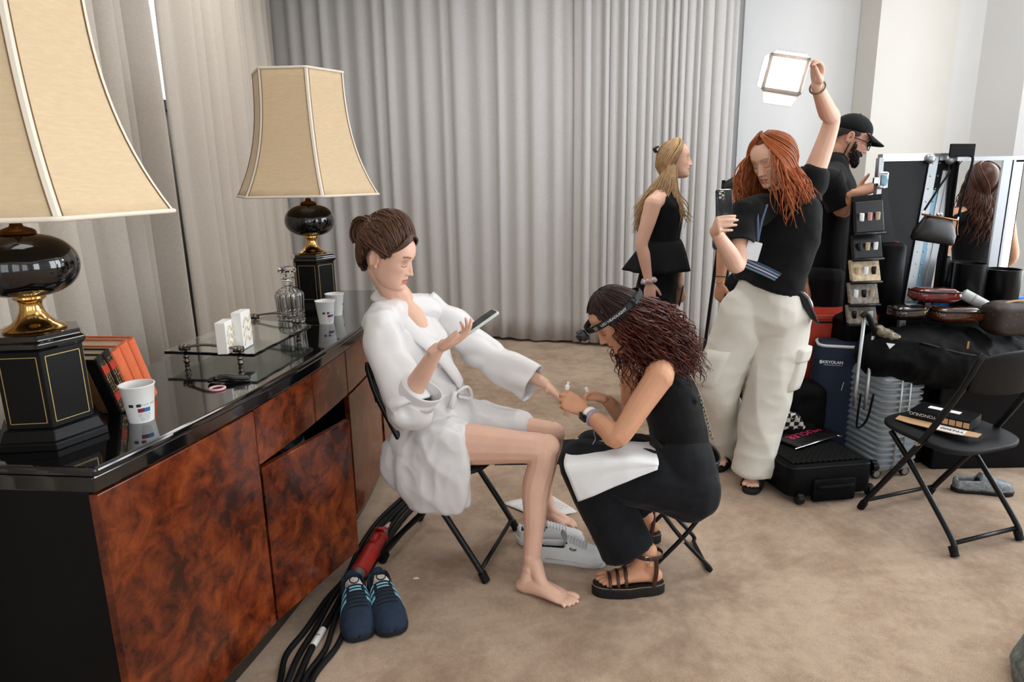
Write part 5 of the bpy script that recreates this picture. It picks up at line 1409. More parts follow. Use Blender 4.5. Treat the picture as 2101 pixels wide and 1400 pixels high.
# ================================================================== RED-HAIRED WOMAN FILMING WITH A LIGHT HELD UP
HAIR_RED = hair_mat('copper_red_hair', srgb(158, 84, 42), 0.35, 0.36)
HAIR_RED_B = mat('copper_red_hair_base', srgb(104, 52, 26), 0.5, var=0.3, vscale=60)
M_CREAM = mat('cream_cotton_twill', srgb(222, 219, 210), 0.85, bump=0.25, bscale=500, var=0.03, vscale=10)
W3 = thing('person', 'red-haired woman in black tee and cream cargo trousers, holding a light up and filming', 'person', (1.2, 3.15, 0.0))
F3 = V((-0.80, -0.60, 0)).normalized(); L3 = V((-F3.y, F3.x, 0))    # L3: her left side
pel = atY(1572, 640, 3.17); wai = atY(1580, 565, 3.17); che = atY(1606, 465, 3.19); nkb = atY(1602, 398, 3.21)
hC = atY(1583, 328, 3.19)
hv, hfc, hc, H3 = head_mesh(hC, V((-0.80, -0.50, -0.36)), V((-0.22, -0.05, 0.95)), 1.0, lips=(0.80, 0.48, 0.45), lid=(0.80, 0.62, 0.56), brow=(0.55, 0.36, 0.25))
sR, eR, wR = atY(1664, 378, 3.24), atY(1706, 250, 3.22), atY(1676, 176, 3.03)
sL, eL, wL = atY(1528, 440, 3.08), atY(1512, 545, 2.96), atY(1467, 474, 2.86)
b = MB(); nk1 = hloc(H3, (0, -0.03, -0.06))
chain(b, [nkb + V((0, 0, -.06)), nkb, nkb.lerp(nk1, .6), nk1], [0.062, 0.054, 0.048, 0.05])
chain(b, [pel, wai, che, nkb + V((0, 0, -.04))], [(0.15, 0.10), (0.125, 0.085), (0.145, 0.10), (0.10, 0.06)], up=tuple(F3), per=6)
chain(b, [sR + V((-.02, 0, -.01)), nkb + V((0, 0, -.03)), sL], [0.052, 0.05, 0.05])
chain(b, [sR + V((-.02, 0, -.02)), sR.lerp(eR, .4), eR, eR.lerp(wR, .3), eR.lerp(wR, .7), wR], [0.056, 0.047, 0.037, 0.039, 0.031, 0.024])
chain(b, [sL, sL.lerp(eL, .5), eL, eL.lerp(wL, .3), eL.lerp(wL, .7), wL], [0.048, 0.042, 0.036, 0.038, 0.030, 0.024])
hand(b, wR, V((-0.20, -0.35, 0.90)), V((-0.85, -0.35, -0.15)), 1, curls=(40, 45, 50, 50), pip=(40, 45, 50, 50), sc=0.98, th=V((-0.55, -0.65, 0.50)), thcurl=20)
phc = atY(1486, 426, 2.815)
hand(b, wL, V((-0.12, -0.90, 0.38)), V((0.97, -0.12, 0.10)), 1, curls=(82, 84, 86, 88), pip=(8, 10, 12, 14), sc=0.98, spread=3, th=V((0.55, 0.25, 0.80)), thcurl=5)
hpA, knA, anA = atY(1614, 650, 3.16), atY(1576, 800, 3.12), atY(1545, 962, 3.10)
hpB, knB, anB = atY(1530, 648, 3.20), atY(1470, 792, 3.24), atY(1490, 905, 3.42)
for h_, k_, a_ in ((hpA, knA, anA), (hpB, knB, anB)):
    chain(b, [h_, k_, a_], [0.085, 0.055, 0.035])
heA, toA = V((anA.x + 0.04, anA.y + 0.05, 0.03)), atZ(1538, 1003, 0.028)
foot(b, heA, toA, V((heA.x - .02, heA.y - .04, 0.12)), -1, 0.95)
heB = V((anB.x + 0.03, anB.y + 0.04, 0.03)); toB = heB + V((-0.12, -0.19, 0)); foot(b, heB, toB, V((heB.x - .02, heB.y - .04, 0.12)), 1, 0.95)
ear(b, H3, 1); ear(b, H3, -1)
body_build('body', b, [(hv, hfc, hc)], SKIN_A, W3, 0.0042, 3, 0.45)
# black tee
t = MB()
chain(t, [atY(1572, 588, 3.17), wai, che, che.lerp(nkb, .6), nkb + V((0, 0, -.02))], [(0.165, 0.125), (0.160, 0.118), (0.172, 0.122), (0.15, 0.09), (0.075, 0.06)], up=tuple(F3), n=26, per=6, round0=False)
chain(t, [sR + V((-.03, 0, -.05)), nkb + V((0, 0, -.045)), sL + V((0.01, 0, 0))], [0.070, 0.06, 0.066])
chain(t, [che.lerp(wai, .3) + L3 * -0.10, sR + V((-.02, 0, -.04)), sR.lerp(eR, .10)], [0.07, 0.066, 0.066])
cloth_build('black_tee', t, M_BLKCLOTH, W3, 0.0085, 4, 0.010, np.array([[5, 0, 3], [0, 5, 0], [-3, 0, 5]]), 3, 0.004, (11, 11, 9))
open_tube('tee_sleeve', [sL + V((0.01, 0.01, 0.03)), sL.lerp(eL, .3), sL.lerp(eL, .62)], [0.066, 0.068, 0.072], M_BLKCLOTH, W3, n=28, per=7, amp=0.005, freq=(9, 9, 9))
open_tube('tee_sleeve', [sR + V((-.025, 0, -.06)), sR + V((-0.012, 0, -0.015)), sR.lerp(eR, .22)], [0.075, 0.068, 0.066], M_BLKCLOTH, W3, n=28, per=7, amp=0.005, freq=(9, 9, 9))
# cream cargo trousers
t = MB()
chain(t, [pel + V((0, 0, -.02)), pel + V((0, 0, .05)), wai + V((0, 0, -.02))], [(0.165, 0.125), (0.160, 0.120), (0.138, 0.10)], up=tuple(F3), n=24, per=5)
chain(t, [hpA + V((-.01, 0, .02)), hpA.lerp(knA, .5), knA, knA.lerp(anA, .5), anA + V((0.0, 0, -.015))], [(0.118, 0.115), (0.112, 0.108), (0.105, 0.10), (0.098, 0.095), (0.092, 0.09)], per=7, n=24, round1=False)
chain(t, [hpB + V((0, 0, .02)), hpB.lerp(knB, .5), knB, knB.lerp(anB, .5), anB + V((0, 0, -.04))], [(0.118, 0.112), (0.115, 0.108), (0.112, 0.105), (0.105, 0.10), (0.10, 0.10)], per=7, n=24, round1=False)
v, f = remesh(t, 0.008, 4)
v = folds(v, f, 0.012, np.array([[6, 0, 1], [0, 6, 0], [1, 0, 2.2]]), 6); v = folds(v, f, 0.006, (6, 6, 11), 9)
mb = MB(); mb.add(v, f); pants = mb.build('cargo_trousers', M_CREAM, W3, smooth=True)
def leg_patch(name, h_, k_, r_, t0, t1, f0, f1, lift, bulge):
    """patch pocket that follows the trouser leg"""
    G = []
    for t in np.linspace(t0, t1, 9):
        row = []
        for f_ in np.linspace(f0, f1, 9):
            u, v_ = (t - t0) / (t1 - t0), (f_ - f0) / (f1 - f0); edge = min(1.0, min(u, 1 - u, v_, 1 - v_) * 8)
            rr = r_ - .012 + (lift + .012) * edge + bulge * (math.sin(PI * u) * math.sin(PI * v_)) ** .6; a = math.radians(f_)
            row.append(tuple(h_.lerp(k_, t) + V((math.cos(a), -math.sin(a), 0)) * rr))
        G.append(row)
    mb = MB(); mb.grid(np.array(G)); return mb.build(name, M_CREAM, pants, smooth=True, solid=0.006)
leg_patch('cargo_pocket', hpA, knA, 0.110, 0.42, 0.98, 8, 72, 0.016, 0.014)
leg_patch('pocket_flap', hpA, knA, 0.110, 0.36, 0.56, 4, 76, 0.030, 0.004)
leg_patch('cargo_pocket', hpB, knB, 0.114, 0.40, 0.98, 108, 176, 0.016, 0.020)
# long loose waves
rng = np.random.default_rng(21)
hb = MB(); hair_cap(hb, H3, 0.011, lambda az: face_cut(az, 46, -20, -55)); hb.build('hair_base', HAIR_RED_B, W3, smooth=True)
hr = MB()
def long_hair(hr, H, n, lmin, lmax, wave, rng, azmin=48, vol=0.02, rad=(0.0020, 0.0036), fwd_bias=0.0, part=8, outk=0.035, sweep=None, twist=1.0, mode='down'):
    for k in range(n):
        sd = rng.choice((-1, 1)); az = (azmin + (180 - azmin) * rng.uniform(0, 1) ** 0.8) * sd
        o = rng.uniform(0.006, 0.012) + vol * rng.uniform(0.2, 1) * 0.6
        el1 = face_cut(abs(az), 40, -25, -45)
        pts = [hloc(H, scalp(lerp(part * sd + (0 if abs(az) < 120 else sd * (abs(az) - 100) * .8), az, q ** 0.7), lerp(80 - 20 * (1 - abs(az) / 180), el1, q ** 1.1), o)) for q in (0, 0.2, 0.4, 0.6, 0.8, 1.0)]
        p0 = pts[-1]; out = p0 - Vector(H['C']); out.z = 0; out.normalize()
        L_ = rng.uniform(lmin, lmax); ph = rng.uniform(0, 6.28); fq = rng.uniform(0.8, 1.6) * 2 * PI * twist; am = wave * rng.uniform(0.5, 1.3)
        sx = rng.normal(0, 0.018); sy = rng.normal(0, 0.018)
        for q in np.linspace(0.08, 1, 12):
            c = p0 + V((0, 0, -L_ * q)) + out * outk * math.sin(PI * min(1, q * 0.75)) + V((sx, sy, 0)) * q
            if sweep is not None: c = c + Vector(sweep) * q * q
            c = c + V((math.cos(fq * q + ph), math.sin(fq * q + ph), 0)) * am * q
            pts.append(c)
        strand(hr, pts, rng.uniform(*rad), 5, 2, 0.3)
long_hair(hr, H3, 760, 0.14, 0.27, 0.018, rng, 44, 0.025, outk=0.05, sweep=(0.015, -0.03, 0))
hr.build('hair', HAIR_RED, W3, smooth=True)
# lanyard and card
ln_ = thing('lanyard', 'blue lanyard with a blank white card on the red-haired woman\'s chest', 'lanyard', tuple(atY(1546, 535, 3.0)))
M_LANY = mat('slate_blue_ribbon', srgb(92, 112, 140), 0.6)
ca = atY(1554, 498, 2.975)
mb = MB(); chain(mb, [atY(1574, 420, 3.04), atY(1563, 455, 3.0), ca], [(0.006, 0.0015)] * 3, up=tuple(F3), n=8); chain(mb, [atY(1553, 425, 3.03), atY(1555, 460, 2.995), ca], [(0.006, 0.0015)] * 3, up=tuple(F3), n=8); mb.build('ribbon', M_LANY, ln_, smooth=True)
mb = MB(); mb.tube([ca, ca + V((-.006, -.004, -.028))], 0.004, 8); mb.build('clasp', M_CHROME, ln_)
cc = atY(1545, 515, 2.955)
mb = MB(); slab(mb, cc, (0.93, -0.3, -0.22), (0.22, 0, 0.97), (-0.3, -0.95, 0), 0.030, 0.040, 0.004, 0.002, 3); mb.build('card', mat('white_card', srgb(226, 232, 240), 0.5), ln_)
# bracelet on the raised wrist, ring
dR = (wR - eR).normalized()
bw = tag(band('beaded_bracelet', wR - dR * 0.012, 0.031, 0.004, mat('olive_beads', srgb(120, 104, 84), 0.5, var=0.4, vscale=160), None, 0.004, dR), 'thin beaded bracelet on the raised wrist holding the light', 'bracelet')
# phone in her other hand
p3 = thing('smartphone', 'black phone held upright before the red-haired woman\'s face', 'phone', tuple(phc - V((0, 0, .07))))
pz = V((-0.03, 0.14, 0.98)); pxv = V((0.97, 0.22, 0)); pn = pxv.cross(pz)
mb = MB(); slab(mb, phc, pxv, pz, pn, 0.037, 0.073, 0.010, 0.009, 5, edge=0.002); mb.build('case', M_CLIP, p3, smooth=True, auto=40)
mb = MB()
sg = 1 if pn.y > 0 else -1
bk = -pn * sg
slab(mb, phc + pxv * -0.016 + pz * 0.048 + bk * 0.005, pxv, pz, bk, 0.016, 0.018, 0.006, 0.003, 4, edge=0.001); mb.build('camera_bump', M_SCREEN, p3, smooth=True, auto=40)
for dx, dz in ((-0.022, 0.056), (-0.022, 0.040), (-0.009, 0.048)):
    mb = MB(); mb.lathe([(0.006, 0), (0.0062, 0.0015), (0.005, 0.002), (0.004, 0.001)], phc + pxv * dx + pz * dz + bk * 0.0062, 16, rot=basis(z=tuple(bk), x=tuple(pxv))); mb.build('camera_lens', M_PEWTER, p3, smooth=True, auto=40)
# cross-body bag on a striped strap
bg = thing('crossbody_bag', 'black bag on a blue striped strap at the red-haired woman\'s hip', 'bag', tuple(atY(1660, 650, 3.05)))
def striped():
    m, nt, b_ = _new('blue_striped_webbing'); L = nt.links.new
    a = nt.nodes.new('ShaderNodeAttribute'); a.attribute_name = 'stripe'
    r = nt.nodes.new('ShaderNodeValToRGB'); r.color_ramp.interpolation = 'CONSTANT'; L(a.outputs['Fac'], r.inputs[0])
    cs = [(0, (38, 58, 84)), (0.22, (120, 150, 168)), (0.36, (44, 64, 92)), (0.52, (198, 178, 190)), (0.66, (40, 58, 84)), (0.82, (96, 134, 150))]
    r.color_ramp.elements[0].color = srgb(*cs[0][1]); r.color_ramp.elements[1].position = cs[1][0]; r.color_ramp.elements[1].color = srgb(*cs[1][1])
    for p_, c_ in cs[2:]:
        e = r.color_ramp.elements.new(p_); e.color = srgb(*c_)
    L(r.outputs[0], b_.inputs['Base Color']); b_.inputs['Roughness'].default_value = 0.8
    return m
P = catmull([atY(1500, 520, 3.05), atY(1530, 538, 2.99), atY(1570, 556, 2.995), atY(1606, 574, 3.04)], 8)
T, S, N = frames(P, np.tile(np.array((-0.55, -0.83, 0.1)), (len(P), 1)))
nw = 12; G = np.array([[P[i] + S[i] * (q / (nw - 1) - 0.5) * 0.044 for q in range(nw)] for i in range(len(P))])
mb = MB(); mb.grid(G)
so = mb.build('striped_strap', striped(), bg, smooth=True, solid=0.002)
at_ = so.data.attributes.new('stripe', 'FLOAT', 'POINT'); at_.data.foreach_set('value', np.tile(np.linspace(0, 1, nw), len(P)))
mb = MB(); rc = atY(1613, 579, 3.055)
mb.tube([rc + V((0.014 * math.cos(q), 0, 0.014 * math.sin(q))) for q in np.linspace(0, 2 * PI, 16, endpoint=False)], 0.0025, 6, closed=True); mb.build('ring', M_CHROME, bg, smooth=True)
mb = MB(); mb.tube(catmull([rc, atY(1625, 585, 3.05), atY(1636, 592, 3.05)], 4), 0.004, 6); mb.build('clasp', M_CHROME, bg, smooth=True)
bc = [atY(1634, 588, 3.05), atY(1660, 610, 3.05), atY(1682, 668, 3.02), atY(1664, 655, 3.05), atY(1640, 620, 3.06)]
mb = MB(); n_ = V((-0.3, -0.95, 0.0)); R0 = [tuple(p - n_ * 0.022) for p in bc]; R1 = [tuple(p + n_ * 0.022) for p in bc]; mb.rings(np.array([R0, R1])); mb.build('bag_body', M_BLKLEATHER, bg, bevel=0.010, bseg=3)
# slides
def slide(he, to, label):
    D = (to - he); D.z = 0; Ln = D.length; D.normalize(); S = V((0, 0, 1)).cross(D)
    s_ = thing('slide_sandal', label, 'sandal', (he.x, he.y, 0), 'black slides')
    out = [(Ln / 2 + (Ln / 2 + .012) * np.sign(math.cos(q)) * abs(math.cos(q)) ** .75, (0.046 if math.cos(q) > 0 else 0.038) * np.sign(math.sin(q)) * abs(math.sin(q)) ** .8) for q in np.linspace(0, 2 * PI, 32, endpoint=False)]
    rg = lambda z, k: [tuple(he + D * (Ln / 2 + (a - Ln / 2) * k) + S * b_ * k + V((0, 0, z - he.z))) for a, b_ in out]
    mb = MB(); mb.rings(np.array([rg(0, .96), rg(0.005, 1), rg(0.022, 1), rg(0.028, .96)])); mb.build('sole', M_BLKRUBBER, s_, smooth=True, auto=50)
    P = np.array([tuple(he + D * Ln * 0.66 + S * 0.048 * math.cos(q) + V((0, 0, 0.062 * math.sin(q) - 0.01))) for q in np.linspace(0, PI, 14)]); T, S_, N = frames(P, tuple(D)); aa = np.linspace(0, 2 * PI, 8, endpoint=False)
    mb = MB(); mb.rings(P[:, None, :] + 0.004 * np.cos(aa)[None, :, None] * S_[:, None, :] + 0.030 * np.sin(aa)[None, :, None] * N[:, None, :]); mb.build('strap', M_BLKRUBBER, s_, smooth=True)
slide(heA, toA, 'black slide sandal on the red-haired woman\'s foot beside the black case')
slide(heB, toB, 'black slide sandal on the red-haired woman\'s back foot, behind the auburn woman')
# LED panel with barn doors
led = thing('led_light_panel', 'square white LED video light with folded barn doors, switched on, held overhead', 'light', tuple(atY(1612, 200, 2.98)))
lc = atY(1612, 152, 2.98); lx = (atY(1650, 158, 2.95) - atY(1575, 147, 3.0)); lx.normalize(); ln3 = V((-0.35, -0.92, -0.18)); ln3 = (ln3 - lx * ln3.dot(lx)).normalized(); ly = ln3.cross(lx); ly = ly if ly.z > 0 else -ly
M_LEDBODY = mat('grey_led_housing', srgb(176, 168, 162), 0.5); M_LEDON = mat('lit_led_face', (1, 1, 1), 0.5, emit=(1.0, 0.98, 0.95), estr=14.0); M_BARN = mat('pale_barn_door', srgb(186, 176, 170), 0.5)
mb = MB(); slab(mb, lc - ln3 * 0.018, lx, ly, ln3, 0.078, 0.072, 0.006, 0.030, 3, edge=0.003); mb.build('housing', M_LEDBODY, led, smooth=True, auto=40)
mb = MB(); slab(mb, lc - ln3 * 0.002, lx, ly, ln3, 0.066, 0.060, 0.004, 0.004, 3); mb.build('diffuser', M_LEDON, led)
mb = MB()
for sx, sy, w_, h_ in ((0, 0.066, 0.078, 0.006), (0, -0.066, 0.078, 0.006), (0.072, 0, 0.006, 0.072), (-0.072, 0, 0.006, 0.072)): slab(mb, lc + lx * sx + ly * sy + ln3 * 0.002, lx, ly, ln3, w_, h_, 0.002, 0.008, 2)
mb.build('bezel', M_LEDBODY, led)
for k, (e, d1, w_) in enumerate(((ly * 0.072, ly * 0.25 + ln3 * 0.97, 0.074), (-ly * 0.072, -ly * 0.80 + ln3 * 0.6, 0.074))):
    mb = MB(); a0, a1 = lc + e - lx * w_, lc + e + lx * w_; d1 = d1.normalized() * 0.058
    q = [a0, a1, a1 + d1 - lx * 0.02, a0 + d1 + lx * 0.02]; nn = (a1 - a0).cross(d1).normalized() * 0.0012
    mb.rings(np.array([[tuple(p - nn) for p in q], [tuple(p + nn) for p in q]])); mb.build('barn_door', M_BARN, led)
for sgn_ in (-1, 1):
    mb = MB(); e = lx * 0.078 * sgn_; d1 = (lx * sgn_ * 0.45 + ln3 * 0.9).normalized() * 0.045; a0, a1 = lc + e - ly * 0.07, lc + e + ly * 0.07
    if sgn_ > 0: d1 = (lx * 0.2 + ln3).normalized() * 0.02
    q = [a0, a1, a1 + d1 - ly * 0.015, a0 + d1 + ly * 0.015]; nn = (a1 - a0).cross(d1).normalized() * 0.0012
    mb.rings(np.array([[tuple(p - nn) for p in q], [tuple(p + nn) for p in q]])); mb.build('barn_door', M_BARN, led)
ll = bpy.data.lights.new('led_panel_glow', 'AREA'); ll.shape = 'RECTANGLE'; ll.size = 0.15; ll.size_y = 0.12; ll.energy = 7; ll.color = (1, 0.97, 0.92)
lo = bpy.data.objects.new('led_panel_glow', ll); COL.objects.link(lo); lo.location = lc + ln3 * 0.006; lo.rotation_euler = ln3.to_track_quat('-Z', 'Y').to_euler()
# ================================================================== BLONDE WOMAN IN PROFILE
SKIN_C = skin_mat('light_skin', srgb(222, 178, 156))
HAIR_BLD = hair_mat('blonde_hair', srgb(180, 148, 110), 0.3, 0.4); HAIR_BLD_B = mat('blonde_hair_base', srgb(140, 104, 66), 0.5, var=0.3, vscale=60)
M_BLKCREPE = mat('black_crepe', srgb(12, 13, 16), 0.8, var=0.15, vscale=10, spec=0.25)
YB = 4.30
W4 = thing('person', 'blonde woman in black peplum top, in profile before the pleated curtain', 'person', tuple(atZ(1350, 850, 0)))
F4 = V((0.97, -0.25, 0)).normalized(); L4 = V((-F4.y, F4.x, 0))
pel = atY(1345, 610, YB); wai = atY(1362, 490, YB); che = atY(1362, 425, YB); nkb = atY(1366, 385, YB); hC = atY(1385, 328, YB)
hv, hfc, hc, H4 = head_mesh(hC, V((0.96, -0.22, 0.06)), V((-0.08, 0, 1)), 0.98, lips=(0.82, 0.42, 0.42), smile=1.0, lid=(0.85, 0.7, 0.62))
b = MB(); nk1 = hloc(H4, (0, -0.03, -0.06))
sN, eN, wN = atY(1340, 418, YB - 0.17), atY(1317, 500, YB - 0.19), atY(1331, 580, YB - 0.20)
sF, eF, wF = sN + L4 * 0.34, atY(1385, 510, YB + 0.2), atY(1396, 590, YB + 0.05)
chain(b, [nkb + V((0, 0, -.05)), nkb, nkb.lerp(nk1, .6), nk1], [0.06, 0.052, 0.047, 0.048])
chain(b, [pel, wai, che, nkb + V((0, 0, -.03))], [(0.15, 0.10), (0.115, 0.085), (0.14, 0.10), (0.10, 0.06)], up=tuple(F4), per=6)
chain(b, [sN, nkb + V((0, 0, -.03)), sF], [0.05, 0.05, 0.05])
for s_, e_, w_ in ((sN, eN, wN), (sF, eF, wF)): chain(b, [s_, s_.lerp(e_, .45), e_, e_.lerp(w_, .3), e_.lerp(w_, .7), w_], [0.052, 0.046, 0.037, 0.038, 0.030, 0.024])
hand(b, wN, V((0.12, -0.05, -0.99)), V((0.15, 0.98, 0.0)), 1, curls=(18, 20, 24, 26), pip=(20, 22, 26, 28), sc=0.98)
hand(b, wF, V((0.1, 0, -0.99)), V((-0.3, 0.95, 0.0)), -1, curls=(40, 45, 50, 50), pip=(40, 45, 50, 50), sc=0.98)
for s_ in (-1, 1): chain(b, [pel + L4 * 0.09 * s_, V((pel.x + 0.0, pel.y, 0.50)) + L4 * 0.09 * s_, V((pel.x - 0.02, pel.y, 0.05)) + L4 * 0.08 * s_], [0.085, 0.055, 0.035])
ear(b, H4, 1); ear(b, H4, -1)
body_build('body', b, [(hv, hfc, hc)], SKIN_C, W4, 0.0045, 3, 0.4)
t = MB()
chain(t, [wai + V((0, 0, -.06)), wai, che, che.lerp(nkb, .7)], [(0.135, 0.108), (0.125, 0.098), (0.152, 0.118), (0.115, 0.072)], up=tuple(F4), n=24, per=6)
for sg, s_ in ((-1, sN), (1, sF)): chain(t, [che + L4 * 0.10 * sg + F4 * .05, nkb.lerp(s_, .62) + V((0, 0, .015)), che + L4 * 0.10 * sg - F4 * .06], [(0.045, 0.03), (0.032, 0.02), (0.045, 0.03)], up=(0, 0, 1))
top = cloth_build('sleeveless_top', t, M_BLKCREPE, W4, 0.009, 3, 0.004, (7, 7, 5), 2)
hemz = atY(1345, 553, YB).z
G = []
for q in np.linspace(0, 1, 9):
    row = []
    for a in np.linspace(0, 2 * PI, 48, endpoint=False):
        k = 1 + 0.06 * math.sin(a * 7 + 1) * q; w_ = lerp(0.130, 0.205, q ** 0.8) * k; d_ = lerp(0.104, 0.205, q ** 0.8) * k
        c = wai.lerp(V((pel.x, pel.y, hemz)), q); row.append(tuple(V((c.x, c.y, lerp(wai.z - .005, hemz, q))) + L4 * math.cos(a) * w_ + F4 * math.sin(a) * d_))
    G.append(row)
mb = MB(); mb.grid(np.array(G), closed_u=True); mb.build('peplum', M_BLKCREPE, top, smooth=True, solid=0.003)
t = MB()
chain(t, [wai + V((0, 0, -.03)), pel + V((0, 0, .04)), pel + V((0, 0, -.04))], [(0.13, 0.10), (0.165, 0.125), (0.16, 0.125)], up=tuple(F4), n=24, per=5)
for s_ in (-1, 1): chain(t, [pel + L4 * 0.085 * s_ + V((0, 0, -.02)), V((pel.x, pel.y, 0.5)) + L4 * 0.09 * s_, V((pel.x - .01, pel.y, 0.03)) + L4 * 0.085 * s_], [0.108, 0.095, 0.09], per=6, round1=False)
cloth_build('black_trousers', t, M_BLKCREPE, W4, 0.010, 3, 0.006, (5, 5, 2), 4)
for s_ in (-1, 1):
    mb = MB(); c = V((pel.x, pel.y, 0)) + L4 * 0.085 * s_; chain(mb, [c - F4 * .06 + V((0, 0, .035)), c + F4 * .06 + V((0, 0, .035)), c + F4 * 0.16 + V((0, 0, .025))], [(0.035, 0.033), (0.042, 0.033), (0.034, 0.022)], up=(0, 0, 1)); mb.build('shoe', M_BLKLEATHER, W4, smooth=True)
rng = np.random.default_rng(31)
hb = MB(); hair_cap(hb, H4, 0.011, lambda az: face_cut(az, 46, -8, -55)); hb.build('hair_base', HAIR_BLD_B, W4, smooth=True)
hr = MB()
long_hair(hr, H4, 520, 0.20, 0.36, 0.008, rng, 88, 0.02, outk=0.05, sweep=(-0.10, 0, 0))
for k in range(40):   # front lock falling over the chest
    p0 = hloc(H4, scalp(-95 * 1 + rng.normal(0, 8), -10, 0.012)) if hloc(H4, (-.1, 0, 0)).y < hC.y else hloc(H4, scalp(95 + rng.normal(0, 8), -10, 0.012))
    pts = [p0, p0 + V((0.0, -0.015, -0.08)), p0 + V((0.015, -0.025, -0.18)), p0 + V((0.05 + rng.normal(0, .015), -0.03, -0.26)), p0 + V((0.07 + rng.normal(0, .03), -0.02, -0.33 + rng.normal(0, .04)))]
    strand(hr, pts, rng.uniform(0.003, 0.005), 5, 4, 0.3)
hr.build('hair', HAIR_BLD, W4, smooth=True)
mb = MB(); c = hloc(H4, (0, -0.105, 0.075))
for k in range(5): chain(mb, [c + V((0, -.03 + .015 * k, .012)), c + V((-.018, -.03 + .015 * k, 0)), c + V((-.008, -.03 + .015 * k, -.02))], [0.005, 0.006, 0.004], n=8)
tag(mb.build('claw_clip', M_CLIP, None, smooth=True), 'black claw clip at the back of the blonde woman\'s head', 'hair clip')
mb = MB(); wd4 = (wN - eN).normalized(); s1 = wd4.orthogonal().normalized(); s2 = wd4.cross(s1); P = []
for q in np.linspace(0, 2 * PI, 60, endpoint=False): P.append(tuple(wN + V((0, 0, .012)) + (s1 * math.cos(q) + s2 * math.sin(q)) * (0.036 + 0.004 * math.sin(q * 9)) + wd4 * 0.006 * math.cos(q * 7)))
mb.tube(P, 0.012, 8, closed=True); tag(mb.build('scrunchie', mat('pink_grey_scrunchie', srgb(196, 176, 180), 0.7, var=0.3, vscale=60), None, smooth=True), 'pinkish scrunchie round the blonde woman\'s wrist', 'scrunchie')
p4 = atY(1398, 607, YB - 0.02); mb = MB(); slab(mb, p4, (0.3, 0.95, 0), (0.15, 0, 0.99), (0.95, -0.3, 0), 0.036, 0.065, 0.008, 0.009, 4, edge=0.002); tag(mb.build('smartphone', M_CLIP, None, smooth=True, auto=40), 'dark phone held low in the blonde woman\'s far hand', 'phone')
mb = MB(); 
for s_ in (-1, 1): mb.tube(catmull([nkb + F4 * 0.03 + L4 * 0.05 * s_, che + F4 * 0.115 + L4 * 0.025 * s_, che + F4 * 0.125 + V((0, 0, -.06))], 6), 0.003, 6)
lc4 = che + F4 * 0.128 + V((0, 0, -.09)); tag(mb.build('lanyard', M_LANY, None, smooth=True), 'thin lanyard cord down the blonde woman\'s front', 'lanyard')

# ================================================================== MAN IN A CAP AT THE FLIGHT CASE
SKIN_D = skin_mat('warm_skin', srgb(202, 150, 126))
YM = 4.0
W5 = thing('person', 'bearded man in black cap, glasses and black clothes reaching toward the flight case', 'person', tuple(atZ(1690, 845, 0)))
F5 = V((0.93, -0.36, 0)).normalized(); L5 = V((-F5.y, F5.x, 0))
pel = atY(1690, 560, YM); wai = atY(1692, 480, YM); che = atY(1702, 395, YM); nkb = atY(1722, 335, YM); hC = atY(1745, 287, YM)
hv, hfc, hc, H5 = head_mesh(hC, V((0.90, -0.22, -0.36)), V((0.30, 0, 0.95)), 1.04, lips=(0.7, 0.42, 0.40), jaw=1.06, nose=1.1, brow=(0.16, 0.12, 0.10), brow_amt=0.95)
b = MB(); nk1 = hloc(H5, (0, -0.03, -0.06))
sN, eN, wN = atY(1700, 375, YM - 0.21), atY(1722, 450, YM - 0.20), atY(1748, 408, YM - 0.34)
sF, eF, wF = sN + L5 * 0.42, sN + L5 * 0.42 + F5 * 0.12 + V((0, 0, -.24)), sN + L5 * 0.38 + F5 * 0.36 + V((0, 0, -.16))
eN = atY(1728, 432, YM - 0.22); wN = atY(1752, 398, YM - 0.30)
chain(b, [nkb + V((-.02, 0, -.06)), nkb, nkb.lerp(nk1, .6), nk1], [0.072, 0.064, 0.058, 0.06])
chain(b, [pel, wai, che, nkb + V((-.02, 0, -.04))], [(0.15, 0.11), (0.145, 0.105), (0.165, 0.115), (0.11, 0.07)], up=tuple(F5), per=6)
chain(b, [sN, nkb + V((-.02, 0, -.05)), sF], [0.06, 0.055, 0.06])
for s_, e_, w_ in ((sN, eN, wN), (sF, eF, wF)): chain(b, [s_, s_.lerp(e_, .45), e_, e_.lerp(w_, .35), w_], [0.058, 0.05, 0.042, 0.042, 0.028])
hand(b, wN, V((0.72, -0.30, 0.30)), V((0.25, 0.55, -0.75)), 1, curls=(10, 22, 30, 36), pip=(25, 30, 35, 40), sc=1.08, th=V((0.35, -0.25, 0.90)), thcurl=10)
hand(b, wF, V((0.9, -0.1, -0.2)), V((0, 0, -1)), -1, sc=1.08)
for s_ in (-1, 1): chain(b, [pel + L5 * 0.09 * s_, V((pel.x, pel.y, 0.5)) + L5 * 0.10 * s_, V((pel.x - .02, pel.y, 0.06)) + L5 * 0.10 * s_], [0.09, 0.06, 0.04])
ear(b, H5, 1, 1.05); ear(b, H5, -1, 1.05)
body_build('body', b, [(hv, hfc, hc)], SKIN_D, W5, 0.0048, 3, 0.4)
t = MB()
chain(t, [pel + V((0, 0, .0)), wai, che, nkb + V((-.025, 0, -.02))], [(0.175, 0.135), (0.17, 0.13), (0.19, 0.138), (0.10, 0.08)], up=tuple(F5), n=24, per=6, round0=False)
chain(t, [sN + V((.0, 0, -.01)), nkb + V((-.03, 0, -.055)), sF], [0.078, 0.07, 0.078])
cloth_build('black_tee', t, M_BLKCLOTH, W5, 0.010, 3, 0.009, (5, 5, 6), 7)
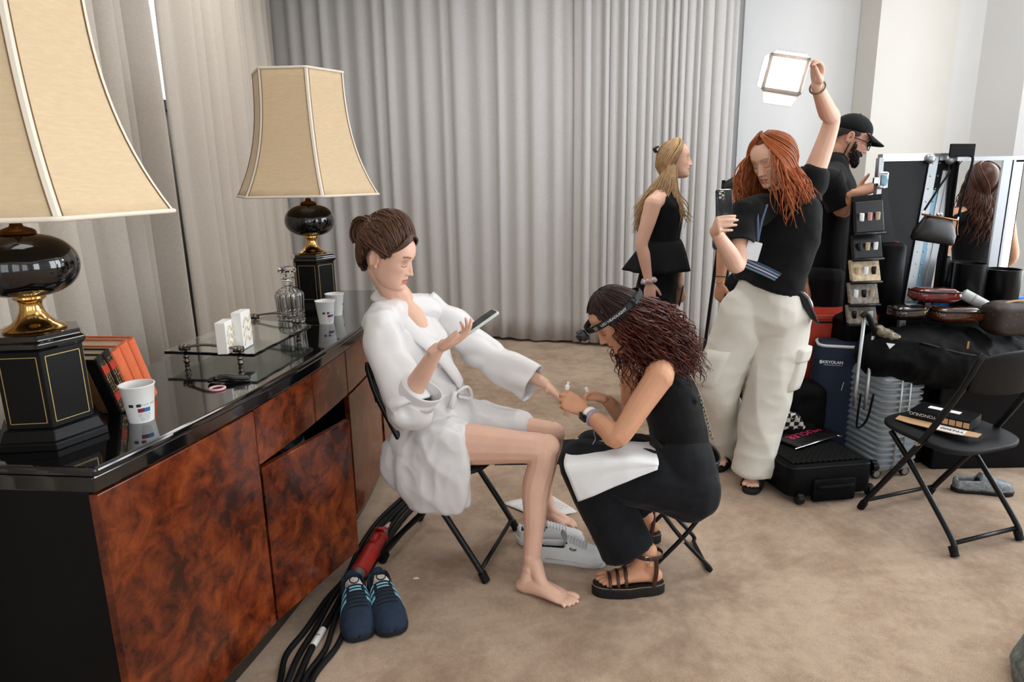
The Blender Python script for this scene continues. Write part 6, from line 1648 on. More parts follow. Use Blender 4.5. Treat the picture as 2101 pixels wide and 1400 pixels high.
for s_, e_ in ((sN, eN), (sF, eF)): open_tube('tee_sleeve', [s_ + V((-.01, 0, .03)), s_.lerp(e_, .4), s_.lerp(e_, .85)], [0.076, 0.074, 0.072], M_BLKCLOTH, W5, n=26, per=6, amp=0.006, freq=(9, 9, 9))
t = MB()
chain(t, [pel + V((0, 0, .06)), pel + V((0, 0, -.05))], [(0.165, 0.125), (0.17, 0.13)], up=tuple(F5), n=24, per=5)
for s_ in (-1, 1): chain(t, [pel + L5 * 0.09 * s_ + V((0, 0, -.02)), V((pel.x, pel.y, 0.5)) + L5 * 0.10 * s_, V((pel.x - .01, pel.y, 0.03)) + L5 * 0.10 * s_], [0.115, 0.095, 0.085], per=6, round1=False)
cloth_build('black_trousers', t, M_BLKDENIM, W5, 0.011, 3, 0.007, (5, 5, 3), 8)
for s_ in (-1, 1):
    mb = MB(); c = V((pel.x, pel.y, 0)) + L5 * 0.10 * s_; chain(mb, [c - F5 * .06 + V((0, 0, .04)), c + F5 * .08 + V((0, 0, .04)), c + F5 * 0.20 + V((0, 0, .028))], [(0.038, 0.038), (0.046, 0.038), (0.038, 0.025)], up=(0, 0, 1)); mb.build('shoe', M_BLKLEATHER, W5, smooth=True)
# hair, beard
HAIR_BLK = hair_mat('black_brown_hair', srgb(30, 22, 18), 0.3, 0.5)
rng = np.random.default_rng(41)
hr = MB(); hair_cap(hr, H5, 0.008, lambda az: face_cut(az, 50, 2, -30)); hr.build('hair', HAIR_BLK, W5, smooth=True)
bd = MB()
for k in range(420):
    az = rng.uniform(-100, 100); z = rng.uniform(-0.108, -0.048) if abs(az) > 38 else rng.uniform(-0.112, -0.080)
    if abs(az) > 75: z = rng.uniform(-0.085, -0.015)
    w = np.interp(z, HZ, HW) * 1.06; f_ = np.interp(z, HZ, HF); a = math.radians(az)
    yc = min(f_ - w * 0.95, 0.01)
    p = np.array((w * math.sin(a), yc + (f_ - yc) * max(0, math.cos(a)) if abs(az) < 90 else yc - 0.02, z))
    o = np.array((math.sin(a), math.cos(a), -0.8)); o /= np.linalg.norm(o)
    strand(bd, [hloc(H5, p - o * .004), hloc(H5, p + o * 0.010), hloc(H5, p + o * 0.016 + np.array((0, 0, -.010)))], 0.0034, 4, 2, 0.4)
for k in range(50):
    x = rng.uniform(-0.026, 0.026); p = np.array((x, 0.086 - abs(x) * .25, -0.052)); strand(bd, [hloc(H5, p), hloc(H5, p + np.array((x * .2, 0.005, -.006))), hloc(H5, p + np.array((x * .5, 0.004, -.012)))], 0.002, 4, 2, 0.4)
bd.build('beard', HAIR_BLK, W5, smooth=True)
# cap
cp = thing('baseball_cap', 'black baseball cap on the bearded man', 'cap', tuple(hloc(H5, (0, 0, 0.05))))
mb = MB(); hair_cap(mb, H5, 0.022, lambda az: 16 + 4 * math.cos(math.radians(az)), 40, 16); mb.build('crown', M_BLKCLOTH, cp, smooth=True, solid=0.003)
G = []
for a in np.linspace(-62, 62, 21):
    p0 = scalp(a, 18, 0.020); row = []
    for q in np.linspace(0, 1, 6):
        k = math.cos(math.radians(a)) ** 0.6
        row.append(tuple(hloc(H5, p0 + np.array((0, 1, 0)) * 0.070 * k * q + np.array((0, 0, -0.022 * q - 0.012 * (a / 62) ** 2 * q)))))
    G.append(row)
mb = MB(); mb.grid(np.array(G)); mb.build('brim', M_BLKCLOTH, cp, smooth=True, solid=0.004)
mb = MB(); ball(mb, hloc(H5, (0, -0.01, 0.136)), 0.006, n=10); mb.build('button', M_BLKCLOTH, cp, smooth=True)
gl = thing('eyeglasses', 'round black-framed eyeglasses on the bearded man', 'glasses', tuple(hloc(H5, (0, 0.1, -0.02))))
mb = MB()
for s_ in (-1, 1):
    mb.tube([hloc(H5, (0.034 * s_ + 0.024 * math.cos(q), 0.102 - 0.006 * abs(math.cos(q)), -0.006 + 0.021 * math.sin(q))) for q in np.linspace(0, 2 * PI, 24, endpoint=False)], 0.0028, 6, closed=True)
    mb.tube(catmull([hloc(H5, (0.058 * s_, 0.096, 0.002)), hloc(H5, (0.078 * s_, 0.05, 0.003)), hloc(H5, (0.080 * s_, -0.015, 0.0)), hloc(H5, (0.076 * s_, -0.03, -0.02))], 5), 0.0024, 6)
mb.tube(catmull([hloc(H5, (-0.011, 0.103, 0.0)), hloc(H5, (0, 0.106, 0.004)), hloc(H5, (0.011, 0.103, 0.0))], 4), 0.0022, 6)
mb.build('frame', M_CLIP, gl, smooth=True)

# ================================================================== WOMAN HIDDEN BEHIND THE RED-HAIRED ONE
YH = 3.72
W6 = thing('person', 'woman in black sleeveless top mostly hidden behind the red-haired woman, one bare arm showing', 'person', tuple(atZ(1535, 880, 0)))
F6 = V((0.55, 0.83, 0)).normalized(); L6 = V((-F6.y, F6.x, 0))
nkb = atY(1566, 392, YH); che = nkb + V((0, 0, -.16)); wai = nkb + V((0, 0, -.38)); pel = nkb + V((0, 0, -.56)); hC = nkb + V((0.0, 0, 0.17))
hv, hfc, hc, H6 = head_mesh(hC, V((0.5, 0.85, -0.1)), V((0, 0, 1)), 0.98)
b = MB(); nk1 = hloc(H6, (0, -0.03, -0.06))
sN, eN, wN = atY(1503, 408, YH - 0.06), atY(1486, 500, YH - 0.1), atY(1478, 580, YH - 0.14)
sF = nkb * 2 - sN + V((0, 0.0, -.1)); sF = V((2 * nkb.x - sN.x, 2 * nkb.y - sN.y, sN.z)); eF = sF + V((0.05, 0.05, -.28)); wF = eF + V((0.1, 0.05, -.2))
chain(b, [nkb + V((0, 0, -.05)), nkb, nkb.lerp(nk1, .6), nk1], [0.06, 0.052, 0.047, 0.048])
chain(b, [pel, wai, che, nkb + V((0, 0, -.03))], [(0.14, 0.10), (0.115, 0.085), (0.135, 0.10), (0.09, 0.06)], up=tuple(F6), per=6)
chain(b, [sN, nkb + V((0, 0, -.03)), sF], [0.048, 0.05, 0.048])
for s_, e_, w_ in ((sN, eN, wN), (sF, eF, wF)): chain(b, [s_, s_.lerp(e_, .45), e_, e_.lerp(w_, .3), w_], [0.046, 0.041, 0.034, 0.035, 0.023])
hand(b, wN, V((-0.05, -0.05, -0.99)), V((0.9, 0.4, 0.0)), 1, curls=(35, 40, 45, 48), pip=(35, 40, 45, 50), sc=0.98)
hand(b, wF, V((0.3, 0, -0.95)), V((-0.9, 0, 0)), -1, sc=0.98)
for s_ in (-1, 1): chain(b, [pel + L6 * 0.085 * s_, V((pel.x, pel.y, 0.5)) + L6 * 0.085 * s_, V((pel.x, pel.y, 0.05)) + L6 * 0.08 * s_], [0.085, 0.055, 0.035])
body_build('body', b, [(hv, hfc, hc)], SKIN_B, W6, 0.0055, 3, 0.4)
t = MB()
chain(t, [pel + V((0, 0, .02)), wai, che, che.lerp(nkb, .75)], [(0.155, 0.115), (0.128, 0.10), (0.15, 0.118), (0.095, 0.07)], up=tuple(F6), n=24, per=6)
for sg, s_ in ((1, sN), (-1, sF)): chain(t, [che.lerp(s_, .5) + F6 * .05, nkb.lerp(s_, .55) + V((0, 0, .02)), che.lerp(s_, .5) - F6 * .07], [(0.04, 0.03), (0.028, 0.018), (0.04, 0.03)], up=(0, 0, 1))
for s_ in (-1, 1): chain(t, [pel + L6 * 0.08 * s_ + V((0, 0, .02)), V((pel.x, pel.y, 0.5)) + L6 * 0.09 * s_, V((pel.x, pel.y, 0.03)) + L6 * 0.085 * s_], [0.11, 0.09, 0.08], per=6, round1=False)
cloth_build('black_outfit', t, M_BLKCREPE, W6, 0.012, 3)
hr = MB(); hair_cap(hr, H6, 0.012, lambda az: face_cut(az, 46, -15, -55)); HAIR_LB = hair_mat('light_brown_hair', srgb(116, 80, 54), 0.3); rng = np.random.default_rng(51)
long_hair(hr, H6, 260, 0.12, 0.22, 0.008, rng, 50, 0.015, outk=0.02)
hr.build('hair', HAIR_LB, W6, smooth=True)
wd6 = (wN - eN).normalized()
tag(band('bangle', wN - wd6 * 0.03, 0.028, 0.002, M_CLIP, None, 0.0022, wd6), 'thin black bangle on the hidden woman\'s bare arm', 'bangle', 'bangles on the hanging arm')
tag(band('bangle', wN - wd6 * 0.0, 0.028, 0.0016, M_BRASS, None, 0.0016, wd6), 'thin gold bangle on the hidden woman\'s wrist', 'bangle', 'bangles on the hanging arm')
# ================================================================== FOLDING CHAIRS AND STOOL
M_CHAIRTUBE = mat('black_painted_steel', srgb(15, 17, 20), 0.32, spec=0.35)
M_CHAIRPLAST = mat('black_chair_plastic', srgb(15, 16, 18), 0.5, bump=0.25, bscale=400, spec=0.22)
def folding_chair(o, front, label, seat_z=0.435):
    o = V(o); fy = V(front).normalized(); wx = V((fy.y, -fy.x, 0))
    P = lambda x, y, z: o + wx * x + fy * y + V((0, 0, z))
    ch = thing('folding_chair', label, 'chair', tuple(o), 'black folding chairs')
    for s in (-1, 1):
        mb = MB(); mb.tube(catmull([P(.205 * s, .225, .012), P(.205 * s, .17, .10), P(.205 * s, -.03, seat_z - .02), P(.205 * s, -.17, .68), P(.200 * s, -.215, .80), P(.185 * s, -.225, .835)], 6), 0.0125, 10); mb.build('front_leg', M_CHAIRTUBE, ch, smooth=True)
        mb = MB(); mb.tube(catmull([P(.180 * s, -.225, .012), P(.180 * s, -.19, .08), P(.180 * s, .02, .30), P(.180 * s, .135, seat_z - .03)], 6), 0.0115, 10); mb.build('rear_leg', M_CHAIRTUBE, ch, smooth=True)
        for y_ in (.225, -.225):
            x_ = .205 if y_ > 0 else .18
            mb = MB(); d = V((0, 0, 1)) * .9 + fy * (-.45 if y_ > 0 else .45); mb.tube([P(x_ * s, y_, .004), P(x_ * s, y_, .004) + d.normalized() * .04], 0.0165, 12); mb.build('foot_cap', M_CHAIRPLAST, ch, smooth=True, auto=50)
        mb = MB(); R = basis(z=tuple(wx), x=(0, 0, 1)); mb.lathe([(0.009, -.012), (0.009, .012), (0.005, .016)], P(.215 * s, -.03, seat_z - .02), 12, rot=R); mb.build('pivot_bolt', M_CHROME, ch, smooth=True, auto=40)
    mb = MB(); mb.tube([P(-.205, .205, .05), P(.205, .205, .05)], 0.009, 8); mb.build('crossbar', M_CHAIRTUBE, ch, smooth=True)
    mb = MB(); mb.tube([P(-.18, -.205, .05), P(.18, -.205, .05)], 0.009, 8); mb.build('crossbar', M_CHAIRTUBE, ch, smooth=True)
    mb = MB()
    ol = []
    for q in np.linspace(0, 2 * PI, 48, endpoint=False):
        c, s_ = math.cos(q), math.sin(q); ol.append((.215 * np.sign(c) * abs(c) ** .6, .01 + .205 * np.sign(s_) * abs(s_) ** .55))
    rg = lambda k, z: [tuple(P(x * k, y * k, z + .010 * (y / .2))) for x, y in ol]
    mb.rings(np.array([rg(.93, seat_z - .022), rg(1, seat_z - .014), rg(1, seat_z - .002), rg(.97, seat_z + .003), rg(.6, seat_z - .003), rg(.05, seat_z - .006)])); mb.build('seat', M_CHAIRPLAST, ch, smooth=True, auto=60)
    G = []
    for z in np.linspace(0, 1, 7):
        row = []
        for x in np.linspace(-1, 1, 17):
            zz = lerp(.665, .845, z) - .035 * abs(x) ** 3 * (1 if z > .5 else -0.6) * abs(z - .5) * 2
            row.append(tuple(P(.200 * x, -.185 - .075 * (zz - .665) / .18 * .5 - .045 * (1 - x * x), zz)))
        G.append(row)
    mb = MB(); mb.grid(np.array(G)); mb.build('backrest', M_CHAIRPLAST, ch, smooth=True, solid=0.016, bevel=0.004)
    return ch
folding_chair((-0.27, 2.575, 0), (0.957, -0.289, 0), 'black folding chair the woman in the robe sits on')
folding_chair((1.845, 2.70, 0), (-0.318, 0.948, 0), 'empty black folding chair with a printed box on its seat')

# camping stool
st = thing('camping_stool', 'small folding camping stool under the auburn woman', 'stool', (0.63, 2.45, 0))
def stool_frame(xs_top, xs_bot, name):
    mb = MB(); zt = .295
    y0, y1 = 2.345, 2.585
    pts = [(xs_top, y0, zt), ((xs_top * .55 + xs_bot * .45), y0, zt * .55), (xs_bot, y0, .03), (xs_bot + .0, y0 + .02, .011), (xs_bot, (y0 + y1) / 2, .011), (xs_bot, y1 - .02, .011), (xs_bot, y1, .03), ((xs_top * .55 + xs_bot * .45), y1, zt * .55), (xs_top, y1, zt)]
    mb.tube(catmull([V(p) for p in pts], 4), 0.0085, 8); mb.build(name, M_CHAIRTUBE, st, smooth=True)
stool_frame(.53, .742, 'leg_frame'); stool_frame(.735, .525, 'leg_frame')
mb = MB()
for y_ in (2.345,):
    mb.lathe([(0.006, -.012), (0.006, .012)], (.634, y_ - .004, .148), 10, rot=rotm('X', 90))
mb.build('pivot', M_CHROME, st)
mb = MB(); mb.tube([(.635 + .125 * math.cos(q), 2.465 + .135 * math.sin(q), .303) for q in np.linspace(0, 2 * PI, 40, endpoint=False)], 0.008, 8, closed=True); mb.build('seat_ring', M_CHAIRTUBE, st, smooth=True)
mb = MB(); mb.lathe([(0.001, .296), (.06, .2955), (.118, .300), (.122, .306), (.06, .300), (0.001, .299)], (.635, 2.465, 0), 40); mb.build('canvas_seat', mat('patterned_canvas', srgb(64, 70, 72), 0.85, var=0.5, vscale=60), st, smooth=True)

# ================================================================== SHOES, PLUG, CABLES ON THE CARPET
def shoe_surface(heel, toe, L, side):
    heel = V(heel); D = V(toe) - heel; D.z = 0; D.normalize(); U = V((0, 0, 1)); S = U.cross(D)
    xs = [0, .06, .15, .30, .45, .60, .75, .88, .96, 1.0]
    ws = [.004, .031, .035, .036, .038, .044, .048, .043, .030, .003]
    hs = [.050, .074, .078, .078, .082, .070, .054, .046, .036, .008]
    def pt(x, th, off=0.0, cav=False, z0=.018):
        w = np.interp(x, xs, ws) * L / .28 * (1.12 if L > .3 else 1.0); h = np.interp(x, xs, hs) * L / .28; asym = .006 * math.sin(PI * x) * side
        c, s_ = math.cos(th), math.sin(th)
        z = z0 + (h + off) * max(0, s_) ** .75; y = (w + off) * np.sign(c) * abs(c) ** .8 + asym
        if cav and .04 < x < .44:
            k = min(1, (x - .04) / .05, (.44 - x) / .05); lim = .80
            if abs(c) < lim: z = lerp(z, .028, max(0, min(1, k)) * min(1, (lim - abs(c)) / .14))
        return heel + D * x * L + S * y + U * z
    return pt, D, S, U, heel
M_LINING = mat('dark_shoe_lining', srgb(38, 42, 50), 0.9)
def make_shoe(name, label, cat, heel, toe, side, mu, ms, ml, group, L=.28, inner=None, laces=7, sole_h=.022):
    pt, D, S, U, hl_ = shoe_surface(heel, toe, L, side)
    sh = thing(name, label, cat, tuple(V(heel)), group)
    xs = np.unique(np.concatenate([np.linspace(0, .5, 27), np.linspace(.5, .9, 14), 1 - .1 * np.cos(np.linspace(0, PI / 2, 9))]))
    G = np.array([[tuple(pt(x, th, 0, True)) for th in np.linspace(0.0, PI, 33)] for x in xs])
    mb = MB(); mb.grid(G); up = mb.build('upper', [mu, M_LINING], sh, smooth=True, solid=0.003)
    mi = []
    for i in range(len(xs) - 1):
        for j in range(32):
            c = abs(math.cos(PI * (j + .5) / 32)); xm = (xs[i] + xs[i + 1]) / 2; mi.append(1 if (.06 < xm < .42 and c < .72) else 0)
    up.data.polygons.foreach_set('material_index', mi)
    R = []
    for z, k in ((0, .96), (.004, 1.03), (sole_h, 1.05), (sole_h + .004, 1.0)):
        ring = []
        for x in xs[::2]: p = pt(x, 0.001); ring.append((p, x))
        lft = [pt(x, PI - .001) for x in xs[::2]]; rgt = [pt(x, .001) for x in xs[::2]]
        loop = rgt + lft[::-1]; c = hl_ + D * L * .5
        R.append([tuple(V((c.x + (p.x - c.x) * k, c.y + (p.y - c.y) * k, z))) for p in loop])
    mb = MB(); mb.rings(np.array(R)); mb.build('sole', ms, sh, smooth=True, auto=50)
    for i in range(laces):
        x = .46 + i * .045
        mb = MB(); mb.tube(catmull([pt(x, th, .003) for th in (PI * .34, PI * .45, PI * .55, PI * .66)], 3), 0.0026, 6); mb.build('lace', ml, sh, smooth=True)
    return sh, pt, (D, S, U)
M_NAVY = mat('navy_suede', srgb(32, 48, 68), 0.9, var=0.15, vscale=50, bump=0.2, bscale=400); M_NAVYSOLE = mat('dark_gum_sole', srgb(20, 26, 34), 0.7)
M_BLKLACE = mat('black_laces', srgb(14, 15, 18), 0.8); M_SKYBLUE = mat('sky_blue_stripe', srgb(132, 196, 214), 0.6); M_SOCK = mat('white_sock', srgb(226, 222, 220), 0.9, bump=0.3, bscale=300)
def trainer(heel, toe, side, label):
    sh, pt, (D, S, U) = make_shoe('trainer', label, 'shoe', heel, toe, side, M_NAVY, M_NAVYSOLE, M_BLKLACE, 'navy trainers on the carpet', .315)
    for base in (0.0, PI):
        for i in range(3):
            x0 = .46 + i * .085; G = []
            for q in np.linspace(0, 1, 8):
                th = lerp(.16, 1.02, q); th = th if base == 0 else PI - th
                G.append([tuple(pt(x0 - q * .035 + d, th, .0018)) for d in (0, .02, .04)])
            mb = MB(); mb.grid(np.array(G)); mb.build('side_stripe', M_SKYBLUE, sh, smooth=True, solid=0.0012)
    mb = MB(); c = pt(.26, PI / 2, 0, True); chain(mb, [c + U * .01 - D * .02, c + U * .05 + D * .01, c + U * .062 + D * .035 + S * .008], [.022, .026, .018]); v, f = remesh(mb, .005, 2); v = folds(v, f, .006, (30, 30, 30), 3); mb = MB(); mb.add(v, f); mb.build('sock', M_SOCK, sh, smooth=True)
    mb = MB(); c = pt(.46, PI / 2, .006); mb.tube([c + S * .016 * math.sin(q) * (1 if q < PI else 1) - D * (.014 - .014 * math.cos(q)) + U * (.004 + .010 * (1 - math.cos(q)) / 2) for q in np.linspace(0, 2 * PI, 20, endpoint=False)], .0022, 6, closed=True); mb.build('lace_loop', M_BLKLACE, sh, smooth=True)
    mb = MB(); mb.grid(np.array([[tuple(pt(x, th, .0025)) for th in np.linspace(PI * .40, PI * .60, 5)] for x in (.47, .50, .53)])); mb.build('tongue_label', M_SKYBLUE, sh, smooth=True)
trainer(atZ(722, 1212, 0), atZ(740, 1334, 0), 1, 'navy trainer with pale blue stripes, nearer the cables')
trainer(atZ(776, 1205, 0), atZ(816, 1326, 0), -1, 'navy trainer with pale blue stripes, turned outward on the open carpet')
M_WLEATHER = mat('white_leather', srgb(226, 230, 232), 0.45, bump=0.1, bscale=200); M_WSOLE = mat('white_rubber_sole', srgb(222, 226, 228), 0.6); M_WLACE = mat('pale_laces', srgb(206, 208, 212), 0.8); M_GREENEMB = mat('dark_green_emblem', srgb(30, 62, 46), 0.6); M_GREYLIN = mat('grey_lining', srgb(150, 152, 156), 0.9)
def sneaker(heel, toe, side, label, emblem):
    sh, pt, (D, S, U) = make_shoe('sneaker', label, 'shoe', heel, toe, side, M_WLEATHER, M_WSOLE, M_WLACE, 'white sneakers beside the bare feet', .28, sole_h=.028)
    mb = MB(); c = pt(.44, PI / 2, .0); chain(mb, [c - D * .005, c + U * .022 - D * .018], [(.026, .006), (.022, .005)], up=tuple(D), n=12); mb.build('tongue', M_GREYLIN, sh, smooth=True)
    if emblem:
        sgn = 1 if (S.y < 0) else -1
        th0 = .62 if S.y < 0 else PI - .62
        # little crocodile: body, tail, jaws, legs
        mb = MB(); T_ = (D).normalized(); c = pt(.55, th0, .0022)
        tu = (pt(.55, th0 + (.15 if th0 < 1.5 else -.15), .0022) - c).normalized()
        Q = lambda a, b_: c + T_ * a + tu * b_
        for a in ([(-.012, 0), (-.004, .003), (.006, .002), (.013, .004)], [(-.012, 0), (-.014, .005), (-.008, .007)], [(.004, .001), (.012, -.002)], [(-.004, 0), (-.005, -.005)], [(.003, 0), (.004, -.005)]):
            mb.tube([Q(*p) for p in a], .0022, 6, flat=.6)
        mb.build('emblem', M_GREENEMB, sh, smooth=True)
    mb = MB(); 
    th1 = .95 if S.y < 0 else PI - .95
    ball(mb, pt(.45, th1, .001), .004, n=10); mb.build('eyelet', M_BLKLACE, sh, smooth=True)
sneaker(atZ(1100, 1145, 0), atZ(1232, 1158, 0), 1, 'white sneaker with a small green emblem, in front of the bare foot', True)
sneaker(atZ(1062, 1112, 0), atZ(1185, 1118, 0), -1, 'white sneaker behind the seated woman\'s ankle, laces loose', False)

# cable run along the sideboard
M_CABLE = mat('black_rubber_cable', srgb(15, 15, 16), 0.6, spec=0.25, bump=0.1, bscale=200)
base_px = [(862, 1008), (806, 1062), (765, 1120), (730, 1180), (700, 1225), (668, 1285), (640, 1335), (612, 1392), (590, 1450)]
lbls = ['black cable against the sideboard plinth', 'black cable second from the sideboard plinth', 'middle black cable of the bundle, with a white tag', 'black cable second from the trainers', 'outermost black cable, passing under the trainers']
for i in range(5):
    rng = random.Random(i + 5); pts = []
    for k, (x, y) in enumerate(base_px):
        sp = [.03, .03, .028, .020, .026, .034, .036, .026, .024][k]
        p = atZ(x, y, .011 if i % 2 == 0 else .012); pts.append(V((p.x + (i - 2) * sp + rng.uniform(-.006, .006), p.y + (i - 2) * sp * .25, .0105 + (.016 if (i + k) % 4 == 0 and i in (1, 3) else 0))))
    mb = MB(); mb.tube(catmull(pts, 8), .010 if i != 2 else .0115, 10)
    if i != 2: tag(mb.build('power_cable', M_CABLE, None, smooth=True), lbls[i], 'cable', 'black cables along the sideboard')
    else:
        c3 = thing('power_cable', lbls[2], 'cable', tuple(pts[4]), 'black cables along the sideboard')
        mb.build('cord', M_CABLE, c3, smooth=True)
        tg = [pts[5].lerp(pts[6], q) for q in (.15, .5, .85)]
        mb = MB(); mb.tube([t_ + V((0, 0, .0)) for t_ in tg], .0125, 14); mb.build('white_tag', mat('white_cable_tag', srgb(222, 222, 220), 0.5), c3, smooth=True, auto=50)
        td = (tg[2] - tg[0]).normalized(); sx = V((td.y, -td.x, 0)) 
        text_on('tag_lettering', 'M4', .014, tuple(tg[1] + V((0, 0, .0128))), tuple(-sx if sx.x < 0 else sx), tuple(-td), M_INKK, c3)
# red connector
a_, b_ = atZ(735, 1178, .034), atZ(789, 1086, .034); ax = (b_ - a_); Ln = ax.length; ax.normalize()
M_REDPL = mat('red_plastic', srgb(176, 40, 34), 0.4, var=0.1, vscale=20); M_GREYPL = mat('grey_plastic_ring', srgb(112, 110, 108), 0.5)
pg = thing('cable_connector', 'red industrial cable connector lying between the trainers and the chair leg', 'connector', (a_.x, a_.y, 0))
Rz = basis(z=tuple(ax), x=(0, 0, 1)); s = Ln / .24
mb = MB(); mb.lathe([(.024, .0), (.034, .006), (.034, .10 * s), (.036, .105 * s), (.036, .115 * s), (.033, .12 * s)], a_, 28, rot=Rz); mb.build('socket_body', M_REDPL, pg, smooth=True, auto=40)
mb = MB(); mb.lathe([(.031, .12 * s), (.031, .175 * s), (.028, .18 * s), (.034, .182 * s), (.034, .196 * s), (.026, .20 * s)], a_, 28, rot=Rz); mb.build('plug_body', M_REDPL, pg, smooth=True, auto=40)
mb = MB(); slab(mb, a_ + ax * .15 * s + V((0, 0, .036)), tuple(ax), tuple(ax.cross(V((0, 0, 1)))), (0, 0, 1), .030, .013, .004, .016, 3, edge=.003); mb.build('latch', M_REDPL, pg, smooth=True, auto=40)
mb = MB(); sidev = ax.cross(V((0, 0, 1))); mb.lathe([(.001, 0), (.03, .002), (.031, .008), (.001, .010)], a_ + ax * .185 * s + V((0, 0, .042)) + sidev * .01, 20, rot=basis(z=(ax.x * .5 , ax.y * .5, .9), x=tuple(sidev))); mb.build('flip_cap', M_REDPL, pg, smooth=True, auto=40)
mb = MB(); mb.lathe([(.024, .198 * s), (.026, .205 * s), (.022, .225 * s), (.014, .24 * s)], a_, 20, rot=Rz); mb.build('gland_nut', M_GREYPL, pg, smooth=True, auto=40)
mb = MB(); mb.tube([a_ + ax * .235 * s, b_ + ax * .03 + V((0, 0, -.006)), b_ + ax * .075 + V((0, 0, -.018))], .0105, 10); mb.build('tagged_cord', mat('white_red_tag', srgb(214, 176, 166), 0.6, var=0.4, vscale=90), pg, smooth=True)
mb = MB(); mb.lathe([(.020, -.02), (.026, -.012), (.028, .003), (.022, .006)], a_, 20, rot=Rz); mb.build('grey_collar', M_GREYPL, pg, smooth=True, auto=40)

# printed sheet under the far foot
M_PAPERW = mat('white_printed_paper', srgb(232, 230, 228), 0.8); 
def sheet(name, cs, label):
    cs = [V(c) for c in cs]; G = np.array([[tuple(cs[0].lerp(cs[1], i / 10).lerp(cs[3].lerp(cs[2], i / 10), j / 8) + V((0, 0, .003 + .004 * math.sin(i * .7 + j * .5)))) for i in range(11)] for j in range(9)])
    t_ = thing(name, label, 'paper', tuple(cs[0])); mb = MB(); mb.grid(G); mb.build('sheet', M_PAPERW, t_, smooth=True, solid=0.0006); return t_, cs
cs = [atZ(1030, 1035, 0), atZ(1118, 1012, 0), atZ(1188, 1050, 0), atZ(1120, 1072, 0)]
tp, cs = sheet('printed_sheet', cs, 'printed white sheet on the carpet under the seated woman\'s far foot')
ux = (cs[1] - cs[0]).normalized(); uy = (cs[3] - cs[0]).normalized()
for k in range(7):
    text_on('printed_lines', 'name   time   look   room   team   seat', .011, tuple(cs[0].lerp(cs[2], .5) + uy * (-.06 + .022 * k) + V((0, 0, .0085))), tuple(ux), tuple(-uy), M_INKG, tp)
# scraps
for k, (x, y, r_) in enumerate(((854, 1190, .010), (1106, 1166, .013))):
    p = atZ(x, y, 0); mb = MB(); chain(mb, [p + V((-r_, 0, .004)), p + V((0, .003, .005)), p + V((r_, .002, .004))], [(.004, .003), (.007, .003), (.003, .002)], up=(0, 0, 1), n=8)
    tag(mb.build('white_scrap', M_SOCK, None, smooth=True), ['small white scrap alone on the carpet by the trainers', 'small white scrap at the seated woman\'s ankle'][k], 'scrap')
# black runner on the carpet
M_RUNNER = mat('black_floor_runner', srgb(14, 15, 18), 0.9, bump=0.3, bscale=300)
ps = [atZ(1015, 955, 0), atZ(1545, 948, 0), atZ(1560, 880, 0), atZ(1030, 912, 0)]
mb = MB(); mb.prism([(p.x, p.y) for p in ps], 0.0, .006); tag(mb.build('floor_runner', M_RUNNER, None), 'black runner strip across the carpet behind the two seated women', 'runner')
# ================================================================== LUGGAGE AND MAKE-UP STATION
M_BLKNYLON = mat('black_nylon', srgb(9, 10, 12), 0.65, bump=0.3, bscale=350, var=0.2, vscale=10, spec=0.12); M_BLKPLAST = mat('black_plastic', srgb(12, 13, 14), 0.35, spec=0.3)
M_ALU = mat('brushed_aluminium', srgb(176, 180, 184), 0.34, metal=0.9, bump=0.06, bscale=250); M_ALUBLUE = mat('blue_grey_hinge_steel', srgb(118, 150, 166), 0.4, metal=0.8)
M_CASEBLK = mat('black_case_laminate', srgb(9, 10, 12), 0.55, bump=0.2, bscale=300, spec=0.15)
# ---- flat black quilted suitcase with a pouch on it
FL, FR = atZ(1616, 1036, 0), atZ(1786, 1022, 0); wv = (FR - FL); W_ = wv.length; wv.normalize(); dv = V((-wv.y, wv.x, 0)) ; Dp, Hh = .47, .185
dv = (dv + wv * -0.10).normalized()
sc = thing('suitcase', 'black quilted suitcase lying flat beside the cream trousers', 'suitcase', tuple((FL + FR) / 2 + dv * Dp / 2))
cx = FL + wv * W_ / 2 + dv * Dp / 2
mb = MB(); slab(mb, cx + V((0, 0, Hh / 2 + .015)), wv, dv, (0, 0, 1), W_ / 2, Dp / 2, .035, Hh - .03, 6, edge=.012); mb.build('shell', M_BLKNYLON, sc, smooth=True, auto=50)
mb = MB(); n = 13; m_ = 15
G = np.array([[tuple(cx + wv * lerp(-W_ / 2 + .03, W_ / 2 - .03, i / (n * 4)) + dv * lerp(-Dp / 2 + .03, Dp / 2 - .03, j / (m_ * 4)) + V((0, 0, Hh + .002 + .006 * (abs(math.sin(PI * (i / 4 + j / 4))) * abs(math.sin(PI * (i / 4 - j / 4)))) ** .5))) for i in range(n * 4 + 1)] for j in range(m_ * 4 + 1)])
mb.grid(G); mb.build('quilted_lid', mat('quilted_black_fabric', srgb(17, 17, 17), 0.5, bump=0.2, bscale=300, spec=0.25), sc, smooth=True)
mb = MB(); rp = rect_path(W_ / 2 - .004, Dp / 2 - .004, .035, 6); mb.tube([tuple(cx + wv * x + dv * y + V((0, 0, Hh - .012))) for x, y in rp], .005, 6, closed=True); mb.build('zip_piping', M_BLKPLAST, sc, smooth=True)
mb = MB(); fc = FL + wv * W_ * .52 + V((0, 0, .085)); mb.tube(catmull([fc - wv * .085 + dv * -.004, fc - wv * .075 - dv * .022, fc - dv * .026, fc + wv * .075 - dv * .022, fc + wv * .085 - dv * .004], 5), .012, 8); mb.build('grab_handle', M_BLKNYLON, sc, smooth=True)
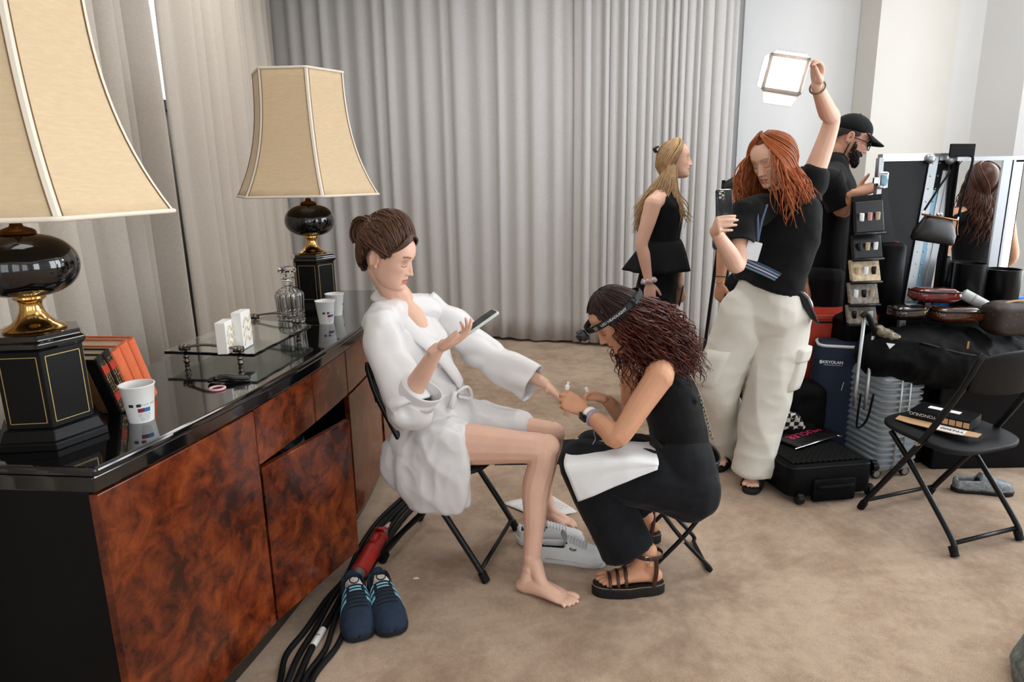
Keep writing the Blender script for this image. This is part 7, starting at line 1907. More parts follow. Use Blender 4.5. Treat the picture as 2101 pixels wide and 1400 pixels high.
mb = MB(); slab(mb, fc - dv * .008 - V((0, 0, .02)), wv, (0, 0, 1), dv, .105, .055, .012, .022, 4, edge=.006); mb.build('front_pocket', M_BLKNYLON, sc, smooth=True, auto=50)
for k, (q, z) in enumerate(((.12, .03), (1.0, .03), (1.02, .15))):
    mb = MB(); mb.lathe([(.012, -.014), (.027, -.013), (.029, 0), (.027, .013), (.012, .014)], FL + wv * (W_ * q + (.012 if q > .9 else 0)) - dv * (.006 if q < .9 else -.03) + V((0, 0, z)), 18, rot=basis(z=tuple(wv), x=(0, 0, 1))); mb.build('wheel', M_BLKPLAST, sc, smooth=True, auto=40)
zt = Hh + .012
pA, pB, pC, pD = atZ(1588, 897, zt), atZ(1628, 926, zt), atZ(1716, 898, zt), atZ(1676, 868, zt)
pou = thing('zip_pouch', 'flat black zip pouch with pink lettering on the black suitcase', 'pouch', tuple((pA + pC) / 2))
ue = (pB - pA); ve = (pD - pA); pcn = (pA + pB + pC + pD) / 4; ue_ = (pC - pB).normalized(); ve_ = V((-ue_.y, ue_.x, 0)); hw = (pC - pB).length / 2; hh = abs((pA - pB).dot(ve_)) / 2
mb = MB(); slab(mb, pcn + V((0, 0, .006)), ue_, ve_, (0, 0, 1), hw, hh, .006, .014, 3, edge=.005); mb.build('pouch_body', mat('black_faux_leather', srgb(26, 23, 21), 0.38, bump=0.2, bscale=150), pou, smooth=True, auto=50)
text_on('lettering', 'MUGLER', .058, tuple(pcn + V((0, 0, .0135)) + ve_ * .012), tuple(-ue_), tuple(-ve_), mat('pink_lettering', srgb(226, 62, 112), 0.5), pou, bold=.0008, spacing=1.12)
mb = MB(); mb.tube([pB.lerp(pC, .03) + V((0, 0, .009)), pB.lerp(pC, .97) + V((0, 0, .009))], .003, 6); zz = mb.build('zip', M_CHROME, pou)
mb = MB(); e = pC - ve_ * .004; mb.tube([e + V((0, 0, .01)), e + ue_ * .015 + V((0, 0, .008)), e + ue_ * .028 - ve_ * .01 + V((0, 0, .004))], .0045, 6); mb.build('zip_pull', M_CHROME, pou, smooth=True)
# striped scarf
M_SCARF = None
def scarf_mat():
    m, nt, b_ = _new('black_white_check'); L = nt.links.new
    tc = nt.nodes.new('ShaderNodeTexCoord'); w = nt.nodes.new('ShaderNodeTexChecker'); w.inputs['Scale'].default_value = 42; w.inputs[1].default_value = srgb(214, 210, 204); w.inputs[2].default_value = srgb(22, 22, 24)
    L(tc.outputs['Object'], w.inputs['Vector']); L(w.outputs['Color'], b_.inputs['Base Color']); b_.inputs['Roughness'].default_value = .9; return m
p = atY(1606, 858, 3.27); mb = MB()
for k in range(5):
    q = V((.025 * (k - 2), .01 * (k % 2), 0)); chain(mb, [p + q + V((-.04, 0, -.05)), p + q + V((0, -.01, .03 - .006 * abs(k - 2))), p + q + V((.055, 0, -.05))], [.016, .018, .014])
v, f = remesh(mb, .006, 2); mb = MB(); mb.add(v, f); tag(mb.build('checked_scarf', scarf_mat(), None, smooth=True), 'black and white checked scarf bundled behind the flat suitcase', 'scarf')
# ---- silver ribbed trolley case
c0 = atZ(1792, 990, 0); c1 = atZ(1905, 978, 0); fa = (c1 - c0); fa.normalize(); sa = V((-fa.y, fa.x, 0)); Wd, Ds, Hs = .235, .38, .55
sv = thing('trolley_case', 'silver ribbed hard-shell trolley case standing behind the empty chair', 'suitcase', tuple(c0 + fa * Wd / 2 + sa * Ds / 2))
cen = c0 + fa * Wd / 2 + sa * Ds / 2
M_SILV = mat('silver_polycarbonate', srgb(150, 160, 168), 0.3, metal=0.35, spec=0.6)
nz_, per = 67, []
outl = rect_path(Wd / 2, Ds / 2, .045, 6)
R = []
zlist = np.linspace(.045, Hs, nz_)
for i, z in enumerate(zlist):
    t_ = (z - .045) / (Hs - .045); k = 1.0
    if t_ < .06: k = 1 - .10 * (1 - t_ / .06) ** 2
    if t_ > .94: k = 1 - .10 * ((t_ - .94) / .06) ** 2
    rib = .0065 * (1 if (i // 2) % 2 == 0 else -1) if .07 < t_ < .93 else 0
    ring = []
    for x, y in outl:
        mid = abs(x) < .028
        n_ = V((x / (Wd / 2), y / (Ds / 2), 0)); kk = 0 if abs(x) < .03 else rib
        ring.append(tuple(cen + fa * (x * k + np.sign(x) * kk * .6) + sa * (y * k + np.sign(y) * kk * (1 if abs(x) > .03 else 0)) + V((0, 0, z))))
    R.append(ring)
mb = MB(); mb.rings(np.array(R)); mb.build('ribbed_shell', M_SILV, sv, smooth=True, auto=30)
fr = MB()
for off in (-.024, .024):
    pth = [(-Ds / 2 - .004, .06), (-Ds / 2 - .004, Hs - .03), (-Ds / 2 + .03, Hs + .003), (Ds / 2 - .03, Hs + .003), (Ds / 2 + .004, Hs - .03), (Ds / 2 + .004, .06), (Ds / 2 - .03, .04), (-Ds / 2 + .03, .04)]
    fb = MB(); fb.tube([tuple(cen + fa * off + sa * y + V((0, 0, z))) for y, z in pth], .006, 6, closed=True); fb.build('frame_rail', M_ALU, sv, smooth=True)
for i, (x, y) in enumerate(((-.08, -.15), (.08, -.15), (-.08, .15), (.08, .15))):
    mb = MB(); wc_ = cen + fa * x + sa * y + V((0, 0, .027)); mb.lathe([(.008, -.011), (.024, -.010), (.026, 0), (.024, .010), (.008, .011)], wc_, 18, rot=basis(z=tuple(sa), x=(0, 0, 1))); w_ = mb.build('wheel', M_BLKPLAST, sv, smooth=True, auto=40)
    mb = MB(); mb.lathe([(.002, -.013), (.017, -.0125), (.017, -.010)], wc_, 16, rot=basis(z=tuple(sa), x=(0, 0, 1))); mb.build('hub', M_ALU, w_)
hA, hB = cen - fa * .02 - sa * .14, cen - fa * .02 + sa * .06
top_z = atY(1770, 645, 3.2).z
for px0, py0, px1, py1, nm in ((1757, 792, 1773, 655, 0), (1779, 800, 1792, 690, 1)):
    Yh = 3.12 + .02 * nm; a0, a1 = atY(px0, py0, Yh), atY(px1, py1, Yh + .02)
    mb = MB(); mb.tube([a0 + (a0 - a1).normalized() * .1, a0, a1], .0085, 10); mb.build('telescopic_tube', M_ALU, sv, smooth=True)
a0, a1 = atY(1772, 650, 3.14), atY(1800, 688, 3.16)
mb = MB(); mb.tube(catmull([a0 + V((-.01, 0, .0)), a0 + V((.015, 0, .012)), a1 + V((-.01, 0, .01)), a1 + V((.01, 0, -.01))], 5), .013, 8); mb.build('pull_handle', M_BLKPLAST, sv, smooth=True)
mb = MB(); g = atY(1775, 850, 3.02); mb.tube(catmull([g + V((-.03, 0, .10)), g + V((-.045, -.02, 0)), g + V((-.04, -.02, -.06)), g + V((.0, -.02, -.02)), g + V((.03, 0, .10))], 5), .009, 6, flat=.4); mb.build('luggage_strap', M_BLKNYLON, sv, smooth=True)
# ---- black duffel on top
du = thing('duffel_bag', 'big soft black duffel bag heaped on the silver trolley case', 'bag', tuple(atY(1920, 800, 3.2)))
d0, d1 = atY(1820, 725, 3.20), atY(2075, 742, 3.28)
mb = MB(); chain(mb, [d0 + V((-.02, 0, .0)), d0.lerp(d1, .3) + V((0, 0, .0)), d0.lerp(d1, .7) + V((0, 0, .0)), d1], [(.12, .105), (.17, .135), (.17, .14), (.14, .12)], up=(0, 0, 1), n=24)
v, f = remesh(mb, .010, 3); v = folds(v, f, .018, (6, 6, 8), 4); v = folds(v, f, .006, (14, 14, 14), 6); mb = MB(); mb.add(v, f); mb.build('bag_body', M_BLKNYLON, du, smooth=True)
mb = MB(); mb.tube(catmull([d0.lerp(d1, .12) + V((0, -.13, .09)), d0.lerp(d1, .4) + V((0, -.172, .06)), d0.lerp(d1, .75) + V((0, -.175, .05)), d0.lerp(d1, 1.0) + V((0, -.14, .06))], 8), .006, 6); mb.build('zip', M_BLKPLAST, du, smooth=True)
mb = MB(); slab(mb, atY(1986, 708, 3.06), (1, .2, 0), (0, 0, 1), (0, -1, .2), .006, .018, .002, .004, 2); mb.build('zip_pull', M_BRASS, du)
tri = [atY(1818, 704, 3.055), atY(1836, 706, 3.055), atY(1825, 716, 3.05)]
mb = MB(); mb.rings(np.array([[tuple(p_) for p_ in tri], [tuple(p_ + V((0, -.003, 0))) for p_ in tri]])); mb.build('woven_label', M_LETTER, du)
# ---- navy cosmetics bag with white lettering
kb = atY(1712, 780, 3.45); kbag = thing('navy_kit_bag', 'navy upright kit bag with small white lettering beside the trolley case', 'bag', (kb.x, kb.y, 0))
M_NAVYBAG = mat('navy_canvas', srgb(22, 36, 58), 0.75, bump=0.3, bscale=350)
xr = V((.95, -.30, 0)).normalized(); yr = V((.30, .95, 0)).normalized()
zt_ = atY(1712, 700, 3.45).z
ring = rect_path(.115, .09, .05, 6)
mb = MB(); mb.rings(np.array([[tuple(V((kb.x, kb.y, z)) + xr * x * k + yr * y * k) for x, y in ring] for z, k in ((0, .92), (.02, 1), (zt_ * .5, 1.02), (zt_ - .10, 1.0), (zt_ - .03, .93), (zt_, .78))])); mb.build('bag_body', M_NAVYBAG, kbag, smooth=True, auto=60)
mb = MB(); mb.tube([tuple(V((kb.x, kb.y, zt_ - .012)) + xr * x * .86 + yr * y * .86) for x, y in ring], .008, 6, closed=True); mb.build('white_rim', M_WSOLE, kbag, smooth=True)
fo = V((kb.x, kb.y, 0)) - yr * .0925
tl = fo + V((0, 0, atY(1708, 745, 3.36).z)); text_on('lettering', 'KRYOLAN', .021, tuple(tl - xr * .03 - yr * .002), tuple(xr), (0, 0, 1), M_LETTER, kbag, bold=.0008)
text_on('small_lettering', 'PROFESSIONAL MAKE-UP', .0078, tuple(tl - xr * .028 + V((0, 0, -.015)) - yr * .002), tuple(xr), (0, 0, 1), M_LETTER, kbag)
mb = MB(); slab(mb, tl - xr * .086 - yr * .0005, xr, (0, 0, 1), yr, .006, .009, .003, .002, 3); mb.build('shield_mark', M_LETTER, kbag)
mb = MB(); mb.tube([tl + xr * .03 + V((0, 0, -.10)) - yr * .004, tl + xr * .022 + V((0, 0, -.145)) - yr * .004], .003, 6); mb.build('zip_pull', M_CHROME, kbag)
# ---- black cylinder bag above, backpack, red case
def soft_box(name, label, cat, c, xd, half, material, bulge=.02, fold=.006, parts=None, seed=3):
    xd = V(xd).normalized(); yd = V((-xd.y, xd.x, 0)); mb = MB()
    slab(mb, V(c), xd, yd, (0, 0, 1), half[0], half[1], min(half[0], half[1]) * .5, half[2] * 2, 6, edge=min(half) * .35)
    v, f = remesh(mb, max(.008, min(half) * .12), 6); v = folds(v, f, fold, (9, 9, 9), seed); mb = MB(); mb.add(v, f)
    t_ = thing(name, label, cat, (c[0], c[1], c[2] - half[2])); mb.build('bag_body', material, t_, smooth=True); return t_, xd, yd
p = atY(1750, 680, 3.52); cb_, xd, yd = soft_box('vanity_bag', 'round black vanity bag behind the telescopic handle', 'bag', tuple(p), (1, 0, 0), (.085, .085, .10), M_BLKNYLON)
mb = MB(); mb.tube([tuple(p + V((.086 * math.cos(q), .086 * math.sin(q), .055))) for q in np.linspace(0, 2 * PI, 32, endpoint=False)], .004, 6, closed=True); mb.build('zip', M_BLKPLAST, cb_, smooth=True)
mb = MB(); mb.tube(catmull([p + V((-.05, -.04, .09)), p + V((0, -.05, .13)), p + V((.05, -.04, .09))], 6), .007, 8); mb.build('handle', M_BLKNYLON, cb_, smooth=True)
# plinth boxes that carry the vanity bag: the red case
p = atY(1690, 705, 3.70); redz = atY(1690, 655, 3.58).z
rc_ = thing('red_case', 'orange-red hard case standing behind the navy kit bag', 'case', (p.x, p.y, 0))
M_REDCASE = mat('orange_red_plastic', srgb(196, 62, 40), 0.5, var=0.05, vscale=6)
mb = MB(); slab(mb, V((p.x + .04, p.y, redz / 2)), (1, -.15, 0), (.15, 1, 0), (0, 0, 1), .20, .12, .02, redz, 4, edge=.008); mb.build('case_body', M_REDCASE, rc_, smooth=True, auto=40)
mb = MB(); slab(mb, V((p.x + .04, p.y, redz + .006)), (1, -.15, 0), (.15, 1, 0), (0, 0, 1), .208, .128, .02, .03, 4, edge=.006); mb.build('lid', M_REDCASE, rc_, smooth=True, auto=40)
mb = MB(); c = V((p.x + .04, p.y, redz - .02)) - V((.15, 1, 0)).normalized() * .124; slab(mb, c, (1, -.15, 0), (0, 0, 1), (-.15, -1, 0), .12, .004, .001, .006, 2); mb.build('slot_handle', M_BLKPLAST, rc_)
p = atY(1628, 810, 3.42); bp_, xd, yd = soft_box('backpack', 'black backpack slumped behind the checked scarf', 'backpack', (p.x + .02, p.y, .215), (1, -.2, 0), (.125, .09, .215), M_BLKNYLON, fold=.012)
mb = MB(); slab(mb, V((p.x + .02, p.y, .15)) - yd * .095, xd, (0, 0, 1), yd, .09, .10, .03, .04, 5, edge=.015); mb.build('front_pocket', M_BLKNYLON, bp_, smooth=True)
mb = MB(); q = V((p.x + .02, p.y, .43)); mb.tube(catmull([q - xd * .035, q + V((0, 0, .035)), q + xd * .035], 6), .007, 8); mb.build('grab_loop', M_BLKNYLON, bp_, smooth=True)
# ---- navy canvas board with wooden stretcher behind the red-haired woman's legs
a0 = atY(1452, 745, 3.44); a1 = atY(1528, 745, 3.54)
bd = thing('canvas_board', 'navy canvas board on a wooden stretcher leaning behind the cream trousers', 'board', ((a0.x + a1.x) / 2, (a0.y + a1.y) / 2, 0))
bx_ = (a1 - a0); bx_.z = 0; bw = bx_.length / 2; bx_.normalize(); by_ = V((-bx_.y, bx_.x, 0)); bc_ = V(((a0.x + a1.x) / 2, (a0.y + a1.y) / 2, .28))
mb = MB(); slab(mb, bc_, bx_, (0, 0, 1), by_, bw, .28, .003, .012, 2); mb.build('canvas', mat('navy_canvas_face', srgb(16, 20, 32), 0.8, bump=0.2, bscale=300), bd)
for s_ in (-1, 1):
    mb = MB(); slab(mb, bc_ + bx_ * bw * s_, bx_, (0, 0, 1), by_, .012, .285, .002, .022, 2); mb.build('stretcher_bar', mat('pine_wood', srgb(176, 138, 92), 0.6, var=0.15, vscale=20, stretch=(1, 1, .1)), bd)
# ---- printed light box on the chair seat
zs = .447; k0, k1, k2, k3 = atZ(1860, 862, zs), atZ(1995, 893, zs), atZ(2012, 858, zs), atZ(1905, 825, zs)
bxn = thing('light_box_carton', 'opened printed carton of a video light on the empty chair seat', 'box', tuple((k0 + k2) / 2))
ex = (k1 - k0).normalized(); ey = V((-ex.y, ex.x, 0)); Lb = (k1 - k0).length * .92; Db = .15; Hb = .042
M_KRAFT = mat('kraft_card', srgb(190, 152, 112), 0.8); M_BLKCARD = mat('black_glossy_card', srgb(15, 16, 19), 0.3, spec=0.3)
cb = k0 + ex * Lb / 2 + ey * (Db / 2 + .03)
mb = MB(); slab(mb, cb + V((0, 0, Hb / 2)), ex, ey, (0, 0, 1), Lb / 2, Db / 2, .002, Hb, 1); mb.build('carton_body', M_BLKCARD, bxn)
mb = MB(); fl = [k0 - ey * .03 - ex * .035, k0 - ey * .045 + ex * .02, k0 + ex * (Lb - .03) - ey * .05, k0 + ex * (Lb + .045) - ey * .028, k0 + ex * (Lb + .045) + ey * .028, k0 - ex * .04 + ey * .028]
mb.rings(np.array([[tuple(q + V((0, 0, .002))) for q in fl], [tuple(q + V((0, 0, .0045))) for q in fl]])); mb.build('open_flap', M_KRAFT, bxn)
mb = MB(); slab(mb, k0 + ex * (Lb * .72) - ey * .014 + V((0, 0, .0052)), ex, ey, (0, 0, 1), .060, .032, .002, .001, 2); mb.build('shipping_label', M_PAPERW, bxn)
text_on('lettering', 'YN300 III', .030, tuple(k0 + ex * Lb * .72 - ey * .016 + V((0, 0, .0058))), tuple(-ex), tuple(-ey), M_INKK, bxn, bold=.0008)
ff = k0 + ey * .03
text_on('front_lettering', 'YONGNUO', .020, tuple(ff + ex * Lb * .22 + V((0, 0, Hb * .65)) - ey * .0008), tuple(-ex), (0, 0, -1), M_LETTER, bxn)
for q in range(4):
    mb = MB(); slab(mb, ff + ex * (Lb * .60 + .026 * q) + V((0, 0, Hb * .55)) - ey * .0008, ex, (0, 0, 1), ey, .011, .012, .001, .001, 1); mb.build('pictogram', M_KRAFT, bxn)
for q, (sx, sy) in enumerate(((.35, .045), (.58, .045))):
    mb = MB(); slab(mb, ff + ex * Lb * sx + ey * .09 + V((0, 0, Hb + .0008)), ex, ey, (0, 0, 1), .035, .018, .003, .001, 2); mb.build('top_print', M_PAPERW, bxn)

# ================================================================== MAKE-UP FLIGHT CASE WITH MIRROR
YC = 3.62
base_z = atY(1900, 640, YC - .2).z
fc_ = thing('makeup_station', 'open make-up flight case with aluminium edges, mirror and light strip on a black trunk', 'flight case', (2.35, YC, 0))
XL, XR = atY(1790, 640, YC).x, 3.05
mb = MB(); mb.box(((XL + XR) / 2, YC - .02, base_z / 2), (XR - XL, .52, base_z)); mb.build('trunk', M_CASEBLK, fc_, bevel=.006)
for x_ in (XL, XR):
    mb = MB(); mb.box((x_, YC - .28, base_z / 2), (.03, .03, base_z)); mb.build('edge_trim', M_ALU, fc_, bevel=.004)
def quad_panel(c4, t, ndir=V((0, -1, 0))):
    mb = MB(); c4 = [V(c) for c in c4]; n_ = ndir.normalized() * t / 2
    mb.rings(np.array([[tuple(c - n_) for c in c4], [tuple(c + n_) for c in c4]])); return mb
def qlerp(c4, u, v_): return V(c4[0]).lerp(V(c4[1]), u).lerp(V(c4[3]).lerp(V(c4[2]), u), v_)
# panel A: lid, quad TL TR BR BL
pa_ = [atY(1806, 324, 3.58), atY(1916, 322, 3.66), atY(1861, 640, 3.60), atY(1779, 640, 3.52)]
quad_panel(pa_, .02).build('lid_panel', M_CASEBLK, fc_)
def strip(c4, u0, v0, u1, v1, w, t, m_, nm, off=.0):
    a, b_ = qlerp(c4, u0, v0), qlerp(c4, u1, v1); d = (b_ - a); Ln = d.length; d.normalize(); n_ = V((0, -1, 0)); n_ = (n_ - d * n_.dot(d)).normalized(); s_ = d.cross(n_)
    mb = MB(); slab(mb, (a + b_) / 2 + n_ * off, d, s_, n_, Ln / 2, w, .002, t, 1); return mb.build(nm, m_, fc_)
strip(pa_, 0, 0, 1, 0, .018, .034, M_ALU, 'edge_trim'); strip(pa_, 0, 0, 0, .48, .012, .034, M_ALU, 'edge_trim'); strip(pa_, .97, 0, .93, 1, .022, .036, M_ALU, 'edge_trim', .004)
strip(pa_, 1.10, 0, 1.10, 1, .018, .030, M_ALUBLUE, 'piano_hinge', .0)
for k in range(12):
    mb = MB(); ball(mb, qlerp(pa_, 1.10, .04 + .08 * k) + V((0, -.016, 0)), .0045, n=8); mb.build('rivet', M_ALU, fc_, smooth=True)
    mb = MB(); ball(mb, qlerp(pa_, .95, .04 + .08 * k) + V((0, -.022, 0)), .0045, n=8); mb.build('rivet', M_CHROME, fc_, smooth=True)
pb_ = [atY(1938, 322, 3.66), atY(2070, 322, 3.66), atY(2040, 600, 3.62), atY(1885, 600, 3.62)]
quad_panel([qlerp(pb_, -.09, 0), qlerp(pb_, .12, 0), qlerp(pb_, .10, 1.1), qlerp(pb_, -.11, 1.1)], .02).build('hinge_panel', M_CASEBLK, fc_)
strip(pb_, .03, .10, .0, 1, .014, .03, M_ALU, 'edge_trim'); strip(pb_, .115, .0, .075, 1.05, .017, .034, M_ALU, 'edge_trim', .002); strip(pb_, -.1, 0, .12, 0, .018, .034, M_ALU, 'edge_trim')
# ball corners
for px_, py_ in ((1908, 326), (1950, 328)):
    mb = MB(); ball(mb, atY(px_, py_, 3.63), .026, n=16); mb.build('ball_corner', M_ALU, fc_, smooth=True)
# butterfly latch on the outer edge
lt = atY(1811, 370, 3.53); mb = MB(); slab(mb, lt, (1, 0, -.05), (0, 0, 1), (0, -1, 0), .028, .042, .012, .012, 4, edge=.004); la = mb.build('butterfly_latch', M_CHROME, fc_, smooth=True, auto=40)
mb = MB(); slab(mb, lt + V((.002, -.008, 0)), (1, 0, -.05), (0, 0, 1), (0, -1, 0), .017, .028, .008, .010, 4, edge=.003); mb.build('latch_dish', M_ALUBLUE, la, smooth=True, auto=40)
mb = MB(); slab(mb, lt + V((-.036, 0, 0)), (1, 0, 0), (0, 0, 1), (0, -1, 0), .010, .014, .002, .016, 2); mb.build('latch_hook', M_CHROME, la)
# mirror and light strip
M_MIRROR = mat('mirror_glass', (0.86, 0.88, 0.88), 0.01, metal=1.0)
M_STRIP = mat('lit_strip', (1, 1, 1), .4, emit=(1.0, .97, .98), estr=3.2)
YMi = 3.60
def yq(px, py): return atY(px, py, YMi)
mq = [yq(1962, 330), yq(2046, 330), yq(2020, 590), yq(1930, 590)]
zt0, zb0 = yq(2000, 330).z, base_z + .02
xm0, xm1 = yq(1950, 460).x, yq(2036, 460).x
def vbox(nm, x0, x1, z0, z1, m_, y=YMi, t=.02, **k):
    mb = MB(); mb.box(((x0 + x1) / 2, y, (z0 + z1) / 2), (x1 - x0, t, z1 - z0)); return mb.build(nm, m_, fc_, **k)
vbox('mirror', xm0, xm1, zb0, zt0, M_MIRROR, YMi)
vbox('mirror_frame', xm0 - .02, xm1 + .12, zt0, zt0 + .02, M_ALU, YMi, .04)
vbox('mirror_frame', xm1, xm1 + .045, zb0, zt0, M_ALU, YMi, .034)
vbox('mirror_frame', xm1 + .050, xm1 + .062, zb0, zt0, M_ALU, YMi - .005, .03)
vbox('light_strip', xm1 + .070, xm1 + .100, zb0 + .04, zt0 - .01, M_STRIP, YMi - .01, .02)
vbox('mirror', xm1 + .112, xm1 + .62, zb0, zt0, M_MIRROR, YMi)
vbox('mirror_frame', xm1 + .62, xm1 + .66, zb0, zt0 + .02, M_ALU, YMi, .04)
vbox('back_panel', xm0 - .02, xm1 + .66, zb0 - .02, zt0 + .015, M_CASEBLK, YMi + .03, .03)
# black board clipped on the top
p = atY(1974, 309, YMi); mb = MB(); slab(mb, p, (1, 0, -.02), (0, 0, 1), (0, -1, 0), .062, .033, .003, .012, 2); tag(mb.build('black_sign_plate', M_CASEBLK, None), 'small black plate standing on the mirror\'s top edge', 'plate')
# hanging kiss-lock purse
pu = thing('kiss_lock_purse', 'black kiss-lock purse hanging by its strap before the mirror', 'purse', tuple(atY(1912, 510, 3.40)))
pc0 = [atY(1893, 440, 3.40), atY(1960, 452, 3.42)]
mb = MB(); Rg = []
for t_, hw_, hd in ((0, .075, .012), (.25, .085, .035), (.6, .108, .048), (.9, .112, .044), (1.0, .105, .03)):
    c = pc0[0].lerp(pc0[1], .5) + V((-.022 * t_, 0, -.125 * t_)); tl_ = V((1, .1, -.17)).normalized()
    Rg.append([tuple(c + tl_ * hw_ * np.sign(math.cos(q)) * abs(math.cos(q)) ** .6 + V((0, -1, 0)) * hd * np.sign(math.sin(q)) * abs(math.sin(q)) ** .7) for q in np.linspace(0, 2 * PI, 28, endpoint=False)])
mb.rings(np.array(Rg)); mb.build('purse_body', M_BLKLEATHER, pu, smooth=True, auto=70)
mb = MB(); mb.tube([pc0[0] + V((-.005, -.012, 0)), pc0[1] + V((.005, -.012, 0)), pc0[1] + V((.012, 0, -.04)), pc0[1] + V((.018, .0, -.075))], .005, 8); mb.build('metal_frame', M_BRONZE, pu, smooth=True)
mb = MB()
for s_ in (-1, 1): ball(mb, pc0[0].lerp(pc0[1], .45) + V((.007 * s_, -.012, .014)), .008, n=10)
mb.build('clasp', M_CHROME, pu, smooth=True)
for e0, e1 in ((pc0[0] + V((-.005, 0, .0)), atY(1948, 352, 3.52)), (pc0[1] + V((.01, 0, -.01)), atY(1996, 326, 3.555))):
    d = e1 - e0; mb = MB(); mb.tube([e0, e0 + d.normalized() * .03], .004, 6); mb.build('snap_hook', M_CHROME, pu, smooth=True)
    mb = MB(); mb.tube(catmull([e0 + d.normalized() * .03, e0.lerp(e1, .6), e1, e1 + V((.004, .05, .01))], 5), .006, 6, flat=.35); mb.build('strap', M_BLKNYLON, pu, smooth=True)
# hanging clear-pocket organiser
og = thing('hanging_organiser', 'black hanging organiser with clear pockets of make-up beside the bearded man', 'organiser', tuple(atY(1770, 655, 3.42)))
M_CLEARPL = mat('clear_pvc', (.9, .9, .88), .12, trans=.85, ior=1.3, alpha=1.0); M_BEIGEPR = mat('beige_cosmetics', srgb(186, 166, 136), .6, var=.4, vscale=40); M_GREYPR = mat('greyish_cosmetics', srgb(132, 122, 112), .6, var=.5, vscale=50); M_PINKPR = mat('pink_cosmetics', srgb(196, 140, 140), .5, var=.4, vscale=40)
bq = [atY(1748, 404, 3.47), atY(1808, 398, 3.50), atY(1790, 660, 3.44), atY(1728, 660, 3.42)]
quad_panel(bq, .012).build('backing', M_BLKNYLON, og)
rows = [(0.04, .28, M_BLKPLAST), (.30, .48, M_BLKPLAST), (.50, .66, M_BEIGEPR), (.68, .84, M_GREYPR), (.86, 1.0, M_GREYPR)]
for k, (v0, v1, m_) in enumerate(rows):
    q4 = [qlerp(bq, .02, v0) + V((0, -.012, 0)), qlerp(bq, .98, v0) + V((0, -.012, 0)), qlerp(bq, .98, v1) + V((0, -.05, 0)), qlerp(bq, .02, v1) + V((0, -.05, 0))]
    mb = quad_panel(q4, .03); mb.build('pocket_contents', m_, og, bevel=.006)
    strip_c = [qlerp(bq, -.02, v1 + .01) + V((0, -.066, 0)), qlerp(bq, 1.0, v1 + .01) + V((0, -.066, 0))]
    mb = MB(); mb.tube(strip_c, .008, 6); mb.build('pocket_binding', M_BLKPLAST, og, smooth=True)
    for j in range(3):
        c = qlerp(q4, .2 + .28 * j, .5) + V((0, -.02, 0)); mb = MB(); slab(mb, c, (1, 0, .1 * (j - 1)), (0, 0, 1), (0, -1, 0), .011, .020, .004, .012, 3, edge=.003); mb.build('packet', [M_WSOLE, M_PINKPR if k == 0 else M_BLKPLAST, M_BEIGEPR][(j + k) % 3], og, smooth=True, auto=50)
# ---- things on the trunk
def cyl_cup(px, py0, py1, Y, r_, label):
    b0 = atY(px, py1, Y); t0 = atY(px, py0, Y); h = t0.z - b0.z; b0 = V((b0.x, b0.y, base_z + .001)); h = t0.z - b0.z
    mb = MB(); mb.lathe([(r_ * .95, 0), (r_, .004), (r_ * 1.03, h - .003), (r_ * 1.04, h), (r_ * .96, h), (r_ * .9, .02)], b0, 32)
    tag(mb.build('brush_cup', M_BLKPLAST, None, smooth=True, auto=50), label, 'cup', 'black brush cups on the trunk')
cyl_cup(1984, 540, 604, 3.44, .072, 'black brush cup before the mirror, left of two')
cyl_cup(2049, 552, 625, 3.44, .078, 'black brush cup right of the light strip')
p = V((atY(1832, 500, 3.5).x, 3.50, base_z)); mb = MB(); mb.lathe([(.06, 0), (.064, .004), (.064, .33), (.05, .345), (.001, .35)], p, 24); 
jr = thing('black_canister', 'tall black canister with a red spot, before the black lid panel', 'canister', tuple(p)); mb.build('can', M_CASEBLK, jr, smooth=True, auto=50); mb = MB(); mb.lathe([(.012, .350), (.012, .354), (.001, .355)], p + V((.01, -.01, 0)), 14); mb.build('red_spot', M_REDPL, jr)
M_BLUEBOX = mat('bright_blue_packaging', srgb(28, 110, 190), .4)
for k, (x, y, w_, h_) in enumerate(((1945, 588, .05, .06), (2013, 575, .03, .10), (2094, 590, .06, .05))):
    p = atY(x, y, 3.50); mb = MB(); slab(mb, V((p.x, 3.50 + .02 * k, base_z + h_ / 2 + .001)), (1, .1, 0), (-.1, 1, 0), (0, 0, 1), w_, .03, .004, h_, 2); tag(mb.build('blue_packet', M_BLUEBOX, None, bevel=.003), ['bright blue packet at the mirror\'s lower corner', 'bright blue packet between the two brush cups', 'bright blue packet at the picture\'s right edge'][k], 'packet', 'blue packets on the trunk')
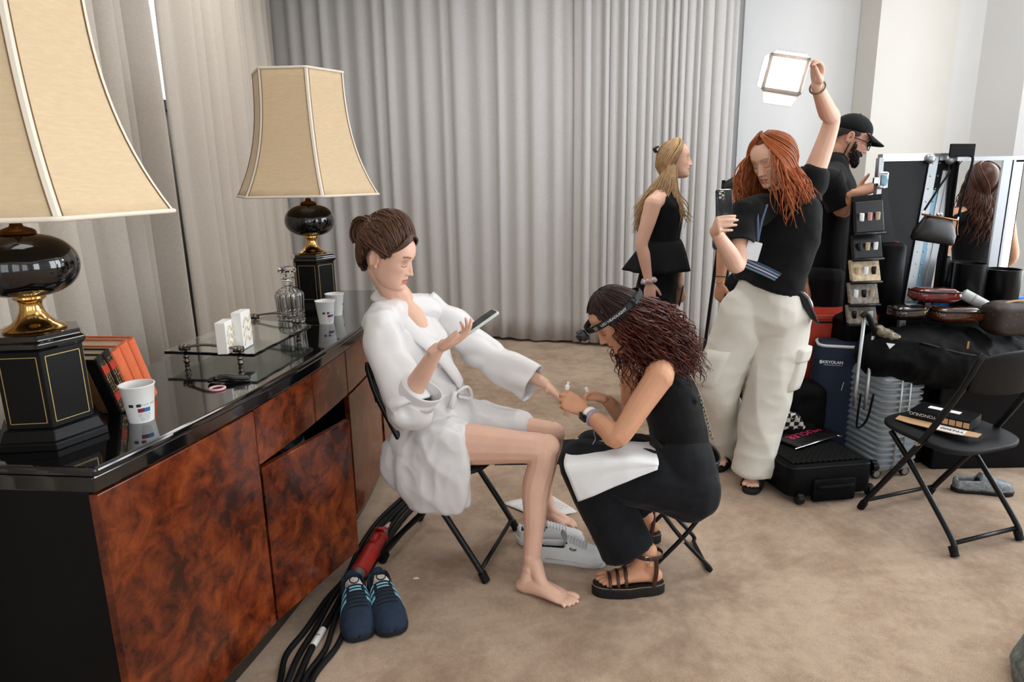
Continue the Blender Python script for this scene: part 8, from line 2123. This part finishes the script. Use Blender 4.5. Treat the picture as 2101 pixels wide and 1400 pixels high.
# clear pouches
M_SMOKEPVC = mat('smoky_clear_pvc', srgb(34, 24, 20), .12, coat=.8, spec=.8, var=.5, vscale=18); M_REDPVC = mat('clear_pouch_red_contents', srgb(92, 24, 26), .12, coat=.8, var=.6, vscale=16); M_ORANGEPVC = mat('clear_pouch_amber_contents', srgb(66, 34, 18), .12, coat=.8, var=.7, vscale=14)
def pouch(px, py, Y, hw_, hd, hh_, m_, label, tilt=0.0, z=None):
    c = atY(px, py, Y)
    if z is not None: c = V((c.x, c.y, z + hh_))
    xd = V((1, .12, tilt)).normalized(); yd = V((-.12, 1, 0)).normalized(); zd = xd.cross(yd)
    t_ = thing('clear_cosmetic_pouch', label, 'pouch', (c.x, c.y, c.z - hh_), 'clear cosmetic pouches heaped on the bag')
    mb = MB(); slab(mb, c, xd, yd, zd, hw_, hd, min(hw_, hd) * .5, hh_ * 2, 6, edge=hh_ * .6); mb.build('pouch_body', m_, t_, smooth=True, auto=80)
    mb = MB(); rp = rect_path(hw_ * .98, hd * .98, min(hw_, hd) * .5, 6); mb.tube([tuple(c + xd * x + yd * y + zd * hh_ * .55) for x, y in rp], .005, 6, closed=True); mb.build('binding', M_BLKPLAST, t_, smooth=True)
    mb = MB(); slab(mb, c + xd * hw_ * .55 - yd * hd * 1.0 + zd * hh_ * .5, xd, zd, -yd, .004, .014, .001, .004, 1); mb.build('zip_pull', M_BRASS, t_)
pouch(1917, 605, 3.26, .112, .06, .034, M_REDPVC, 'clear pouch of red cosmetics, topmost of the heap', -.06)
pouch(1862, 640, 3.24, .080, .06, .034, M_SMOKEPVC, 'smoky clear pouch at the heap\'s end nearer the bearded man')
pouch(1958, 645, 3.22, .125, .06, .036, M_ORANGEPVC, 'wide clear pouch of amber cosmetics under the red one', -.05)
# grey-gold crumpled wrapper
p = atY(1825, 690, 3.16); mb = MB(); chain(mb, [p + V((-.05, 0, .03)), p + V((0, -.01, 0)), p + V((.07, 0, -.03))], [(.028, .02), (.04, .022), (.02, .012)], up=(0, 0, 1)); v, f = remesh(mb, .006, 1); v = folds(v, f, .008, (40, 40, 40), 5); mb = MB(); mb.add(v, f); tag(mb.build('crumpled_wrapper', mat('greyish_foil', srgb(120, 110, 92), .35, var=.4, vscale=60, metal=.3), None, smooth=True), 'crumpled greyish wrapper on the duffel by the pull handle', 'wrapper')
# pale tube brush
a0, a1 = atY(1974, 602, 3.34), atY(2044, 640, 3.26); mb = MB(); Rz = basis(z=tuple(a1 - a0), x=(0, 0, 1)); Ln = (a1 - a0).length
tb = thing('pale_spray_tube', 'pale grey tube lying between the pouches and the brown bag', 'tube', tuple(a0.lerp(a1, .5) - V((0, 0, .03)))); mb.lathe([(.018, 0), (.028, .006), (.028, Ln * .8), (.022, Ln * .88), (.014, Ln)], a0, 24, rot=Rz); mb.build('tube_body', mat('pale_grey_plastic', srgb(188, 192, 190), .5), tb, smooth=True, auto=40); mb = MB(); mb.lathe([(.0285, Ln * .3), (.0285, Ln * .34)], a0, 24, rot=Rz); mb.build('printed_ring', M_INKG, tb)
# brown monogram bag at the edge
def mono():
    m, nt, b_ = _new('brown_monogram_canvas'); L = nt.links.new; tc = nt.nodes.new('ShaderNodeTexCoord'); v_ = nt.nodes.new('ShaderNodeTexVoronoi'); v_.inputs['Scale'].default_value = 45; L(tc.outputs['Object'], v_.inputs['Vector'])
    r = nt.nodes.new('ShaderNodeValToRGB'); r.color_ramp.elements[0].color = srgb(104, 82, 58); r.color_ramp.elements[1].color = srgb(46, 34, 28); r.color_ramp.elements[0].position = .12; r.color_ramp.elements[1].position = .22; L(v_.outputs['Distance'], r.inputs[0]); L(r.outputs[0], b_.inputs['Base Color']); b_.inputs['Roughness'].default_value = .5; return m
p = atY(2075, 652, 3.16); mg, xd, yd = soft_box('brown_toiletry_bag', 'brown patterned toiletry bag with tan trim at the picture\'s right edge', 'bag', (p.x, p.y, p.z), (1, .05, 0), (.115, .075, .078), mono(), fold=.003)
mb = MB(); mb.tube(catmull([p + V((-.09, -.03, .055)), p + V((-.04, -.03, .082)), p + V((.06, -.03, .086)), p + V((.11, -.03, .06))], 6), .009, 8, flat=.5); mb.build('tan_trim', M_KRAFT, mg, smooth=True)
# black skirted crate under the bags, grey shoe on the carpet
p0 = atZ(1925, 905, 0); mb = MB(); mb.box((2.50, 3.33, .27), (.72, .16, .54)); tag(mb.build('black_crate', M_CASEBLK, None, bevel=.01), 'low black crate under the duffel and toiletry bag', 'crate')
p = atZ(2005, 1010, 0); ml = V((.10, -.02, 0))
make_shoe('grey_trainer', 'crumpled silver-grey trainer on the carpet behind the empty chair', 'shoe', tuple(p - V((.11, -.02, 0))), tuple(p + V((.14, -.03, 0))), 1, mat('silver_grey_mesh', srgb(128, 136, 140), .5, var=.4, vscale=50, bump=.5, bscale=60), M_BLKRUBBER, M_GREYLIN, None, .26, laces=5)
# mottled grey felt bag in the near corner
p = atZ(2085, 1395, 0); gb = thing('grey_felt_bag', 'mottled grey felt bag with black edging in the near corner', 'bag', (p.x + .12, p.y - .06, 0))
M_FELT = mat('mottled_grey_felt', srgb(110, 116, 114), .95, var=.45, vscale=60, bump=.4, bscale=200)
mb = MB(); c = V((p.x + .17, p.y - .05, 0)); chain(mb, [c + V((0, 0, .02)), c + V((.02, 0, .09)), c + V((.06, 0, .15))], [(.20, .17), (.18, .15), (.12, .10)], up=(0, 1, 0), n=28); ball(mb, c + V((-.13, -.13, .03)), (.07, .07, .05))
v, f = remesh(mb, .009, 4); v[:, 2] = np.maximum(v[:, 2], 0.001); v = folds(v, f, .006, (9, 9, 9), 3); v[:, 2] = np.maximum(v[:, 2], 0.001); mb = MB(); mb.add(v, f); mb.build('felt_body', M_FELT, gb, smooth=True)
mb = MB(); mb.tube(catmull([c + V((-.12, -.20, .05)), c + V((-.135, -.08, .10)), c + V((-.09, .03, .135)), c + V((.02, .10, .15))], 8), .007, 8); mb.build('edging', M_BLKRUBBER, gb, smooth=True)
# dark curved chair back behind the red-haired woman
p0, p1 = atY(1490, 355, 4.9), atY(1500, 395, 4.9)
mb = MB(); hgt = p0.z
bs = thing('black_stool_chair', 'black rounded chair back just visible between curtain and red-haired woman', 'chair', (p0.x + .18, 4.95, 0))
G = [[(p0.x + .2 + .21 * math.sin(a), 4.95 - .06 * math.cos(a), z - .10 * (1 - math.cos(a * 1.0)) * (1 if i > 3 else 0)) for a in np.linspace(-1.4, 1.4, 17)] for i, z in enumerate(np.linspace(hgt - .35, hgt, 7))]
mb.grid(np.array(G)); mb.build('backrest', M_BLKLEATHER, bs, smooth=True, solid=.03)
mb = MB(); mb.lathe([(.21, hgt - .55), (.22, hgt - .53), (.22, hgt - .48), (.20, hgt - .46)], (p0.x + .2, 5.05, 0), 28); mb.build('seat', M_BLKLEATHER, bs, smooth=True, auto=50)
for sx in (-1, 1):
    mb = MB(); mb.tube([(p0.x + .2 + .19 * sx, 4.98, hgt - .05), (p0.x + .2 + .19 * sx, 5.0, hgt - .52)], .014, 8); mb.build('back_post', M_CHAIRTUBE, bs)
    for sy in (-1, 1):
        mb = MB(); mb.tube([(p0.x + .2 + .14 * sx, 5.05 + .14 * sy, hgt - .53), (p0.x + .2 + .20 * sx, 5.05 + .20 * sy, .005)], .014, 8); mb.build('leg', M_CHAIRTUBE, bs)

# ================================================================== WOMAN OUT OF FRAME WHOSE BACK SHOWS IN THE MIRROR
W7 = thing('person', 'woman with long wavy brown hair and black top, her back seen in the mirror', 'person', (3.12, 2.62, 0))
zc = atY(2000, 372, 4.58).z
F7 = V((0, -1, 0)); L7 = V((1, 0, 0)); nkb = V((3.10, 2.62, zc - .165)); che = nkb + V((0, -.01, -.15)); wai = nkb + V((0, -.0, -.38)); pel = nkb + V((0, .02, -.55))
hv, hfc, hc, H7 = head_mesh((3.10, 2.60, zc), F7, (0, 0, 1), .98)
b = MB(); nk1 = hloc(H7, (0, -.03, -.06))
chain(b, [nkb + V((0, 0, -.05)), nkb, nk1], [.06, .052, .048]); chain(b, [pel, wai, che, nkb + V((0, 0, -.03))], [(.14, .10), (.115, .085), (.135, .10), (.09, .06)], up=tuple(F7), per=6)
for s_ in (-1, 1):
    sh_, el_, wr_ = nkb + V((.175 * s_, 0, -.055)), nkb + V((.235 * s_, .03, -.33)), nkb + V((.16 * s_, -.15, -.50))
    chain(b, [nkb + V((0, 0, -.03)), sh_], [.05, .05]); chain(b, [sh_, sh_.lerp(el_, .5), el_, el_.lerp(wr_, .4), wr_], [.048, .044, .036, .036, .023]); hand(b, wr_, V((-.3 * s_, -.8, -.3)), V((-.9 * s_, 0, -.3)), s_, sc=.98)
    chain(b, [pel + V((.085 * s_, 0, 0)), V((3.10 + .085 * s_, 2.62, .5)), V((3.10 + .085 * s_, 2.62, .05))], [.085, .055, .035])
body_build('body', b, [(hv, hfc, hc)], SKIN_B, W7, .006, 3, .4)
t = MB(); chain(t, [pel, wai, che, che.lerp(nkb, .8)], [(.155, .115), (.13, .10), (.15, .115), (.10, .07)], up=tuple(F7), n=24, per=6); chain(t, [nkb + V((-.165, 0, -.07)), nkb + V((0, 0, -.04)), nkb + V((.165, 0, -.07))], [.06, .055, .06])
for s_ in (-1, 1): chain(t, [pel + V((.08 * s_, 0, .02)), V((3.10 + .09 * s_, 2.62, .5)), V((3.10 + .09 * s_, 2.62, .03))], [.11, .09, .08], round1=False)
cloth_build('black_outfit', t, M_BLKCREPE, W7, .012, 3)
hr = MB(); hair_cap(hr, H7, .012, lambda az: face_cut(az, 46, -15, -55)); rng = np.random.default_rng(71); long_hair(hr, H7, 420, .20, .36, .022, rng, 50, .02, outk=.03, twist=1.6); hr.build('hair', hair_mat('wavy_chestnut_hair', srgb(78, 44, 30), .4), W7, smooth=True)
